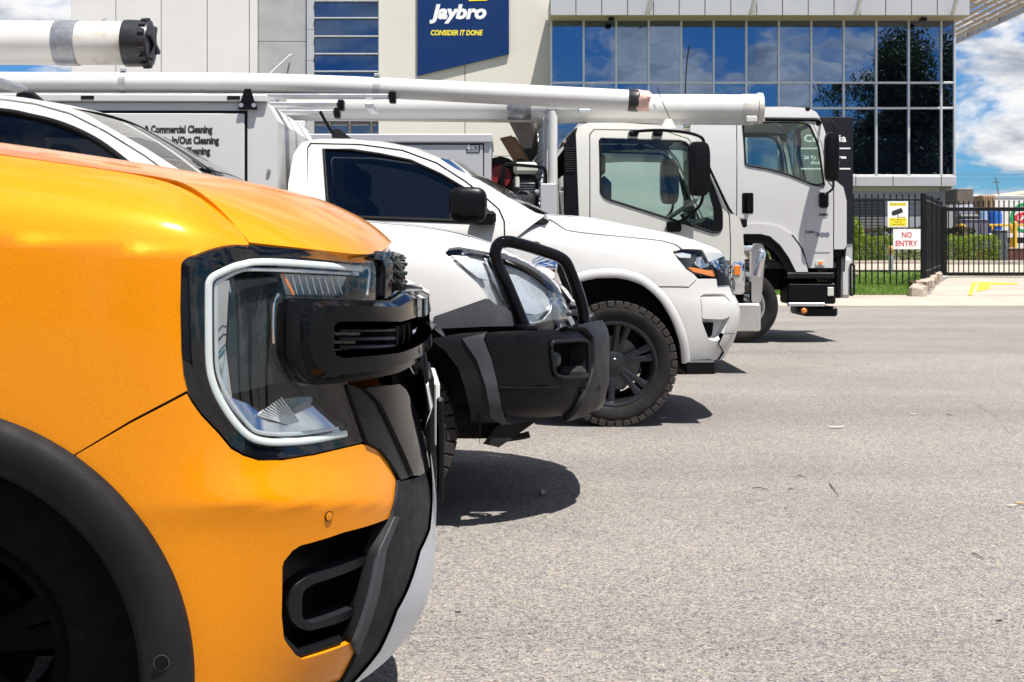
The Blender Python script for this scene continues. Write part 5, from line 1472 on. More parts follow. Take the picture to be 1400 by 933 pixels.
# --- rest of the body, out of the frame: doors, cabin, tub
def sidecol(x, zt, yt):
    return [Vector((x, yt, zt)), Vector((x, -.92, zt - .08)), Vector((x, -.952, zt - .22)), Vector((x, -.955, .95)), Vector((x, -.95, .70)), Vector((x, -.93, .45))]
cols = [sidecol(-.60, 1.29, -.84), sidecol(-1.2, 1.24, -.88), sidecol(-2.0, 1.24, -.88), sidecol(-2.75, 1.25, -.88), sidecol(-3.4, 1.30, -.90), sidecol(-4.15, 1.30, -.90)]
D1 = Surf([[c[i] for c in cols] for i in range(6)], 6)
if (D1.n[len(D1.n) // 2] * np.array([0, -1, 0])).sum() < 0: D1.n = -D1.n
def box_on(x0, x1, z0, z1): return [D1.near(Vector((x, -.95, z)))[0] for x, z in ((x0, z0), (x1, z0), (x1, z1), (x0, z1))]
for x0, x1, nm in ((-.645, -1.66, 'door'), (-1.665, -2.62, 'door')):
    panel(nm, 'paint_orange', D1, box_on(x0, x1, .50, 1.23), car1, res=.05)
arc = [D1.near(Vector((-3.27 + .47 * math.cos(a), -.95, .40 + .47 * math.sin(a))))[0] for a in np.linspace(.2, math.pi - .2, 14)]
panel('tub_side', 'paint_orange', D1, [D1.near(Vector(p))[0] for p in ((-2.63, -.95, .5), (-2.80, -.95, .5))] + arc + [D1.near(Vector(p))[0] for p in ((-3.74, -.95, .5), (-4.14, -.95, .6), (-4.14, -.95, 1.28), (-2.63, -.95, 1.24))][0:] if False else
      [D1.near(Vector(p))[0] for p in ((-2.63, -.95, 1.23), (-2.63, -.95, .5))] + arc + [D1.near(Vector(p))[0] for p in ((-4.14, -.95, .55), (-4.14, -.95, 1.28))], car1, res=.05)
m = MB()
roof = [[(-.72, 1.33, .78), (-1.55, 1.83, .62), (-2.2, 1.88, .60), (-2.68, 1.80, .60), (-2.85, 1.27, .74)]]
for s in (-1, 1):
    pass
def strip_mesh(pts, name, mt, w=.05):
    MB().tube(pts, w, 8).build(name, mt, car1)
prof = [(-.72, .84, 1.31), (-1.50, .68, 1.80), (-2.1, .66, 1.86), (-2.66, .68, 1.80), (-2.78, .84, 1.25)]
for s in (-1, 1):
    strip_mesh(cr([(x, y * s, z) for x, y, z in prof], 6), 'roof_pillar', 'paint_orange', .045)
    strip_mesh([(-1.66, .87 * s, 1.24), (-1.68, .68 * s, 1.83)], 'door_pillar', 'satin_black', .035)
    MB().add([(-.80, .86 * s, 1.27), (-2.72, .86 * s, 1.25), (-2.62, .69 * s, 1.79), (-1.52, .69 * s, 1.78)], [(0, 1, 2, 3)]).build('side_window', 'tint_glass', car1)
MB().grid([[(-1.45, y, 1.80) for y in (-.66, 0, .66)], [(-1.7, y, 1.86 + .02 * (1 - abs(y))) for y in (-.66, 0, .66)], [(-2.3, y, 1.88 + .02 * (1 - abs(y))) for y in (-.66, 0, .66)], [(-2.66, y, 1.82) for y in (-.66, 0, .66)]]).build('roof', 'paint_orange', car1)
MB().grid([[(-.70, y, 1.32) for y in (-.82, 0, .82)], [(-1.1, y + 0, 1.57) for y in (-.75, 0, .75)], [(-1.47, y, 1.80) for y in (-.67, 0, .67)]]).build('windscreen', 'screen_glass', car1)
MB().add([(-2.80, -.82, 1.26), (-2.80, .82, 1.26), (-2.68, .67, 1.80), (-2.68, -.67, 1.80)], [(0, 1, 2, 3)]).build('rear_window', 'tint_glass', car1)
MB().bx(-4.12, -2.82, -.80, .80, .78, .82).build('tub_floor', 'satin_black', car1)
MB().bx(-4.16, -4.12, -.90, .90, .62, 1.27, .02).build('tailgate', 'paint_orange', car1)
MB().bx(-4.1, .35, -.55, .55, .36, .58).build('chassis', 'underbody', car1)
MB().bx(-2.75, -.66, -.86, .86, .42, .52).build('cabin_floor', 'underbody', car1)
MB().bx(-.85, -.66, -.80, .80, .52, 1.22).build('firewall', 'dash', car1)
MB().bx(-.62, .30, -.42, .42, .60, 1.08, .05).build('engine_block', 'underbody', car1)
for y in (-.4, .4):
    MB().bx(-1.95, -1.45, y - .25, y + .25, .60, .85, .06).bx(-2.1, -1.95, y - .24, y + .24, .7, 1.5, .06).build('seat', 'seat_cloth', car1)
m = MB()
for s in (-1, 1):
    MB().bx(-.92, -.76, s * .93, s * 1.12, 1.22, 1.42, .05).build('door_mirror', 'satin_black', car1)

# ================================================================== shared builder for the other vehicles
class VB:
    def __init__(s, F, root):
        s.F = F; s.root = root
    def P(s, pts):
        return [p if isinstance(p, Vector) else s.F.y(*p) for p in pts]
    def surf(s, rows, k=6, smooth=4):
        S = Surf([s.P(r) for r in rows], k, smooth=smooth)
        n = S.n[len(S.n) * 2 // 3]
        if n[1] > 0: S.n = -S.n
        return S
    def on(s, S, pts):
        return [p if isinstance(p, Vector) else s.F.on(S, *p) for p in pts]
    def panel(s, name, mt, S, pts, res=.03, d=(-.2, .98, 0), parent=None, holes=(), **k):
        return panel(name, mt, S, s.on(S, pts), parent or s.root, d=d, res=res, holes=[s.on(S, h) for h in holes], **k)
    def tube(s, name, mt, S, pts, r, off=0.0, n=8, k=4, sy=1.0, mirror=True, parent=None, closed=False):
        Q = []
        for p in pts:
            c = s.F.on(S, *p); Q.append(c + S.near(c)[1] * off)
        Q = cr(Q, k, closed)
        for sg_ in ((1, -1) if mirror else (1,)):
            MB().tube([(p[0], p[1] * sg_, p[2]) for p in Q], r, n, sy=sy, closed=closed).build(name, mt, parent or s.root)
    def tubeY(s, name, mt, pts, r, n=10, k=4, mirror=False, parent=None, smooth=True):
        Q = s.P(pts)
        if smooth: Q = cr(Q, k)
        for sg_ in ((1, -1) if mirror else (1,)):
            MB().tube([(p[0], p[1] * sg_, p[2]) for p in Q], r, n).build(name, mt, parent or s.root)
    def inset(s, name, mt, S, pts, f, off0, off1, floor=None, parent=None):
        P0 = s.on(S, pts); N = [S.near(p)[1] for p in P0]; c = sum(P0, Vector()) / len(P0); nn = sum(N, Vector()).normalized()
        A = [p + n * off0 for p, n in zip(P0, N)]; B = [c + (p - c) * f + nn * off1 for p in P0]
        for sg_ in (1, -1):
            m = MB().grid([A, B], closed_v=True); k = len(B)
            m.v = [(x, y * sg_, z) for x, y, z in m.v]; m.build(name, mt, parent or s.root)
            m = MB().add(B + [sum(B, Vector()) / k], [(i, (i + 1) % k, k) for i in range(k)])
            m.v = [(x, y * sg_, z) for x, y, z in m.v]; m.build(name + '_floor', floor or mt, parent or s.root)
    def both(s, fn, name, mt, parent=None, smooth=35):
        """fn() -> MB on the near side; built there and mirrored on the far side"""
        for sg_ in (1, -1):
            m = fn(); m.v = [(x, y * sg_, z) for x, y, z in m.v]; m.build(name, mt, parent or s.root, smooth=smooth)
    def cross(s, pts, name, mt, bulge=(0, 0, 0), parent=None, n=9):
        """sheet from near-side points across to their mirror images"""
        rows = []
        for p in s.P(pts):
            r = []
            for t in np.linspace(-1, 1, n):
                w = 1 - t * t
                r.append((p.x + bulge[0] * w, -abs(p.y) * -t if False else abs(p.y) * t, p.z + bulge[2] * w))
            rows.append(r)
        return MB().grid(rows).build(name, mt, parent or s.root)
def prismY(mb, poly, y0, y1):
    return mb.prism(poly, lambda u, v, a: (u, a, v), y0, y1)
def cabin_seat(root, x, y, z, w=.5):
    m = MB().bx(x - .02, x + .48, y - w / 2, y + w / 2, z - .25, z, .04); m.bx(x - .16, x - .03, y - w / 2 + .02, y + w / 2 - .02, z - .1, z + .55, .06)
    m.build('seat', 'seat_cloth', root); MB().bx(x - .17, x - .08, y - .13, y + .13, z + .56, z + .75, .025).build('headrest', 'seat_cloth', root)

# ================================================================== white ute with the black bullbar
F2 = Frame(-.595, 6.01, 0)
car2 = thing('white_ute', 'white utility with black bullbar hoop and faded grey flares beside the orange pickup', 'ute', F2.loc, 0)
B2 = VB(F2, car2)
xs = [-.62, -.30, .05, .22, .37, .47, .62, .74, .83, .87]
r0 = [Vector((x, 0, z)) for x, z in zip(xs, [1.255, 1.24, 1.213, 1.197, 1.166, 1.13, 1.06, .99, .93, .88])]
r1 = [Vector((x, -.42, z)) for x, z in zip([-.62, -.30, .05, .22, .37, .47, .605, .715, .80, .84], [1.252, 1.238, 1.211, 1.195, 1.164, 1.127, 1.062, .992, .93, .88])]
r2 = [(300, 280, -.72), (400, 291, -.72), (515, 304, -.72), (571, 309, -.72), (622, 317, -.72), (657, 327, -.71), (700, 345, -.66), (738, 368, -.57), (766, 390, -.46), (788, 414, -.30)]
r3 = [(300, 300, -.83), (400, 310, -.83), (515, 322, -.83), (571, 328, -.83), (618, 337, -.825), (655, 346, -.80), (698, 360, -.735), (736, 381, -.63), (767, 402, -.50), (789, 424, -.33)]
r4 = [(300, 340, -.90), (400, 345, -.90), (515, 352, -.90), (571, 358, -.90), (618, 364, -.89), (658, 372, -.855), (700, 384, -.78), (738, 402, -.67), (769, 420, -.53), (791, 436, -.35)]
def rr_(py, a): return [(x, py, y) for x, y in zip([300, 400, 515, 571, 618, 660, 704, 742, 771, 793], a)]
r5 = rr_(420, [-.925, -.925, -.925, -.925, -.912, -.877, -.80, -.69, -.54, -.36]); r6 = rr_(470, [-.925, -.925, -.925, -.925, -.915, -.88, -.81, -.70, -.55, -.37]); r7 = rr_(590, [-.92, -.92, -.92, -.92, -.91, -.875, -.80, -.69, -.54, -.36])
S2 = B2.surf([r0, r1, r2, r3, r4, r5, r6, r7], 7, 6)
# bonnet: centre to edge on both sides
def bonnet(B, S, nrow, mt, root, k=7, ncol=None):
    g = S.g[:nrow * k + 1]
    if ncol: g = g[:, ncol[0]:ncol[1]]
    full = np.concatenate([g[::-1][:-1], g * np.array([1, -1, 1])], 0)
    m = MB().grid([[tuple(p) for p in r] for r in full])
    bord = [tuple(p) for p in full[0]] + [tuple(p) for p in full[1:, -1]] + [tuple(p) for p in full[-1][::-1][1:]]
    m.grid([bord, [(x - .004, y * .995, z - .014) for x, y, z in bord], [(x - .04, y * .97, z - .02) for x, y, z in bord]])
    return m.build('bonnet', mt, root, smooth=40)
bonnet(B2, S2, 2, 'paint_white', car2)
lamp2 = [(611, 346), (616, 341.5), (629, 339.5), (648, 342.5), (667, 347), (686, 353), (721, 366), (738.5, 375), (752, 386), (772, 410), (780, 425), (781, 437), (776, 440), (730, 445), (712, 443), (703, 433), (690, 418.5), (675, 415), (665, 400), (655.6, 387), (642, 375), (625, 360)]
ar2 = [Vector((.46 * math.cos(a), -.925, .385 + .46 * math.sin(a))) for a in np.linspace(math.pi * .95, .42, 16)]
fd2 = [Vector((-.60, -.925, .45)), Vector((-.60, -.90, 1.0)), (300, 281.5, -.72), (400, 292.5), (515, 305.3), (571, 310.3), (612, 317), (640, 324), (640, 340), (628, 337.5), (614, 339), (608, 346), (624, 362), (641, 377), (654, 389), (663, 401), (666.5, 407.5), (593.5, 433)]
fd2o = [S2.near(p)[0] if isinstance(p, Vector) else F2.on(S2, *p[:2]) for p in fd2] + [S2.near(p)[0] for p in ar2[::-1] if p.z > .75][0:]
arcp = [S2.near(Vector((.50 * math.cos(a), -.925, .385 + .50 * math.sin(a))))[0] for a in np.linspace(.80, math.pi - .05, 16)]
fd2o = [S2.near(p)[0] if isinstance(p, Vector) else F2.on(S2, *p[:2]) for p in fd2] + arcp
panel('fender', 'paint_white', S2, fd2o, car2, d=(-.3, .95, 0), res=.025, lip=.014)
# strip of skin between bonnet edge and lamp
B2.panel('lamp_brow', 'paint_white', S2, [(641, 324), (657, 328.5), (700, 346.5), (738, 369), (764, 390), (768, 402), (752, 384), (738, 372.5), (721, 363.5), (686, 351), (667, 345), (641, 340)], .02, d=(-.4, .9, 0))
# lamp
S2i = surf_offset(S2, -.035)
h2 = panel('headlight', 'lamp_silver', S2i, [S2i.near(F2.on(S2, *p))[0] for p in lamp2], car2, d=(-.4, .9, 0), res=.025, lip=0)
hs2 = [o for o in car2.children if o.name.startswith('headlight')]
def near_far(make):
    for par, sg_ in zip(hs2, (1, -1)):
        o = make(par)
        if sg_ < 0:
            me = o.data.copy(); o.data = me
            for v in me.vertices: v.co.y *= -1
near_far(lambda p: panel('lens', 'lamp_lens', S2, [F2.on(S2, *q) for q in lamp2], p, d=(-.4, .9, 0), res=.025, off=.002, lip=0, mirror=False))
near_far(lambda p: panel('main_reflector', 'lamp_silver', surf_offset(S2, -.022), [F2.on(S2, *q) for q in [(692, 372), (722, 374), (742, 388), (757, 408), (756, 424), (738, 430), (716, 427), (704, 410)]], p, d=(-.4, .9, 0), res=.03, lip=.01, mirror=False))
near_far(lambda p: panel('indicator', 'lamp_silver', surf_offset(S2, -.015), [F2.on(S2, *q) for q in [(618, 346), (640, 347), (660, 360), (668, 382), (655, 378), (640, 366)]], p, d=(-.4, .9, 0), res=.03, lip=.01, mirror=False))
near_far(lambda p: panel('lamp_divider', 'raw_alloy', surf_offset(S2, -.012), [F2.on(S2, *q) for q in [(664, 350), (672, 352), (686, 382), (704, 412), (712, 432), (704, 430), (690, 408), (676, 380)]], p, d=(-.4, .9, 0), res=.03, lip=.01, mirror=False))
near_far(lambda p: panel('lamp_corner', 'raw_alloy', surf_offset(S2, -.012), [F2.on(S2, *q) for q in [(757, 412), (768, 408), (779, 428), (779, 436), (745, 439), (756, 427)]], p, d=(-.4, .9, 0), res=.03, lip=.01, mirror=False))
# grille between the lamps
gr = []
for z in np.linspace(.95, .62, 5):
    gr.append([Vector((x, y, z)) for x, y in ((.70, -.58), (.77, -.4), (.79, 0), (.77, .4), (.70, .58))])
MB().grid(gr).build('grille', 'satin_black', car2)
for z in (.90, .82, .74):
    MB().tube([(.73, -.55, z), (.80, -.35, z), (.815, 0, z), (.80, .35, z), (.73, .55, z)], .016, 8).build('grille_bar', 'raw_alloy', car2)
# bumper
cols2 = [590, 640, 680, 720, 760, 792, 817, 831]
yv2 = [-.945, -.945, -.94, -.90, -.80, -.68, -.50, -.28]
def br(py, dx, dyv, c): return [(x + dx * max(0, (x - 640) / 180), py, y + dyv) for x, y in zip(cols2, yv2)] + [Vector((c, 0, CH - (py - HYP) * 6.01 / FPX))]
SB2 = B2.surf([br(440, -10, .03, .98), br(455, -3, .006, 1.01), br(470, 0, 0, 1.02), br(505, 1, 0, 1.025), br(527, 1, 0, 1.025), br(531, -1, .004, 1.02), br(550, -4, .012, 1.0), br(564, -12, .03, .97), br(576, -30, .08, .91)], 6, 3)
bmp = [(662, 461), (668, 455), (700, 453), (729, 452), (779, 451.5), (796, 451.5)] + [SB2.ray((4, 0, .66), (-1, 0, 0))[0], SB2.ray((4, 0, .42), (-1, 0, 0))[0]] + [(800, 561), (780, 566), (755, 570), (729, 572.5), (710, 571), (687, 563), (680, 524), (672, 488)]
fog2 = rnd([(752, 471), (758, 467), (798, 465.5), (803, 471), (804, 511), (798, 516.5), (768, 517), (756, 509)], 3, 3)
B2.panel('bumper', 'satin_black', SB2, bmp, .025, d=(-.6, .8, 0), lip=.02, holes=[fog2])
B2.inset('fog_recess', 'grey_plastic', SB2, fog2, .80, 0.0, -.07, 'liner_black')
B2.tube('fog_ring', 'grey_plastic', SB2, fog2[::2], .008, .006, closed=True)
B2.both(lambda: MB().lathe([(.035, 0), (.035, .02), (.028, .026), (.0005, .03)], SB2.near(F2.on(SB2, 768, 493))[0] - SB2.near(F2.on(SB2, 768, 493))[1] * .055, (.6, -.8, 0), 20), 'fog_lamp', 'lamp_smoke')
top2 = [SB2.near(p)[0] for p in B2.on(SB2, [(782, 452.5), (796, 452.5), (812, 452)])] + [SB2.ray((4, -.25, .70), (-1, 0, 0))[0], SB2.ray((4, 0, .70), (-1, 0, 0))[0]]
B2.both(lambda: MB().grid([[p + V3(-.004, .004, .004) for p in top2], [Vector((p.x - .26, p.y * .80, p.z - .012)) for p in top2]]), 'bumper_deck', 'satin_black')
B2.tube('bumper_crease', 'satin_black', SB2, [(681, 530), (740, 530), (799, 527)], .006, .004)
wing = [(780, 439), (790, 434), (806, 435), (818, 442), (824, 452), (826, 470), (826, 500), (823, 530), (817, 548), (806, 558), (770, 570), (790, 548), (800, 527), (806, 500), (805, 462), (795, 452)]
B2.panel('bumper_wing', 'grey_plastic', SB2, wing, .02, d=(-.7, .7, 0), off=.022, lip=.05)
fl_up = [(593, 434), (667, 409), (675, 416.5), (690, 420.5), (702, 435), (707, 446), (660, 446.5), (593, 449.5)]
B2.panel('fender_flare', 'faded_plastic', S2, fl_up, .02, off=.012, lip=.03)
fl_dn = [(592, 463), (629, 457), (667, 454.5), (660, 462), (670, 490), (678, 524), (684, 558), (690, 573), (690, 584), (645, 586), (643, 560), (636, 531), (627, 504), (609, 480), (592, 467)]
B2.panel('bumper_flare', 'grey_plastic', SB2, fl_dn, .02, off=.008, lip=.05)
B2.panel('flare_edge', 'faded_plastic', SB2, [(632, 463), (664, 457), (661, 464), (671, 490), (679, 524), (685, 558), (691.5, 574), (690.5, 584), (679, 583), (671, 567), (664, 528), (652, 492)], .02, off=.016, lip=.012)
# flare over the wheel behind
m = MB(); rows = []
for a in np.linspace(.95, math.pi + .1, 40):
    e = (math.cos(a), math.sin(a)); rows.append([Vector((r * e[0], y, .385 + r * e[1])) for r, y in ((.52, -.92), (.515, -.955), (.49, -.975), (.46, -.97), (.455, -.88))])
m0 = m.grid(rows); B2.both(lambda: MB().grid(rows), 'fender_flare', 'faded_plastic', smooth=50)
B2.both(lambda: MB().grid([[Vector((.47 * math.cos(a), y, .385 + .47 * math.sin(a))) for y in (-.93, -.7, -.40)] for a in np.linspace(-.1, math.pi + .3, 34)]).add([( .47 * math.cos(a), -.40, .385 + .47 * math.sin(a)) for a in np.linspace(-.1, math.pi + .3, 34)], [tuple(range(34))]), 'wheel_arch_liner', 'liner_black')
for x in (0, -3.05):
    for sg_ in (-1, 1):
        wheel(car2, x, .76 * sg_, .375, .375, .255, .22, sg_, spokes=6, tread=(sg_ < 0 and x == 0))
# bullbar hoop, driving light
hoop = [(719, 452, -.82), (706, 420, -.815), (692, 387, -.81), (681, 364, -.80), (677, 346, -.795), (682, 334, -.78), (693, 330.5, -.765), (713.5, 334.5, -.72), (744, 344, -.64), (762, 350.5, -.59), (773, 358.5, -.565), (781, 375, -.555), (790.6, 401, -.55), (797, 424, -.55), (799, 440, -.55)]
B2.tubeY('bullbar_hoop', 'gloss_black', hoop, .0245, n=16, mirror=True)
B2.both(lambda: MB().lathe([(.05, 0), (.05, .012), (.03, .016)], F2.y(719, 449, -.82), (0, 0, 1), 18), 'bullbar_foot', 'satin_black')
dl = F2.y(752, 368, -.42)
for sg_ in (1, -1):
    q = Vector((dl.x, dl.y * sg_, dl.z))
    t_ = MB().lathe([(.0005, -.07), (.03, -.065), (.055, -.02), (.06, .02), (.052, .028), (.0005, .03)], q, (1, 0, -.1), 20).build('driving_light', 'chrome', car2)
    MB().tube([q + V3(.0, 0, -.05), q + V3(.05, 0, -.16), q + V3(.09, 0, -.24)], .018, 8).build('light_bracket', 'raw_alloy', car2)
# underside pieces
MB().bx(-2.9, .55, -.5, .5, .30, .52, .03).build('chassis', 'underbody', car2)
MB().add([tuple(F2.y(680, 582, -.6)), tuple(F2.y(735, 575, -.6)), tuple(F2.y(700, 600, -.6)), tuple(F2.y(682, 612, -.6)), tuple(F2.y(660, 607, -.6)),
          tuple(F2.y(680, 582, -.2)), tuple(F2.y(735, 575, -.2)), tuple(F2.y(700, 600, -.2)), tuple(F2.y(682, 612, -.2)), tuple(F2.y(660, 607, -.2))], [(0, 1, 2, 3, 4), (9, 8, 7, 6, 5), (0, 5, 6, 1), (1, 6, 7, 2), (2, 7, 8, 3), (3, 8, 9, 4), (4, 9, 5, 0)]).build('bash_plate', 'underbody', car2, smooth=None)
B2.tubeY('tow_hook', 'underbody', [(690, 600, -.5), (712, 597, -.5), (724, 594, -.5)], .014)
MB().bx(-.55, .62, -.62, .62, .46, .92, .05).build('engine_block', 'underbody', car2)
MB().bx(.40, .90, -.66, .66, .50, .62, .02).build('under_tray', 'underbody', car2)
MB().bx(-.5, .40, -.74, .74, .90, .96, .02).build('inner_guard', 'underbody', car2)
# cabin
def side_surf(B, tab, x0, x1):
    return B.surf([[Vector((x, y, z)) for x in np.linspace(x0, x1, 4)] for z, y in tab], 6, 3)
C2 = side_surf(B2, [(1.80, -.57), (1.70, -.63), (1.55, -.715), (1.40, -.80), (1.28, -.875), (1.15, -.92), (.9, -.93), (.45, -.91)], -3.4, -.2)
win2 = [(-330, 146), (-100, 146), (0, 152), (40, 159), (80, 169), (120, 186), (153, 207), (200, 245), (225, 268), (-330, 268)]
door2 = [(-420, 123), (-100, 126), (0, 137), (48, 143.8), (96.5, 157.3), (145, 182), (199, 215.5), (262, 262), (300, 292)] + [C2.near(Vector((-.62, -.92, .95)))[0], C2.near(Vector((-.62, -.92, .5)))[0], C2.near(Vector((-1.75, -.92, .5)))[0]]
B2.panel('door', 'paint_white', C2, door2, .05, d=(0, 1, 0), holes=[win2])
B2.panel('side_window', 'tint_glass', C2, win2, .06, d=(0, 1, 0), off=-.006, lip=0)
B2.tube('window_seal', 'seal_rubber', C2, [(-330, 147), (-100, 147), (0, 152), (40, 159), (80, 169), (120, 186), (153, 207), (200, 245)], .013, .000)
pil2 = [(-420, 119), (-100, 122), (0, 130.5), (32, 133.5), (77, 142), (97, 148), (116, 155), (161, 181), (200, 203), (255, 238), (310, 276), (310, 294), (262, 258.5), (199, 212.5), (145, 179), (96, 154.3), (48, 141), (0, 134.6), (-100, 123.7), (-420, 121.5)]
B2.panel('roof_pillar', 'paint_white', C2, pil2, .04, d=(0, 1, 0))
ws = B2.on(C2, [(97, 148), (116, 155), (161, 181), (200, 203), (255, 238), (316, 280)])
B2.cross(ws, 'windscreen', 'screen_glass', (.06, 0, -.004))
rf = B2.on(C2, [(-420, 119), (-300, 119.5), (-100, 122), (0, 130.5), (32, 133.5), (77, 142), (97, 148)])
B2.cross(rf, 'roof', 'paint_white', (.02, 0, .02))
q0, q1 = F2.y(25, 133, -.45), F2.y(66, 140, -.45)
m = MB(); rows = []
for t in np.linspace(0, 1, 9):
    c = q0.lerp(q1, t); h = .035 * math.sin(math.pi * min(1, t * 1.05 + .12)) ** .7; w = .035 * (1 - .5 * abs(t - .5))
    rows.append([c + V3(0, -w, -.02), c + V3(0, -w * .8, h * .7), c + V3(0, 0, h), c + V3(0, w * .8, h * .7), c + V3(0, w, -.02)])
MB().grid(rows).build('roof_fin', 'satin_black', car2)
B2.cross([Vector((-1.78, -.86, 1.20)), Vector((-1.76, -.60, 1.74))], 'cab_back', 'paint_white', (-.05, 0, 0))
MB().bx(-.66, -.50, -.80, .80, .55, 1.2, .03).build('dashboard', 'dash', car2)
MB().bx(-1.75, -.6, -.85, .85, .40, .50, .02).build('cabin_floor', 'underbody', car2)
for y in (-.38, .38): cabin_seat(car2, -1.45, y, .85)
MB().lathe([(.165, -.012), (.18, 0), (.165, .012), (.155, 0)], (-.80, -.38, 1.12), (-.9, 0, .5), 28, True).build('steering_wheel', 'dash', car2)
B2.both(lambda: MB().bx(-.78, -.62, -1.12, -.95, 1.15, 1.32, .045), 'door_mirror', 'satin_black')
# tray behind the cab with rack carrying a tube
MB().bx(-4.0, -1.90, -.93, .93, .78, .88, .02).build('tray_floor', 'raw_alloy', car2)
for y in (-.93, .90): MB().bx(-4.0, -1.90, y, y + .03, .90, 1.16, .01).build('tray_side', 'raw_alloy', car2)
for x in (-1.95, -3.7):
    MB().tube(rnd([(x, -.88, .88), (x, -.88, 1.925), (x, .88, 1.925), (x, .88, .88)], .06), .025, 10).build('rack_frame', 'raw_alloy', car2)

# tube with the black screw cap on the ute's rack
mat('pvc_white', (0.54, 0.537, 0.52), 0.35, var=0.03, dirt=.22, dirtcol=(.5, .46, .4), dscale=2)
mat('pvc_dirty', (0.52, 0.505, 0.47), 0.5, var=0.05, dirt=1.0, dirtcol=(.33, .24, .14), dscale=12)
mat('duct_tape', (0.26, 0.27, 0.29), 0.35, metal=.45, var=.25, vscale=25, bump=.4, bscale=40)
mat('cap_black', (0.012, 0.012, 0.015), 0.4, var=.2)
pa, pb_ = W(-420, 57, 6.1), W(172, 59.5, 6.1)
tb = thing('storage_tube', 'large white storage tube with black screw cap and silver tape on a roof rack', 'tube', pa)
d_ = (pb_ - pa); L_ = d_.length; ax = d_.normalized()
rad = 30 * 6.1 / FPX
def pt(px): return ax * ((px + 420) / 592 * L_)
MB().cyl(pt(-420), pt(84), rad, n=40).build('tube_body', 'pvc_white', tb)
MB().lathe([(rad + .0005, -.01), (rad + .003, 0), (rad + .003, (pt(108) - pt(81)).length), (rad - .001, (pt(109) - pt(81)).length)], pt(81), ax, 40).build('tape_band', 'duct_tape', tb)
MB().cyl(pt(84) + ax * .001, pt(174), rad * .985, n=40).build('end_sleeve', 'pvc_dirty', tb)
capm = MB().lathe([(rad * .98, 0), (rad * 1.06, 0), (rad * 1.07, .02), (rad * 1.05, .085), (rad * 1.06, .10), (rad * .98, .118), (rad * .7, .122), (.0005, .122)], pt(172), ax, 40); cp = capm.build('screw_cap', 'cap_black', tb)
for i in range(16):
    a = 2 * math.pi * i / 16; u = ax.orthogonal().normalized(); w = ax.cross(u); e = u * math.cos(a) + w * math.sin(a); t_ = ax.cross(e)
    M_ = Matrix((e, t_, ax)).transposed().to_4x4(); M_.translation = pt(172) + e * rad * 1.05
    MB().bx(-.004, .010, -.012, .012, .082, .112, .003, M_).build('cap_lug', 'cap_black', cp)
for a in (0.4, 0.4 + math.pi / 2):
    u = ax.orthogonal().normalized(); w = ax.cross(u); e = u * math.cos(a) + w * math.sin(a); M_ = Matrix((e, ax.cross(e), ax)).transposed().to_4x4(); M_.translation = pt(172)
    MB().bx(-rad * .85, rad * .85, -.011, .011, .118, .136 + .002 * a, .004, M_).build('cap_rib', 'cap_black', cp)
MB().tube([pt(142) + V3(0, -.03, rad * .98), pt(146) + V3(0, -.03, rad * 1.06), pt(148) + V3(0, -.02, rad * 1.10)], .003, 6).build('wire_tie', 'raw_alloy', tb)

# ================================================================== white pickup with the canopy
F3 = Frame(.625, 9.03, R(1))
car3 = thing('white_pickup', 'white pickup with dark tinted window, black alloy wheel and white canopy', 'pickup', F3.loc, F3.yaw)
B3 = VB(F3, car3)
c3 = [-2.0, -1.5, -1.1, -.75, -.44, -.17, .09, .32, .49, .61, .70, .74]
g0 = [Vector((x, 0, z)) for x, z in zip([-2.0, -1.5, -1.1, -.75, -.44, -.17, .09, .32, .50, .64, .74, .79], [1.36, 1.36, 1.355, 1.345, 1.33, 1.305, 1.265, 1.215, 1.165, 1.11, 1.06, 1.02])]
g1 = [Vector((x, -.42, z)) for x, z in zip([-2.0, -1.5, -1.1, -.75, -.44, -.17, .09, .32, .49, .62, .715, .765], [1.36, 1.36, 1.355, 1.342, 1.325, 1.30, 1.258, 1.208, 1.158, 1.105, 1.06, 1.02])]
g2 = [(430, 288, -.68), (520, 289, -.68), (600, 290, -.68), (680, 291.5, -.68), (745, 293.5, -.68), (800, 297.5, -.68), (855, 306.5, -.68), (905, 316, -.68), (940, 325, -.66), (965, 333.5, -.62), (984, 342, -.55), (990, 349, -.46)]
g3 = [(430, 302, -.80), (520, 302, -.80), (600, 302, -.80), (680, 303, -.80), (745, 305, -.80), (792, 317, -.80), (855, 324.5, -.80), (905, 330, -.79), (930, 338, -.775), (960, 343.5, -.71), (984, 348, -.60), (993, 354, -.48)]
g4 = [(430, 325, -.895), (520, 325, -.895), (600, 325, -.895), (680, 325, -.895), (745, 326, -.895), (797, 334, -.89), (858, 340, -.88), (906, 346, -.86), (935, 352, -.82), (962, 355, -.74), (985, 358, -.62), (995, 361, -.49)]
def gr3(py, ys, xe=(988, 997)): 
    return [(x, py if not isinstance(py, (list, tuple)) else py[i], y) for i, (x, y) in enumerate(zip([430, 520, 600, 680, 745, 800, 858, 906, 937, 965, xe[0], xe[1]], ys))]
g5 = gr3(370, [-.925, -.925, -.925, -.925, -.925, -.925, -.92, -.90, -.852, -.768, -.65, -.50])
g6 = gr3(393, [-.93, -.93, -.93, -.93, -.93, -.93, -.928, -.91, -.866, -.787, -.672, -.51], (989, 1000))
g7 = gr3(405, [-.93, -.93, -.93, -.93, -.93, -.932, -.932, -.916, -.874, -.798, -.685, -.52], (991, 1005))
g8 = gr3(418, [-.93, -.93, -.93, -.93, -.93, -.932, -.934, -.92, -.882, -.81, -.70, -.535], (994, 1011))
g9 = gr3(440, [-.93, -.93, -.93, -.93, -.93, -.93, -.932, -.918, -.880, -.81, -.70, -.535], (994, 1011))
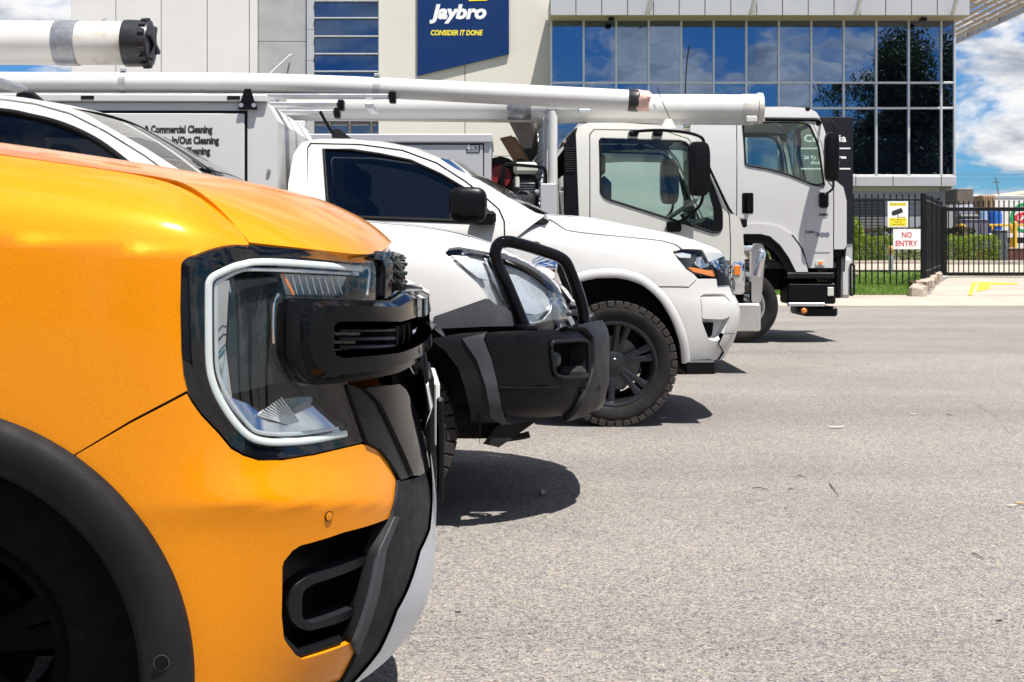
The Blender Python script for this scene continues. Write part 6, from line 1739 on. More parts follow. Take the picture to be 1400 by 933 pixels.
g10 = gr3(468, [-.925, -.925, -.925, -.925, -.925, -.925, -.925, -.908, -.865, -.79, -.68, -.52], (990, 1003))
g11 = gr3(498, [-.90, -.90, -.90, -.90, -.90, -.90, -.90, -.88, -.83, -.745, -.63, -.48], (978, 986))
def cc3(z, x): return Vector((x, 0, z))
rows3 = [g0, g1, g2, g3, g4, g5, g6, g7, g8, g9, g10, g11]
cx3 = [.80, .80, .80, .80, .80, .81, .83, .86, .89, .89, .86, .79]
rows3 = [B3.P(r) for r in rows3]
for i, r in enumerate(rows3):
    z = r[-1].z if i > 1 else r[-1].z
    r.append(Vector((r[-1].x + .02, r[-1].y * .5, z))); r.append(Vector((r[-1].x + .012, 0, z)) if i else Vector((r[-1].x + .01, 0.02, z)))
rows3[0] = [Vector((p.x, 0, p.z)) for p in rows3[0]]
S3 = B3.surf(rows3, 6, 4)
bonnet(B3, S3, 2, 'paint_white', car3, 6, (24, 6 * 11 + 1))
# bonnet flank down to the shut line
B3.panel('bonnet_edge', 'paint_white', S3, [(746, 294.5), (800, 298.5), (855, 307.5), (905, 317), (940, 326), (965, 334.5), (984, 343), (990, 350), (989, 346.5), (960, 341.5), (933, 340), (925, 334), (905, 328.5), (843, 322), (774, 313.5), (749, 298)], .025, d=(-.1, .9, -.4))
arch3 = [(932, 497), (928.6, 468), (918, 437.5), (901, 410), (877, 389.5), (860, 383), (843, 380), (815.5, 380.5), (791, 386), (768, 398), (748, 420), (735, 450), (730, 490)]
lam3 = [(921, 344.5), (932, 342), (960, 343.5), (988, 348), (992.5, 357), (994, 382), (977, 379.5), (949, 373.5), (939, 367), (928, 354)]
fen3 = [(690, 305), (748, 300), (773, 315.5), (843, 324), (904, 330.5), (923, 335.8), (930, 341), (919, 344), (927, 355), (938, 368.5), (948, 375), (953.5, 380.5), (942, 392), (888, 391.5)] + arch3[4:] + [(690, 490)]
B3.panel('fender', 'paint_white', S3, fen3, .025, lip=.02)
bum3 = [(889, 393.5), (942.5, 394), (955, 381.5), (977, 381.5), (994, 384), (998, 394), (1004, 407)] + [S3.ray((4, 0, .80), (-1, 0, 0))[0], S3.ray((4, 0, .47), (-1, 0, 0))[0]] + [(990, 485), (980, 491.5), (960, 495.5), (934, 496.5), (930, 468), (919.5, 437.5), (902.5, 410)]
hole3 = rnd([(957, 405), (963, 402), (990, 402), (999, 412), (996, 440), (988, 461), (979, 467), (969, 465), (960, 441)], 3, 3)
B3.panel('bumper', 'paint_white', S3, bum3, .02, d=(-.55, .83, 0), lip=.02, holes=[hole3])
B3.inset('bumper_pocket', 'paint_white', S3, hole3, .86, 0, -.032)
B3.panel('pocket_bar', 'paint_white', S3, rnd([(958, 406), (990, 406), (1000, 416), (998, 432), (990, 437), (960, 436)], 3, 3), .02, d=(-.55, .83, 0), off=.004, lip=.035)
B3.panel('fog_hole', 'liner_black', surf_offset(S3, -.028), [(960, 441), (975, 441), (973, 458), (968, 463), (964, 461)], .02, d=(-.55, .83, 0), off=.004, lip=.01)
B3.panel('bumper_corner', 'paint_white', S3, [(981, 492), (990, 478), (996, 458), (1003, 456), (1006, 462), (998, 478), (990, 487)], .02, d=(-.55, .83, 0), off=.012, lip=.03)
# lamp
S3i = surf_offset(S3, -.04)
h3 = B3.panel('headlight', 'lamp_smoke', S3i, [S3i.near(F3.on(S3, *p))[0] for p in lam3], .03, d=(-.4, .9, 0), lip=0)
hs3 = [o for o in car3.children if o.name.startswith('headlight')]
def nf3(make):
    for par, sg_ in zip(hs3, (1, -1)):
        o = make(par)
        if sg_ < 0:
            o.data = o.data.copy()
            for v in o.data.vertices: v.co.y *= -1
lp3 = lambda nm, mt, pts, off: nf3(lambda p: panel(nm, mt, surf_offset(S3, off), [F3.on(S3, *q) for q in pts], p, d=(-.4, .9, 0), res=.03, lip=.008, mirror=False))
nf3(lambda p: panel('lens', 'lamp_lens', surf_offset(S3, .002), [F3.on(S3, *q) for q in lam3], p, d=(-.4, .9, 0), res=.03, lip=0, mirror=False))
lp3('indicator', 'amber', [(943, 365), (951, 365.5), (968, 369), (990, 371), (991, 380), (975, 377.5), (950, 371.5)], -.012)
lp3('projector', 'chrome', [(955, 350), (970, 349.5), (973, 362), (962, 366), (953, 360)], -.02)
lp3('projector', 'chrome', [(974, 351), (986, 352), (989, 366), (978, 367)], -.022)
lp3('lamp_brow', 'lamp_silver', [(924, 346), (934, 344.5), (946, 347), (945, 352), (931, 351)], -.010)
# dark grille edge, grille
B3.panel('grille_edge', 'satin_black', S3, [(992.5, 350), (996, 353), (1000, 362), (1000, 388), (997.5, 390), (996.5, 384), (995.5, 357)], .02, d=(-.6, .8, 0), off=.006, lip=.03)
gg = []
for z in np.linspace(1.02, .74, 5):
    h = S3.ray((4, 0, z), (-1, 0, 0))[0]; gg.append([Vector((h.x - .06, -.5, z)), Vector((h.x + .004, -.3, z)), Vector((h.x + .012, 0, z)), Vector((h.x + .004, .3, z)), Vector((h.x - .06, .5, z))])
MB().grid(gg).build('grille', 'satin_black', car3)
for z in (.98, .90, .82):
    h = S3.ray((4, 0, z), (-1, 0, 0))[0]; MB().tube([(h.x - .05, -.48, z), (h.x + .015, -.28, z), (h.x + .026, 0, z), (h.x + .015, .28, z), (h.x - .05, .48, z)], .016, 8).build('grille_bar', 'gloss_black', car3)
MB().bx(h.x + .01, h.x + .02, -.19, .19, .58, .70, .003).build('number_plate', 'plate_white', car3)
# flare lip round the arch, liner, wheels
lipP = [F3.on(S3, *p) for p in cr([np.array(p) for p in arch3], 4)]
def _flare():
    rows = []
    c = Vector((0, 0, .385))
    for p in lipP:
        e = Vector((p.x, 0, p.z)) - c; e.normalize()
        rows.append([p + e * .055 + V3(0, -.002, 0), p + e * .045 + V3(0, -.014, 0), p + e * .01 + V3(0, -.018, 0), p + V3(0, -.012, 0), p + V3(0, .06, 0)])
    return MB().grid(rows)
B3.both(_flare, 'arch_lip', 'paint_white', smooth=50)
B3.both(lambda: MB().grid([[p + V3(0, .03, 0), Vector((p.x, -.45, p.z))] for p in lipP]).add([(p.x, -.45, p.z) for p in lipP], [tuple(range(len(lipP)))]), 'wheel_arch_liner', 'liner_black')
wc = F3.y(838, 499, -.80); 
for x in (wc.x, wc.x - 3.22):
    for sg_ in (-1, 1):
        wheel(car3, x, .79 * sg_, .388, .388, .265, .255, sg_, spokes=6, tread=(x > -1), blocks=46)
mf = F3.y(936, 497, -.70); MB().bx(mf.x - .02, mf.x + .17, -.86, -.60, mf.z - .055, mf.z + .03, .01).build('air_dam', 'satin_black', car3)
# cab side
C3 = side_surf(B3, [(1.90, -.55), (1.82, -.59), (1.70, -.645), (1.5, -.745), (1.3, -.85), (1.2, -.90), (1.05, -.925), (.8, -.93), (.45, -.91)], -2.3, .2)
win3 = [(442.5, 204), (480, 205), (520, 211), (561, 219.5), (601, 237.5), (636, 258), (655, 275), (668, 290), (670, 303), (614, 301), (499, 297), (449, 295)]
door3 = [(421.5, 203), (425.5, 197.5), (493, 199), (550, 207), (596, 224), (636, 249.6), (664, 272), (681, 287), (688, 303), (689, 330), (689, 455), (450, 455), (421.5, 420)]
B3.panel('door', 'paint_white', C3, door3, .04, d=(0, 1, 0), holes=[win3])
B3.panel('side_window', 'tint_glass', C3, win3, .05, d=(0, 1, 0), off=-.006, lip=0)
B3.tube('window_seal', 'seal_rubber', C3, [(449, 296), (442.5, 204.5), (480, 205.5), (520, 211.5), (561, 220), (601, 238), (636, 258.5), (655, 275), (669, 291)], .010, .001, k=1)
B3.tube('sill_strip', 'seal_rubber', C3, [(449, 296), (499, 298.5), (614, 302.5), (670, 304.5)], .013, .004, k=2)
pil3 = [(420, 256), (420, 202), (424, 195.5), (493, 197), (551, 205), (597, 222), (637, 247.5), (665, 270), (683, 286), (690.5, 303), (691, 330), (700, 330), (745, 295), (733, 291.5), (693, 269), (664, 251.5), (636, 237.5), (624, 231.5), (601, 217), (567, 203), (521, 194), (478, 190), (436, 190), (413, 194.5), (405, 205), (401, 212), (394, 252), (392, 300), (420, 300)]
B3.panel('cab_frame', 'paint_white', C3, pil3, .04, d=(0, 1, 0))
ws3 = B3.on(C3, [(601, 217), (624, 231.5), (636, 237.5), (664, 251.5), (693, 269), (733, 291.5), (748, 301)])
B3.cross(ws3, 'windscreen', 'screen_glass', (.12, 0, .012))
rf3 = B3.on(C3, [(394, 252), (401, 212), (405, 205), (413, 194.5), (436, 190), (478, 190), (521, 194), (567, 203), (601, 217)])
B3.cross(rf3, 'roof', 'paint_white', (0.02, 0, .03))
mir = F3.y(640, 281, -1.06)
m = MB(); rows = []
for t, w, h in ((0, .001, .001), (.02, .06, .06), (.08, .11, .096), (.25, .122, .11), (.6, .122, .105), (.9, .09, .085), (.98, .05, .05), (1, .001, .001)):
    c = Vector((mir.x + .06 - t * .10, -1.06, mir.z))
    rows.append([c + V3(-.02 * math.cos(a) * 0, 0, 0) + Vector((w * math.copysign(abs(math.cos(a)) ** .55, math.cos(a)) * .95, 0, h * math.copysign(abs(math.sin(a)) ** .55, math.sin(a)))) + V3(-.06 + t * .10, -.07 + t * .14, 0) for a in np.linspace(0, 2 * math.pi, 24, endpoint=False)])
B3.both(lambda: MB().grid(rows, closed_v=True), 'door_mirror', 'satin_black', smooth=50)
B3.both(lambda: MB().bx(mir.x + .02, mir.x + .17, -1.0, -.86, mir.z - .115, mir.z - .03, .02), 'mirror_arm', 'satin_black')
B3.panel('fender_marker', 'satin_black', S3, rnd([(722, 330), (736, 331), (741, 336), (736, 338), (724, 337)], 2, 3), .02, off=.004, lip=.008)
B3.tubeY('aerial', 'satin_black', [(458, 188, -.2), (446, 168, -.2), (437.5, 152.5, -.2)], .011)
q = F3.y(464, 187, -.2); MB().add([tuple(q + V3(*v)) for v in ((-.05, -.025, -.01), (-.05, .025, -.01), (.09, .02, -.02), (.09, -.02, -.02), (-.04, 0, .05), (0, 0, .05))], [(0, 1, 2, 3), (0, 3, 5, 4), (1, 4, 5, 2), (0, 4, 1), (2, 5, 3)]).build('aerial_base', 'satin_black', car3)
MB().bx(-2.0, -.5, -.86, .86, .42, .52, .02).build('cabin_floor', 'underbody', car3)
MB().bx(-.62, -.40, -.82, .82, .55, 1.30, .04).build('dashboard', 'dash', car3)
for y in (-.38, .38): cabin_seat(car3, -1.55, y, .90)
MB().lathe([(.17, -.012), (.185, 0), (.17, .012), (.16, 0)], (-.80, -.38, 1.16), (-.9, 0, .5), 28, True).build('steering_wheel', 'dash', car3)
MB().bx(-4.2, .55, -.5, .5, .32, .55, .03).build('chassis', 'underbody', car3)
MB().bx(-.35, .52, -.55, .55, .50, 1.0, .05).build('engine_block', 'underbody', car3)
MB().bx(.30, .74, -.62, .62, .48, .60, .02).build('under_tray', 'underbody', car3)
MB().bx(-.4, .42, -.74, .74, .96, 1.02, .02).build('inner_guard', 'underbody', car3)
# wipers at the windscreen foot
B3.tubeY('wiper', 'satin_black', [(742, 296, -.5), (752, 297, -.3), (768, 298, 0)], .010)
# --- canopy on the tray: its own body panels
mat('canopy_white', (0.57, 0.566, 0.55), 0.45, var=0.02, coat=.2, dirt=.06, dirtcol=(.5, .48, .44), dscale=1.5)
can = bpy.data.objects.new('canopy', None); COL.objects.link(can); can.parent = car3
xa, xb = F3.y(-260, 200, -.86).x, F3.y(380, 200, -.86).x
zt = F3.y(300, 141, -.86).z; zb = .95; zc = F3.y(380, 166, -.86).z; xc = F3.y(366, 141, -.86).x
m = MB(); prismY(m, [(xa, zb), (xb - .015, zb), (xb, zc), (xc, zt), (xa, zt)], -.86, .86); m.build('canopy_shell', 'canopy_white', can, smooth=25)
zd0, zd1 = 1.0, F3.y(300, 155.5, -.86).z; xd = F3.y(334.5, 200, -.86).x
for sg_ in (-1, 1):
    MB().bx(xa + .05, xd, sg_ * .861, sg_ * .870, zd0, zd1, .004).build('canopy_door', 'canopy_white', can)
    MB().bx(xa + .03, xd + .018, sg_ * .8605, sg_ * .8625, zd0, zd1 + .018).build('door_gap', 'seal_rubber', can)
    MB().bx(xa, xc, sg_ * .78, sg_ * .89, zt + .004, zt + .05, .006).build('roof_rail', 'pvc_white', can)
for px in (119, 319): 
    q = F3.y(px, 133, -.90); MB().bx(q.x - .04, q.x + .04, -.896, -.80, zt + .018, zt + .04, .003).build('rail_slot', 'seal_rubber', can)
q0, q1 = F3.y(326, 150, -.88), F3.y(352, 122, -.88)
MB().add([(q0.x, -.895, q0.z), (q1.x, -.895, q0.z), (q1.x - .04, -.895, q1.z), (q0.x + .04, -.895, q1.z), (q0.x, -.872, q0.z), (q1.x, -.872, q0.z), (q1.x - .04, -.872, q1.z), (q0.x + .04, -.872, q1.z)], [(0, 1, 2, 3), (7, 6, 5, 4), (0, 4, 5, 1), (1, 5, 6, 2), (2, 6, 7, 3), (3, 7, 4, 0)]).build('rack_bracket', 'satin_black', can)
for x in (q0.x + .02, q1.x - .02): MB().cyl((x, -.90, q0.z + .025), (x, -.885, q0.z + .025), .014, n=10).build('bolt', 'raw_alloy', can)
MB().cyl((F3.y(368, 234, -.86).x, -.874, F3.y(368, 234, -.86).z), (F3.y(368, 234, -.86).x, -.86, F3.y(368, 234, -.86).z), .012, n=10).build('rivet', 'raw_alloy', can)
def ctext(s_, pxr, py, hpx, wpx):
    me = text_mesh(s_, hpx * 8.17 / FPX / .72, ext=.0006, bold=.0030)
    xs_ = [v.co.x for v in me.vertices]; k = wpx * 8.17 / FPX / (max(xs_) - min(xs_)); x1 = max(xs_)
    for v in me.vertices: v.co.x = (v.co.x - x1) * k
    me.materials.clear(); me.materials.append(MAT['print_black']); q = F3.y(pxr, py, -.8712); link('lettering', me, can, loc=q, rot=(R(90), 0, 0))
ctext('& Commercial Cleaning', 290.5, 181.5, 9.6, 92); ctext('-In/Out Cleaning', 299.5, 196.5, 9.6, 67); ctext('Cleaning', 287.5, 211, 9.6, 34)
MB().bx(-4.3, xb, -.9, .9, .80, .945, .02).build('tray', 'raw_alloy', car3)
# rack rails above the canopy
for y, pe, pyv in ((-.62, 532, 130.5), (-.15, 462, 147.5), (.35, 457, 149)):
    z = F3.y(300, 129.5, -.62).z + (0 if y == -.62 else -.0); e = F3.y(pe, pyv, y)
    MB().bx(xa, e.x, y - .03, y + .03, z - .028, z + .004, .006).build('rack_rail', 'raw_alloy', can)
    MB().bx(e.x + .001, e.x + .045, y - .04, y + .04, z - .055, z + .02, .008).build('rail_end', 'satin_black', can)
for px in (340, 100, 505):
    q = F3.y(px, 132, -.62); MB().bx(q.x - .025, q.x + .025, -.80 if px != 505 else -.66, .80 if px != 505 else -.25, q.z - .075, q.z - .046, .005).build('rack_crossbar', 'raw_alloy', can)
q = F3.y(330, 132, -.62)
for y in (-.70, .70):
    MB().bx(q.x - .03, q.x + .03, y - .03, y + .03, zt - .002, q.z - .078, .005).build('rack_foot', 'satin_black', can)
# long conduit tube lying on the rack
pts = [W(-450, 113, 8.42), W(0, 113, 8.42), W(300, 114, 8.42), W(430, 117, 8.42), W(560, 122.5, 8.42), W(700, 129.5, 8.42), W(860, 137.3, 8.42)]
con = thing('conduit_tube', 'long white conduit tube with black tape and a pink rag at its end', 'tube', pts[0])
P_ = [Vector(p) - pts[0] for p in cr(pts, 6)]; rc = 14.4 * 8.42 / FPX
MB().tube(P_, rc, 24).build('tube_body', 'pvc_white', con)
axc = (P_[-1] - P_[-2]).normalized(); e0 = P_[-1]
MB().lathe([(rc + .0005, -.005), (rc + .004, 0), (rc + .004, .058), (rc, .06)], e0 - axc * .002, axc, 24).build('tape_band', 'cap_black', con)
mat('rag_pink', (.66, .42, .36), .85, var=.3, vscale=14, bump=.5, bscale=30, dirt=.5, dirtcol=(.7, .6, .55), dscale=12)
rgr = random.Random(3); m = MB(); rows = []
for i in range(5):
    t = i / 4; rows.append([e0 + axc * (.052 + .075 * t + .012 * math.sin(3 * a)) + (Vector((0, 1, 0)) * math.cos(a) + axc.cross(Vector((0, 1, 0))) * math.sin(a)) * (rc * (1.06 - .12 * t + .09 * math.sin(2 * a + 1 + t * 2) * t + .05 * math.sin(5 * a))) for a in np.linspace(0, 2 * math.pi, 22, endpoint=False)])
m.grid(rows, closed_v=True); m.f.append(tuple(range(4 * 22, 5 * 22))); m.build('rag', 'rag_pink', con)
for px in (183, 506):
    i = min(range(len(P_)), key=lambda k: abs((P_[k] + pts[0]).x - W(px, 0, 8.42).x)); t_ = (P_[i + 1] - P_[i - 1]).normalized()
    MB().lathe([(rc + .0005, -.022), (rc + .003, -.02), (rc + .003, .02), (rc + .0005, .022)], P_[i], t_, 24).build('hose_clamp', 'galvanised', con)
    MB().bx(P_[i].x - .018, P_[i].x + .018, P_[i].y - .04, P_[i].y - .01, P_[i].z + rc + .001, P_[i].z + rc + .022, .003).build('clamp_screw', 'galvanised', con)

# ================================================================== cream cab-over tray truck
mat('rust_board', (.16, .085, .04), .8, var=.35, vscale=5, bump=.2)
mat('tar_board', (.03, .026, .024), .7, var=.4, vscale=6)
mat('reel_red', (.20, .008, .012), .45, var=.15)
mat('engine_dark', (.022, .022, .024), .5, var=.5, vscale=14, metal=.3)
mat('engine_alloy', (.42, .42, .41), .45, var=.3, vscale=18, metal=.6)
mat('tank_cream', (.55, .56, .50), .5, var=.08)
F4 = Frame(1.30, 12.35, 0)
tk4 = thing('tray_truck', 'cream cab-over tray truck with polished bullbar and black mirrors', 'truck', F4.loc, 0)
B4 = VB(F4, tk4)
C4 = side_surf(B4, [(2.50, -.66), (2.32, -.72), (2.2, -.765), (2.0, -.805), (1.6, -.84), (1.3, -.85), (.9, -.85), (.4, -.85)], -1.2, 1.3)
win4 = rnd([(820, 189.5), (936, 193), (956, 214), (974, 254), (987, 288), (987, 316), (976, 319), (918, 300), (829, 272), (821, 264)], [3, 6, 5, 5, 6, 5, 5, 3, 6, 5], 4)
B4.panel('door', 'paint_cream', C4, [(807, 372), (807, 184.5), (812.5, 178), (907, 179.5), (940, 190.5), (957.5, 212.5), (972.5, 243.5), (985.5, 272.5), (996.5, 295.5), (998, 330), (998, 372)], .05, d=(0, 1, 0), holes=[win4])
B4.panel('cab_frame', 'paint_cream', C4, [(792, 372), (791.6, 295), (787.5, 184), (790, 173.5), (804, 168), (851, 168), (896, 171.5), (921, 176), (943.5, 184), (960, 203), (971, 231), (985, 262), (1000, 291), (1011, 298), (1015.5, 312), (1018, 356), (1018, 372), (999.5, 372), (999.5, 330), (998, 294), (987, 271), (974, 242), (959, 211), (941, 189), (907, 178), (812, 176.5), (805.5, 183.5), (805.5, 372)], .05, d=(0, 1, 0))
B4.panel('side_window', 'cab_glass', C4, win4, .06, d=(0, 1, 0), off=-.008, lip=0)
B4.tube('window_seal', 'seal_rubber', C4, win4[::2], .010, .001, k=1, closed=True)
B4.panel('weather_shield', 'tint_glass', C4, [(822, 190), (935, 193.5), (951, 211), (930, 206), (880, 205), (822, 208)], .05, d=(0, 1, 0), off=.018, lip=0)
B4.panel('quarter_frame', 'satin_black', C4, [(960, 228), (966, 238), (975, 257), (986.5, 289), (986.5, 315), (977, 318), (966, 314.5), (972, 312), (976, 306), (975, 285), (966, 252)], .04, d=(0, 1, 0), off=.006)
B4.panel('vent_panel', 'satin_black', C4, [(770.7, 198), (784.6, 179), (787, 185), (790.5, 295), (790.5, 330), (773, 330)], .04, d=(0, 1, 0), off=-.004)
for i in range(11):
    B4.tube('vent_slat', 'satin_black', C4, [(772.5, 204 + i * 3.1), (785.5, 203.5 + i * 3.1)], .007, .002, n=6)
B4.cross(B4.on(C4, [(943.5, 184), (960, 203), (971, 231), (985, 262), (1000, 291)]), 'windscreen', 'cab_glass', (.05, 0, 0))
B4.cross(B4.on(C4, [(1000, 291), (1011, 298), (1015.5, 312), (1018, 356), (1018, 400)]), 'front_panel', 'paint_cream', (.05, 0, 0))
B4.cross(B4.on(C4, [(769, 194), (786, 176), (804, 168), (851, 168), (896, 171.5), (921, 176), (943.5, 184)]), 'roof', 'paint_cream', (0, 0, .03))
cb = B4.on(C4, [(769, 196), (770, 240), (771, 300), (772, 360)])
B4.cross([Vector((p.x, p.y, p.z)) for p in cb if p.z < 2.0], 'cab_back', 'paint_cream', (-.02, 0, 0))
MB().bx(-.72, .9, -.84, .84, .70, .80, .02).build('cab_floor', 'underbody', tk4)
MB().bx(.38, .66, -.78, .78, .80, 1.38, .05).build('dashboard', 'dash', tk4)
MB().lathe([(.19, -.012), (.205, 0), (.19, .012), (.18, 0)], (.22, -.38, 1.44), (-.55, 0, .83), 30, True).build('steering_wheel', 'dash', tk4)
MB().tube([(.25, -.38, 1.42), (.45, -.38, 1.1)], .03, 8).build('steering_column', 'dash', tk4)
for y in (-.40, .40): cabin_seat(tk4, -.38, y, 1.20)
B4.tubeY('wiper', 'satin_black', [(970, 230, -.84), (985, 262, -.86), (1000, 291, -.84), (1016, 303, -.80)], .012)
MB().bx(*[v for v in (F4.y(1016, 303, -.8).x - .06, F4.y(1016, 303, -.8).x + .03)], -.84, -.76, F4.y(1016, 305, -.8).z - .04, F4.y(1016, 305, -.8).z + .04, .012).build('wiper_pivot', 'satin_black', tk4)
# mirrors on their arms
mp_ = F4.y(955, 231, -1.05)
def mbox(c, w, h, t):
    rows = []
    for u, k in ((-1, .001), (-.98, .7), (-.8, .95), (0, 1), (.8, .95), (.98, .7), (1, .001)):
        rows.append([Vector((c.x + w * k * math.copysign(abs(math.cos(a)) ** .45, math.cos(a)), c.y + u * t, c.z + h * (.25 + .75 * k if k > .01 else .001) * math.copysign(abs(math.sin(a)) ** .45, math.sin(a)))) for a in np.linspace(0, 2 * math.pi, 28, endpoint=False)])
    return MB().grid(rows, closed_v=True)
B4.both(lambda: mbox(mp_, .098, .235, .075), 'door_mirror', 'satin_black', smooth=50)
B4.tubeY('mirror_arm', 'satin_black', [(863, 181, -.80), (880, 179, -.86), (907, 178.5, -.92), (935, 181, -1.0), (955, 186, -1.05), (962, 193, -1.05), (962, 204, -1.05)], .014, mirror=True)
B4.tubeY('mirror_arm', 'satin_black', [(962, 264, -1.05), (957.5, 280, -1.03), (945, 293, -.98), (934, 301, -.92), (922, 305, -.87)], .014, mirror=True)
for px in (866, 899):
    q = F4.y(px, 181.5, -.79); B4.both(lambda: MB().bx(q.x - .045, q.x + .045, -.83, -.74, q.z - .035, q.z + .02, .02), 'arm_mount', 'satin_black')
q = F4.y(922, 308, -.87); B4.both(lambda: MB().bx(q.x - .07, q.x + .06, -.90, -.85, q.z - .06, q.z + .035, .015), 'arm_mount', 'satin_black')
q = F4.y(913, 170, -.60); MB().add([tuple(q + V3(*v)) for v in ((-.06, -.04, -.03), (.07, -.04, -.04), (.07, .04, -.04), (-.06, .04, -.03), (-.02, -.03, .045), (.03, -.03, .045), (.03, .03, .045), (-.02, .03, .045))], [(0, 1, 2, 3), (4, 5, 6, 7), (0, 1, 5, 4), (1, 2, 6, 5), (2, 3, 7, 6), (3, 0, 4, 7)]).build('roof_marker', 'tank_cream', tk4)
B4.tubeY('aerial', 'steel_black', [(920, 171, -.5), (905, 138, -.5), (899, 121, -.5)], .0035)
B4.tubeY('aerial', 'steel_black', [(936, 170, -.3), (938, 100, -.3), (942, 63, -.3)], .006)
# headlamp, lower cab, bullbar
fx4 = F4.y(1018, 360, -.80).x
B4.both(lambda: mbox(Vector((F4.y(1008, 380, -.80).x, -.79, F4.y(1008, 380, -.80).z)), .066, .15, .075), 'headlight_body', 'chrome', smooth=50)
B4.both(lambda: MB().bx(F4.y(1008, 370, -.87).x - .03, F4.y(1008, 370, -.87).x + .03, -.875, -.862, F4.y(1008, 372, -.87).z - .03, F4.y(1008, 366, -.87).z + .02, .008), 'indicator', 'amber')
B4.panel('cab_skirt', 'paint_cream', C4, [(880, 374), (998, 374), (999, 404), (985, 420), (900, 420)], .06, d=(0, 1, 0))
MB().bx(fx4 - .20, fx4 + .03, -.83, .83, F4.y(1010, 452, -.85).z, F4.y(1010, 416, -.85).z, .01).build('bullbar_plate', 'raw_alloy', tk4)
bx0, bx1 = F4.y(1005, 430, -.86).x, F4.y(1040, 430, -.86).x
zb0, zb1 = F4.y(1020, 453, -.86).z, F4.y(1020, 415, -.86).z
MB().bx(bx0, bx1, -.87, .87, zb0, zb1, .015).build('bumper_channel', 'polished_alloy', tk4)
for sg_ in (-1, 1):
    y = .80 * sg_
    m = MB(); prismY(m, rnd([(F4.y(1026, 412, -.8).x, zb1 + .002), (F4.y(1039, 412, -.8).x, zb1 + .002), (F4.y(1045, 345, -.8).x, F4.y(1045, 345, -.8).z), (F4.y(1041, 333, -.8).x, F4.y(1041, 333, -.8).z), (F4.y(1030, 333, -.8).x, F4.y(1030, 333, -.8).z), (F4.y(1026, 345, -.8).x, F4.y(1026, 345, -.8).z)], .03, 4), y - .05, y + .05); m.build('bullbar_upright', 'polished_alloy', tk4, smooth=45)
    B4.both(lambda: MB(), 'x', 'chrome') if False else None
    q0 = F4.y(1036, 349, -.8); q1 = F4.y(1033, 378, -.8)
    MB().tube(cr([(q0.x + .02, y - .052 * 1, q0.z + .03), (q0.x + .025, y - .075, q0.z), (q1.x, y - .07, q1.z)], 5), .032, 10).build('bullbar_tube', 'polished_alloy', tk4)
    q = F4.y(1024, 340, -.8); MB().tube([(q.x + .02, y, q.z), (q.x - .25, y, q.z)], .028, 10).build('bullbar_stay', 'polished_alloy', tk4)
q = F4.y(1036, 345, -.8)
for z in (q.z + .02, q.z - .22): MB().tube([(q.x + .01, -.80, z), (q.x + .03, 0, z), (q.x + .01, .80, z)], .035, 12).build('bullbar_rail', 'polished_alloy', tk4)
# chassis, wheels, mudflap
wx = F4.y(935, 440, -.8).x
for sg_ in (-1, 1):
    wheel(tk4, wx, .76 * sg_, .385, .385, .215, .22, sg_, spokes=0, tread=False, rimmat='raw_alloy', hub='raw_alloy')
    wheel(tk4, wx - 3.3, .72 * sg_, .385, .385, .42, .22, sg_, spokes=0, tread=False, rimmat='raw_alloy', hub='raw_alloy')
    MB().bx(-5.4, .8, sg_ * .40 - .04, sg_ * .40 + .04, .52, .72, .01).build('chassis_rail', 'underbody', tk4)
q = F4.y(953, 500, -.7); MB().bx(q.x - .05, q.x - .03, -.88, -.58, .14, .5, .004).build('mudflap', 'satin_black', tk4)
B4.both(lambda: MB().grid([[Vector((wx + .47 * math.cos(a), y, .40 + .47 * math.sin(a))) for y in (-.86, -.5)] for a in np.linspace(0, math.pi, 20)]), 'mudguard', 'satin_black')
# tray with headboard
xr = F4.y(762, 250, -.85).x
MB().bx(-5.6, xr, -.95, .95, .98, 1.06, .01).build('tray_floor', 'raw_alloy', tk4)
MB().bx(-5.6, xr - .1, .92, .95, 1.062, 1.72, .01).build('tray_side', 'raw_alloy', tk4)
MB().bx(-5.6, xr - .1, -.95, -.92, 1.062, 1.30, .01).build('tray_side', 'raw_alloy', tk4)
hb = bpy.data.objects.new('headboard', None); COL.objects.link(hb); hb.parent = tk4
u0 = F4.y(755.5, 152, -.80); zlow = F4.y(755, 252, -.8).z
for sg_ in (-1, 1):
    MB().tube([(u0.x, .80 * sg_, zlow), (u0.x, .80 * sg_, u0.z - .05), (u0.x - .005, .80 * sg_, u0.z)], .042, 14).build('headboard_upright', 'pvc_white', hb)
    MB().bx(F4.y(738.5, 270, -.8).x, F4.y(760, 270, -.8).x, .80 * sg_ - .06, .80 * sg_ + .06, 1.06, zlow + .002, .006).build('headboard_foot', 'alu_panel', hb)
m = MB(); nz, ny = 20, 26
x_ = u0.x - .07; zz0, zz1 = 1.25, F4.y(745, 166, -.5).z
for i in range(ny):
    y = -.74 + 1.48 * i / (ny - 1)
    P_ = [(x_ - .05 - .07 * y + .012 * ((k + i) % 2), y + .018 * (1 if (k + i) % 2 else -1), zz0 + (zz1 - zz0) * k / nz) for k in range(nz + 1)]
    m.tube(P_, .009, 4, cap=False)
kind(m.build('mesh_screen', 'galvanised', hb), 'stuff')
MB().tube(rnd([(x_ + .002, -.75, zz0), (x_ + .002, -.75, zz1), (x_ - .1, .75, zz1), (x_ - .1, .75, zz0)], .02), .016, 8).build('screen_frame', 'galvanised', hb)
MB().bx(u0.x - .05, u0.x + .05, -.84, .84, u0.z + .005, u0.z + .045, .006).build('headboard_top', 'galvanised', hb)
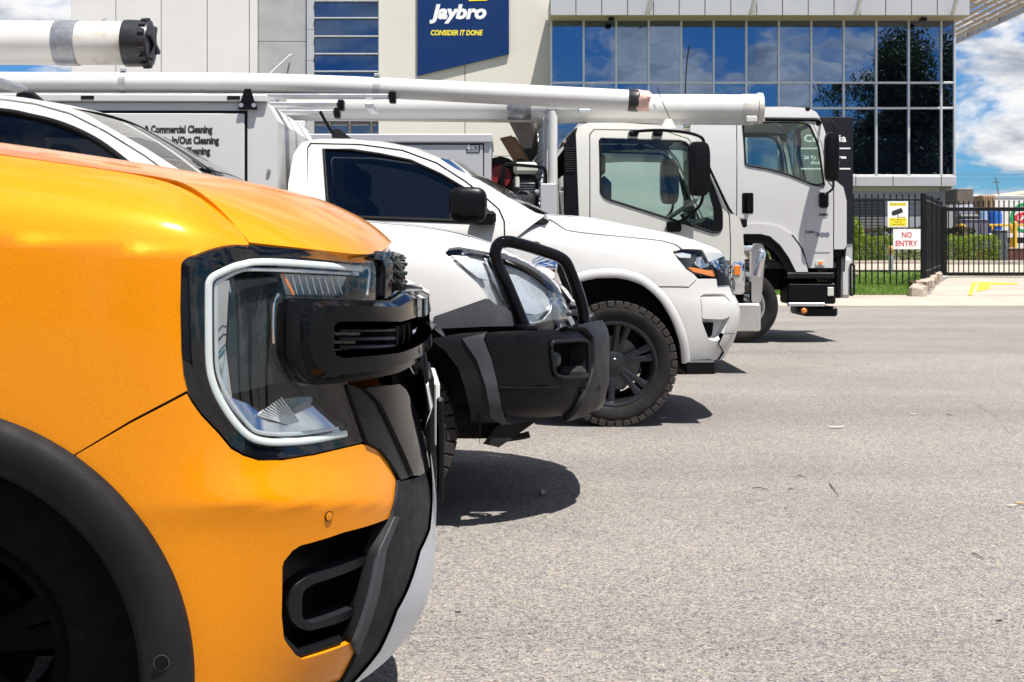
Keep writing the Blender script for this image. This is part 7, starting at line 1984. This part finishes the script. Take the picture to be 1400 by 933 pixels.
# toolbox
ta = F4.y(405, 184, -.90); tb_ = F4.y(671, 187, -.90)
tbx = thing('tool_box', 'grey metal tool box with a small black badge on the truck tray', 'tool box', F4.M @ Vector((ta.x, 0, 1.06)), 0)
lx, lz = tb_.x - ta.x, ta.z - 1.06
MB().bx(0, lx, -.88, .30, 0, lz, .01).build('box_shell', 'alu_panel', tbx)
MB().bx(-.02, lx + .01, -.91, .32, lz - .07, lz + .004, .008).build('lid', 'alu_panel', tbx)
MB().bx(.02, lx - .07, -.888, -.881, .02, lz - .09, .003).build('box_door', 'alu_panel', tbx)
MB().bx(lx - .068, lx - .058, -.8815, -.8805, .02, lz - .075).build('door_gap', 'seal_rubber', tbx)
MB().bx(.02, lx - .058, -.8815, -.8805, lz - .088, lz - .076).build('door_gap', 'seal_rubber', tbx)
q = F4.y(647, 203.5, -.888); px_ = 11.5 / FPX
w_, h_ = 9.2 * px_, 5.6 * px_
bo_ = Vector((q.x - ta.x, -.889, q.z - 1.06))
m = MB(); prismY(m, [(bo_.x + a, bo_.z + b) for a, b in ((-w_, -h_ * .8), (-w_ * .9, -h_), (w_ * .9, -h_), (w_, -h_ * .8), (w_, h_ * .7), (w_ * .9, h_), (-w_ * .9, h_), (-w_, h_ * .7))], -.892, -.8885); m.build('badge', 'print_black', tbx)
for s_, z_, hh, wd in (('apex', h_ * .25, 3.6, 11), ('', 0, 0, 0)):
    if s_:
        me = text_mesh(s_, hh * px_ / .6, ext=.0004, bold=.002); xs_ = [v.co.x for v in me.vertices]; k = wd * px_ / (max(xs_) - min(xs_))
        for v in me.vertices: v.co.x *= k
        me.materials.clear(); me.materials.append(MAT['sign_white']); link('lettering', me, tbx, loc=(bo_.x - w_ * .30, -.8925, bo_.z + z_), rot=(R(90), 0, 0))
for z_ in (-.05, -.38, -.72): MB().bx(bo_.x - w_ * .85, bo_.x + w_ * .8, -.8930, -.8921, bo_.z + h_ * (z_ - .07), bo_.z + h_ * (z_ + .05)).build('badge_line', 'alu_frame', tbx)
m = MB(); prismY(m, [(bo_.x - w_ * .68 + a, bo_.z + h_ * .45 + b) for a, b in ((-.022, 0), (0, -.022), (.022, 0), (0, .022))], -.8932, -.8922); m.build('badge_diamond', 'sign_white', tbx)
# loose boards leaning on the screen
for nm, lab, pts, y, mt in (('plank', 'dark tarred board leaning against the mesh headboard', [(693.4, 162.3), (722.6, 160.6), (735.4, 198.3), (724, 221), (718, 240), (712, 228), (716.6, 208.6)], -.10, 'tar_board'),
                            ('plank', 'short rusty brown board leaning below the dark board', [(684, 190.6), (700.3, 187), (722, 222), (732, 250), (716, 250), (702, 220.6)], -.28, 'rust_board')):
    Q = [F4.y(a, b, y) for a, b in pts]; o = Q[-1].copy(); wo = F4.M @ o
    t_ = thing(nm, lab, 'board', wo); m = MB(); n = len(Q)
    m.add([q - o for q in Q] + [q - o + V3(.03, .05, 0) for q in Q], [tuple(range(n)), tuple(range(2 * n - 1, n - 1, -1))] + [(i, n + i, n + (i + 1) % n, (i + 1) % n) for i in range(n)]); m.build('board', mt, t_, smooth=None)
    m = MB(); ed = [Q[0] - o, Q[1] - o]; m.tube([ed[0] + V3(0, -.004, 0), ed[1] + V3(0, -.004, 0)], .012, 6); m.build('edge_batten', 'rust_board', t_)
# pump with frame, hose reel
q = F4.y(716, 262, -.55); pe = thing('pump_engine', 'small petrol pump with black tube frame and cream tank on the tray', 'pump', F4.M @ Vector((q.x, -.55, 1.06)))
def pl(px, py, y): p = F4.y(px, py, y); return Vector((p.x - q.x, p.y + .55, p.z - 1.06))
for y in (-.78, -.32):
    MB().tube(rnd([tuple(pl(688, 300, y)), tuple(pl(688, 224, y)), tuple(pl(746, 229, y)), tuple(pl(746, 300, y))], .05), .016, 8).build('frame_tube', 'satin_black', pe)
a, b = pl(702, 238, -.7), pl(736, 222, -.7); MB().bx(a.x, b.x, -.18, .2, a.z, b.z, .03).build('fuel_tank', 'tank_cream', pe)
c = pl(712, 223, -.6); MB().cyl(c, c + V3(0, 0, .035), .035, n=16).build('fuel_cap', 'satin_black', pe)
a, b = pl(694, 288, -.7), pl(742, 240, -.7); MB().bx(a.x + .04, b.x - .04, -.14, .2, a.z, b.z, .04).build('engine_block', 'engine_dark', pe)
for i in range(7): z = a.z + .10 + i * .022; MB().bx(a.x + .10, a.x + .24, -.17, -.12, z, z + .010, .002).build('cooling_fin', 'engine_alloy', pe)
c = pl(716, 276, -.75); MB().lathe([(.0005, -.05), (.09, -.045), (.10, 0), (.06, .02), (.0005, .025)], c + V3(0, -.03, 0), (0, -1, 0), 22).build('recoil_cover', 'engine_dark', pe)
c = pl(733, 264, -.74); MB().cyl(c, c + V3(.06, -.03, .0), .03, n=14).build('air_filter', 'engine_alloy', pe); c = pl(707, 256, -.75); MB().cyl(c, c + V3(0, 0, .09), .022, n=12).build('spark_cap', 'tank_cream', pe)
MB().tube(cr([pl(700, 270, -.75), pl(715, 262, -.8), pl(725, 268, -.78), pl(738, 258, -.75)], 5), .008, 6).build('fuel_hose', 'seal_rubber', pe)
MB().bx(pl(690, 0, -.7).x, pl(745, 0, -.7).x, -.2, .22, 0, .04, .005).build('base_frame', 'satin_black', pe)
q2 = F4.y(684, 243, -.15); hr = thing('hose_reel', 'red hose reel with black flange behind the pump', 'hose reel', F4.M @ Vector((q2.x, -.15, 1.06)))
zc_ = q2.z - 1.06
MB().lathe([(.02, -.13), (.185, -.13), (.185, -.11), (.02, -.11)], (0, 0, zc_), (0, 1, 0), 30, True).build('reel_flange', 'satin_black', hr); MB().lathe([(.02, .11), (.185, .11), (.185, .13), (.02, .13)], (0, 0, zc_), (0, 1, 0), 30, True).build('reel_flange', 'satin_black', hr)
m = MB()
for i in range(5): m.lathe([(.115 + .024 * math.cos(t), -.085 + i * .042 + .02 * math.sin(t)) for t in np.linspace(0, 2 * math.pi, 8, endpoint=False)], (0, 0, zc_), (0, 1, 0), 30, True)
m.build('hose_coil', 'reel_red', hr); MB().lathe([(.0005, -.145), (.10, -.145), (.11, -.131)], (0, 0, zc_), (0, 1, 0), 24).build('reel_face', 'reel_red', hr)
for x in (-.12, .12): MB().tube([(x, -.16, 0), (0, -.16, zc_)], .014, 8).build('reel_stand', 'satin_black', hr)
# large tube on top of the headboard
ya = 12.0
A_, B_ = W(395, 146.5, ya), W(1019, 148.5, ya + .02); bt = thing('large_tube', 'thick white tube with end collar lying over the cream truck', 'tube', A_)
d_ = B_ - A_; ax = d_.normalized(); L_ = d_.length; rb = 19 * ya / FPX
MB().cyl((0, 0, 0), ax * L_, rb, n=40).build('tube_body', 'pvc_white', bt)
s_ = (W(1022, 0, ya) - W(1000, 0, ya)).length
MB().lathe([(rb * .98, -.02), (rb * 1.035, 0), (rb * 1.035, s_ * .95), (rb * 1.0, s_ * .96)], ax * (L_ - .03), ax, 40).build('end_sleeve', 'pvc_dirty', bt)
MB().lathe([(rb * 1.0, 0), (rb * 1.12, 0), (rb * 1.12, .045), (rb * .6, .055), (.0005, .055)], ax * (L_ + s_ * .72), ax, 40).build('end_collar', 'pvc_dirty', bt)
c0 = W(470, 162, ya - .02) - A_; c1 = W(1031, 168, ya - .02) - A_
mat('rail_tan', (.40, .34, .28), .5, var=.2, metal=.3, vscale=5)
for px0, px1, mt in ((430, 760, 'rail_tan'), (760.5, 1031, 'pvc_dirty')):
    p0 = W(px0, 160 + (px0 - 430) * .011, ya) - A_; p1 = W(px1, 160 + (px1 - 430) * .011, ya) - A_
    MB().bx(0, (p1 - p0).length, -.05, .05, -.03, .022, .008, Matrix.Translation(p0) @ Vector((1, 0, 0)).rotation_difference((p1 - p0).normalized()).to_matrix().to_4x4()).build('carrier_rail', mt, bt)
b0 = W(700, 147, ya) - A_; MB().lathe([(rb + .0005, -.1), (rb + .004, -.095), (rb + .004, .105), (rb + .0005, .11)], b0 + ax * .06, ax, 40).build('tape_band', 'duct_tape', bt)
c = W(802, 150, ya - .14) - A_; MB().bx(c.x - .07, c.x + .04, c.y - .012, c.y + .03, c.z - .035, c.z + .005, .006).build('strap_buckle', 'galvanised', bt)
c = W(1026, 161, ya - .16) - A_; MB().bx(c.x - .04, c.x + .06, c.y - .01, c.y + .02, c.z - .04, c.z + .015, .008).build('end_clip', 'pvc_white', bt)

# ================================================================== white cab-over truck behind it
F5 = Frame(2.69, 16.35, 0)
tk5 = thing('white_truck', 'white cab-over truck with black step and tall black mirror, beside the fence', 'truck', F5.loc, 0)
B5 = VB(F5, tk5)
C5 = side_surf(B5, [(3.05, -.88), (2.85, -.93), (2.6, -.985), (2.2, -1.03), (1.7, -1.05), (1.2, -1.05), (.4, -1.05)], -1.2, 1.6)
win5 = rnd([(1015.5, 167), (1095, 167), (1107, 171), (1119, 199), (1127, 255), (1111, 252.5), (1080, 239.5), (1050, 231), (1019, 226)], [3, 6, 5, 8, 2, 4, 8, 6, 4], 4)
B5.panel('door', 'paint_cool_white', C5, [(1007.7, 308.5), (1007.7, 165), (1012, 163), (1100, 163), (1110, 168), (1123, 197), (1132, 250), (1139, 258), (1139, 366.5), (1106, 366.5), (1098, 340), (1085, 322), (1062, 311.5), (1040, 309)], .05, d=(0, 1, 0), holes=[win5])
B5.panel('cab_frame', 'paint_cool_white', C5, [(944, 372), (944, 172), (950, 165), (1043, 162), (1121, 162), (1128, 180), (1141, 246), (1153, 256), (1157.5, 275), (1157.5, 336), (1154, 341), (1140.5, 341), (1140.5, 257), (1133.5, 249), (1124, 196), (1110.5, 166.5), (1100, 161.8), (1012, 161.8), (1006.3, 164), (1006.3, 309), (990, 315), (985, 372)], .06, d=(0, 1, 0))
B5.panel('side_window', 'cab_glass', C5, win5, .06, d=(0, 1, 0), off=-.008, lip=0)
B5.tube('window_seal', 'seal_rubber', C5, win5[::2], .013, .001, k=1, closed=True)
B5.panel('door_panel_recess', 'paint_cool_white', C5, rnd([(1101, 300), (1136, 300), (1136, 345), (1108, 345), (1102, 335)], 4, 4), .05, d=(0, 1, 0), off=.006)
B5.cross(B5.on(C5, [(1123, 166), (1128, 180), (1134, 210), (1141, 246)]), 'windscreen', 'cab_glass', (.04, 0, 0))
B5.cross(B5.on(C5, [(1141, 246), (1153, 256), (1157.5, 275), (1157.5, 336), (1155, 372)]), 'front_panel', 'paint_cool_white', (.03, 0, 0))
rp5 = B5.on(C5, [(946, 171), (960, 160), (1040, 156), (1043.7, 155), (1047.5, 146), (1075, 145.5), (1105, 147.5), (1116, 153), (1123, 166)])
B5.cross(rp5, 'roof', 'paint_cool_white', (0, 0, .04))
B5.panel('roof_side', 'paint_cool_white', C5, [(1043, 161), (1044, 155), (1047.5, 146.5), (1075, 146), (1105, 148), (1116, 153.5), (1121, 161)], .06, d=(0, 1, 0))
B5.cross(B5.on(C5, [(944, 175), (944, 240), (944, 320), (944, 372)]), 'cab_back', 'paint_cool_white', (-.02, 0, 0))
B5.tube('rain_gutter', 'satin_black', C5, [(1046, 163), (1085, 163.5), (1112, 164), (1121, 166)], .022, .004, n=8)
B5.both(lambda: MB().bx(F5.y(1113, 168, -.98).x, F5.y(1124, 168, -.98).x, -1.0, -.92, F5.y(1118, 175, -.98).z, F5.y(1118, 163, -.98).z, .03), 'visor_corner', 'satin_black')
q = F5.y(1104, 150, -.95); MB().bx(q.x - .03, q.x + .03, -.97, -.91, q.z - .02, q.z + .03, .012).build('roof_lamp', 'satin_black', tk5)
hw = rnd([(1014.5, 264), (1030, 264), (1030, 292), (1014.5, 292)], 2, 3)
B5.panel('handle_recess', 'liner_black', C5, hw, .04, d=(0, 1, 0), off=.004)
B5.tube('door_handle', 'satin_black', C5, [(1022.5, 267), (1022.5, 278), (1022.5, 289)], .022, .02, n=8)
mp5 = F5.y(1137, 215, -1.30)
B5.both(lambda: mbox(mp5, .078, .285, .09), 'door_mirror', 'satin_black', smooth=50)
B5.tubeY('mirror_arm', 'satin_black', [(1122, 168, -1.0), (1130, 164, -1.15), (1138, 167, -1.28), (1141, 182, -1.30)], .014, mirror=True)
B5.tubeY('mirror_arm', 'satin_black', [(1139, 246, -1.30), (1139, 257, -1.25), (1133, 263, -1.12), (1128, 266, -1.06)], .014, mirror=True)
q = F5.y(1126, 274, -1.06); B5.both(lambda: MB().bx(q.x - .055, q.x + .055, -1.10, -1.045, q.z - .09, q.z + .09, .02), 'mirror_bracket', 'satin_black')
def t5(s_, px, py, hpx, wpx):
    me = text_mesh(s_, hpx * 15.3 / FPX / .72, ext=.001, bold=.003); xs_ = [v.co.x for v in me.vertices]; k = wpx * 15.3 / FPX / (max(xs_) - min(xs_)); x0 = min(xs_)
    for v in me.vertices: v.co.x = (v.co.x - x0) * k
    me.materials.clear(); me.materials.append(MAT['bin_grey' if hpx > 2.5 else 'print_black']); q = F5.on(C5, px, py); link('lettering', me, tk5, loc=(q.x, q.y - .010, q.z), rot=(R(90), 0, 0))
t5('ISUZU', 1120, 295, 2.4, 12); t5('155', 1101, 319, 3.0, 12.5); t5('300', 1114.5, 323, 5.0, 19.5)
B5.panel('side_marker', 'tank_cream', C5, rnd([(1115, 356), (1128, 356), (1128, 363.5), (1115, 363.5)], 3, 3), .04, d=(0, 1, 0), off=.012)
B5.panel('side_indicator', 'amber', C5, rnd([(1118.5, 358), (1124, 358), (1124, 362), (1118.5, 362)], 1, 3), .04, d=(0, 1, 0), off=.018)
# wheel arch: white flare, black liner
fl5 = [(984, 325), (996, 312), (1018, 307), (1040, 306), (1062, 309.5), (1080, 320), (1093, 338), (1101, 357), (1104, 372)]
inn5 = [(995, 335), (1005, 324), (1018, 320), (1040, 320), (1052, 323), (1066, 335), (1078, 352), (1088, 372)]
B5.panel('wheel_arch_flare', 'paint_cool_white', C5, fl5 + inn5[::-1], .04, d=(0, 1, 0), off=.03, lip=.05)
B5.panel('arch_shield', 'satin_black', C5, [(1018, 320.5), (1040, 320.5), (1052, 323.5), (1066, 335.5), (1078, 352), (1087.5, 372), (1076, 374), (1070, 360), (1058, 344), (1044, 335), (1018, 330)], .05, d=(0, 1, 0), off=.006, lip=.3)
B5.panel('arch_shield', 'satin_black', C5, [(1076, 345), (1090, 371), (1076, 372)], .05, d=(0, 1, 0), off=.012, lip=.1)
wq = F5.y(1012, 419, -.9)
for sg_ in (-1, 1):
    wheel(tk5, wq.x, .93 * sg_, .435, .435, .265, .26, sg_, spokes=0, tread=False, rimmat='raw_alloy', hub='raw_alloy', steer=-.12)
    wheel(tk5, wq.x - 4.1, .86 * sg_, .435, .435, .5, .26, sg_, spokes=0, tread=False, rimmat='raw_alloy', hub='raw_alloy')
    MB().bx(-7, 1.0, sg_ * .42 - .04, sg_ * .42 + .04, .60, .85, .01).build('chassis_rail', 'underbody', tk5)
def b5(name, mt, px0, px1, py0, py1, y0, y1, bev=.01):
    a, b = F5.y(px0, py1, y0), F5.y(px1, py0, y0); return MB().bx(a.x, b.x, y0, y1, a.z, b.z, bev).build(name, mt, tk5)
for s_ in (1,):
    b5('step_tread', 'grey_plastic', 1076, 1141, 373, 381, -1.08, -.7); b5('step_box', 'satin_black', 1077, 1143, 387, 416, -1.06, -.6, .02); b5('step_lip', 'raw_alloy', 1078, 1128, 414.5, 419, -1.075, -1.0, .005)
    b5('fog_lamp', 'tank_cream', 1131.5, 1140, 393, 405, -1.075, -1.05, .006); b5('bumper_end', 'satin_black', 1100, 1145.5, 420, 433, -1.0, -.2, .02); b5('marker_body', 'satin_black', 1090, 1108, 419, 428, -1.04, -.9, .01)
    b5('front_panel_lower', 'satin_black', 1139, 1152, 341, 352, -1.0, 1.0, .01); b5('bumper_core', 'satin_black', 1143, 1150, 352, 408, -.98, .98, .01)
b5('step_tread', 'grey_plastic', 1076, 1141, 373, 381, .7, 1.08)
q = F5.y(1099, 425, -1.05); MB().lathe([(.0005, 0), (.034, 0), (.034, .012), (.02, .024), (.0005, .026)], q, (0, -1, 0), 18).build('side_lamp', 'amber', tk5)
m = MB(); a, b = F5.y(1148, 408, -.95), F5.y(1165, 351, -.95)
m.bx(a.x, b.x, -.95, .95, a.z, b.z, .04); m.build('front_bumper', 'paint_cool_white', tk5)
MB().tube(rnd([(b.x - .02, -.962, a.z + .03), (b.x - .02, -.962, b.z - .08), (b.x + .02, -.962, b.z - .10), (b.x + .02, -.962, a.z + .05)], .03), .014, 8).build('bumper_trim', 'grey_plastic', tk5)
MB().bx(-.6, 1.1, -1.0, 1.0, .86, .96, .02).build('cab_floor', 'underbody', tk5)
MB().bx(.75, 1.10, -.98, .98, .97, 1.70, .06).build('dashboard', 'dash', tk5)
MB().lathe([(.21, -.013), (.225, 0), (.21, .013), (.197, 0)], (.52, -.45, 1.80), (-.5, 0, .86), 30, True).build('steering_wheel', 'dash', tk5)
MB().tube([(.55, -.45, 1.78), (.78, -.45, 1.4)], .035, 8).build('steering_column', 'dash', tk5)
for y in (-.5, .5): cabin_seat(tk5, .02, y, 1.58)
# service body behind the cab
m = MB(); P5 = [(F5.y(px, py, -1.08).x, F5.y(px, py, -1.08).z) for px, py in ((762, 205), (797, 161), (934, 161), (934, 335), (762, 335))]
prismY(m, P5, -1.08, 1.08); m.build('service_body', 'paint_cool_white', tk5, smooth=20)
MB().bx(-7.0, P5[0][0], -1.1, 1.1, .95, 1.05, .01).build('tray_floor', 'raw_alloy', tk5)
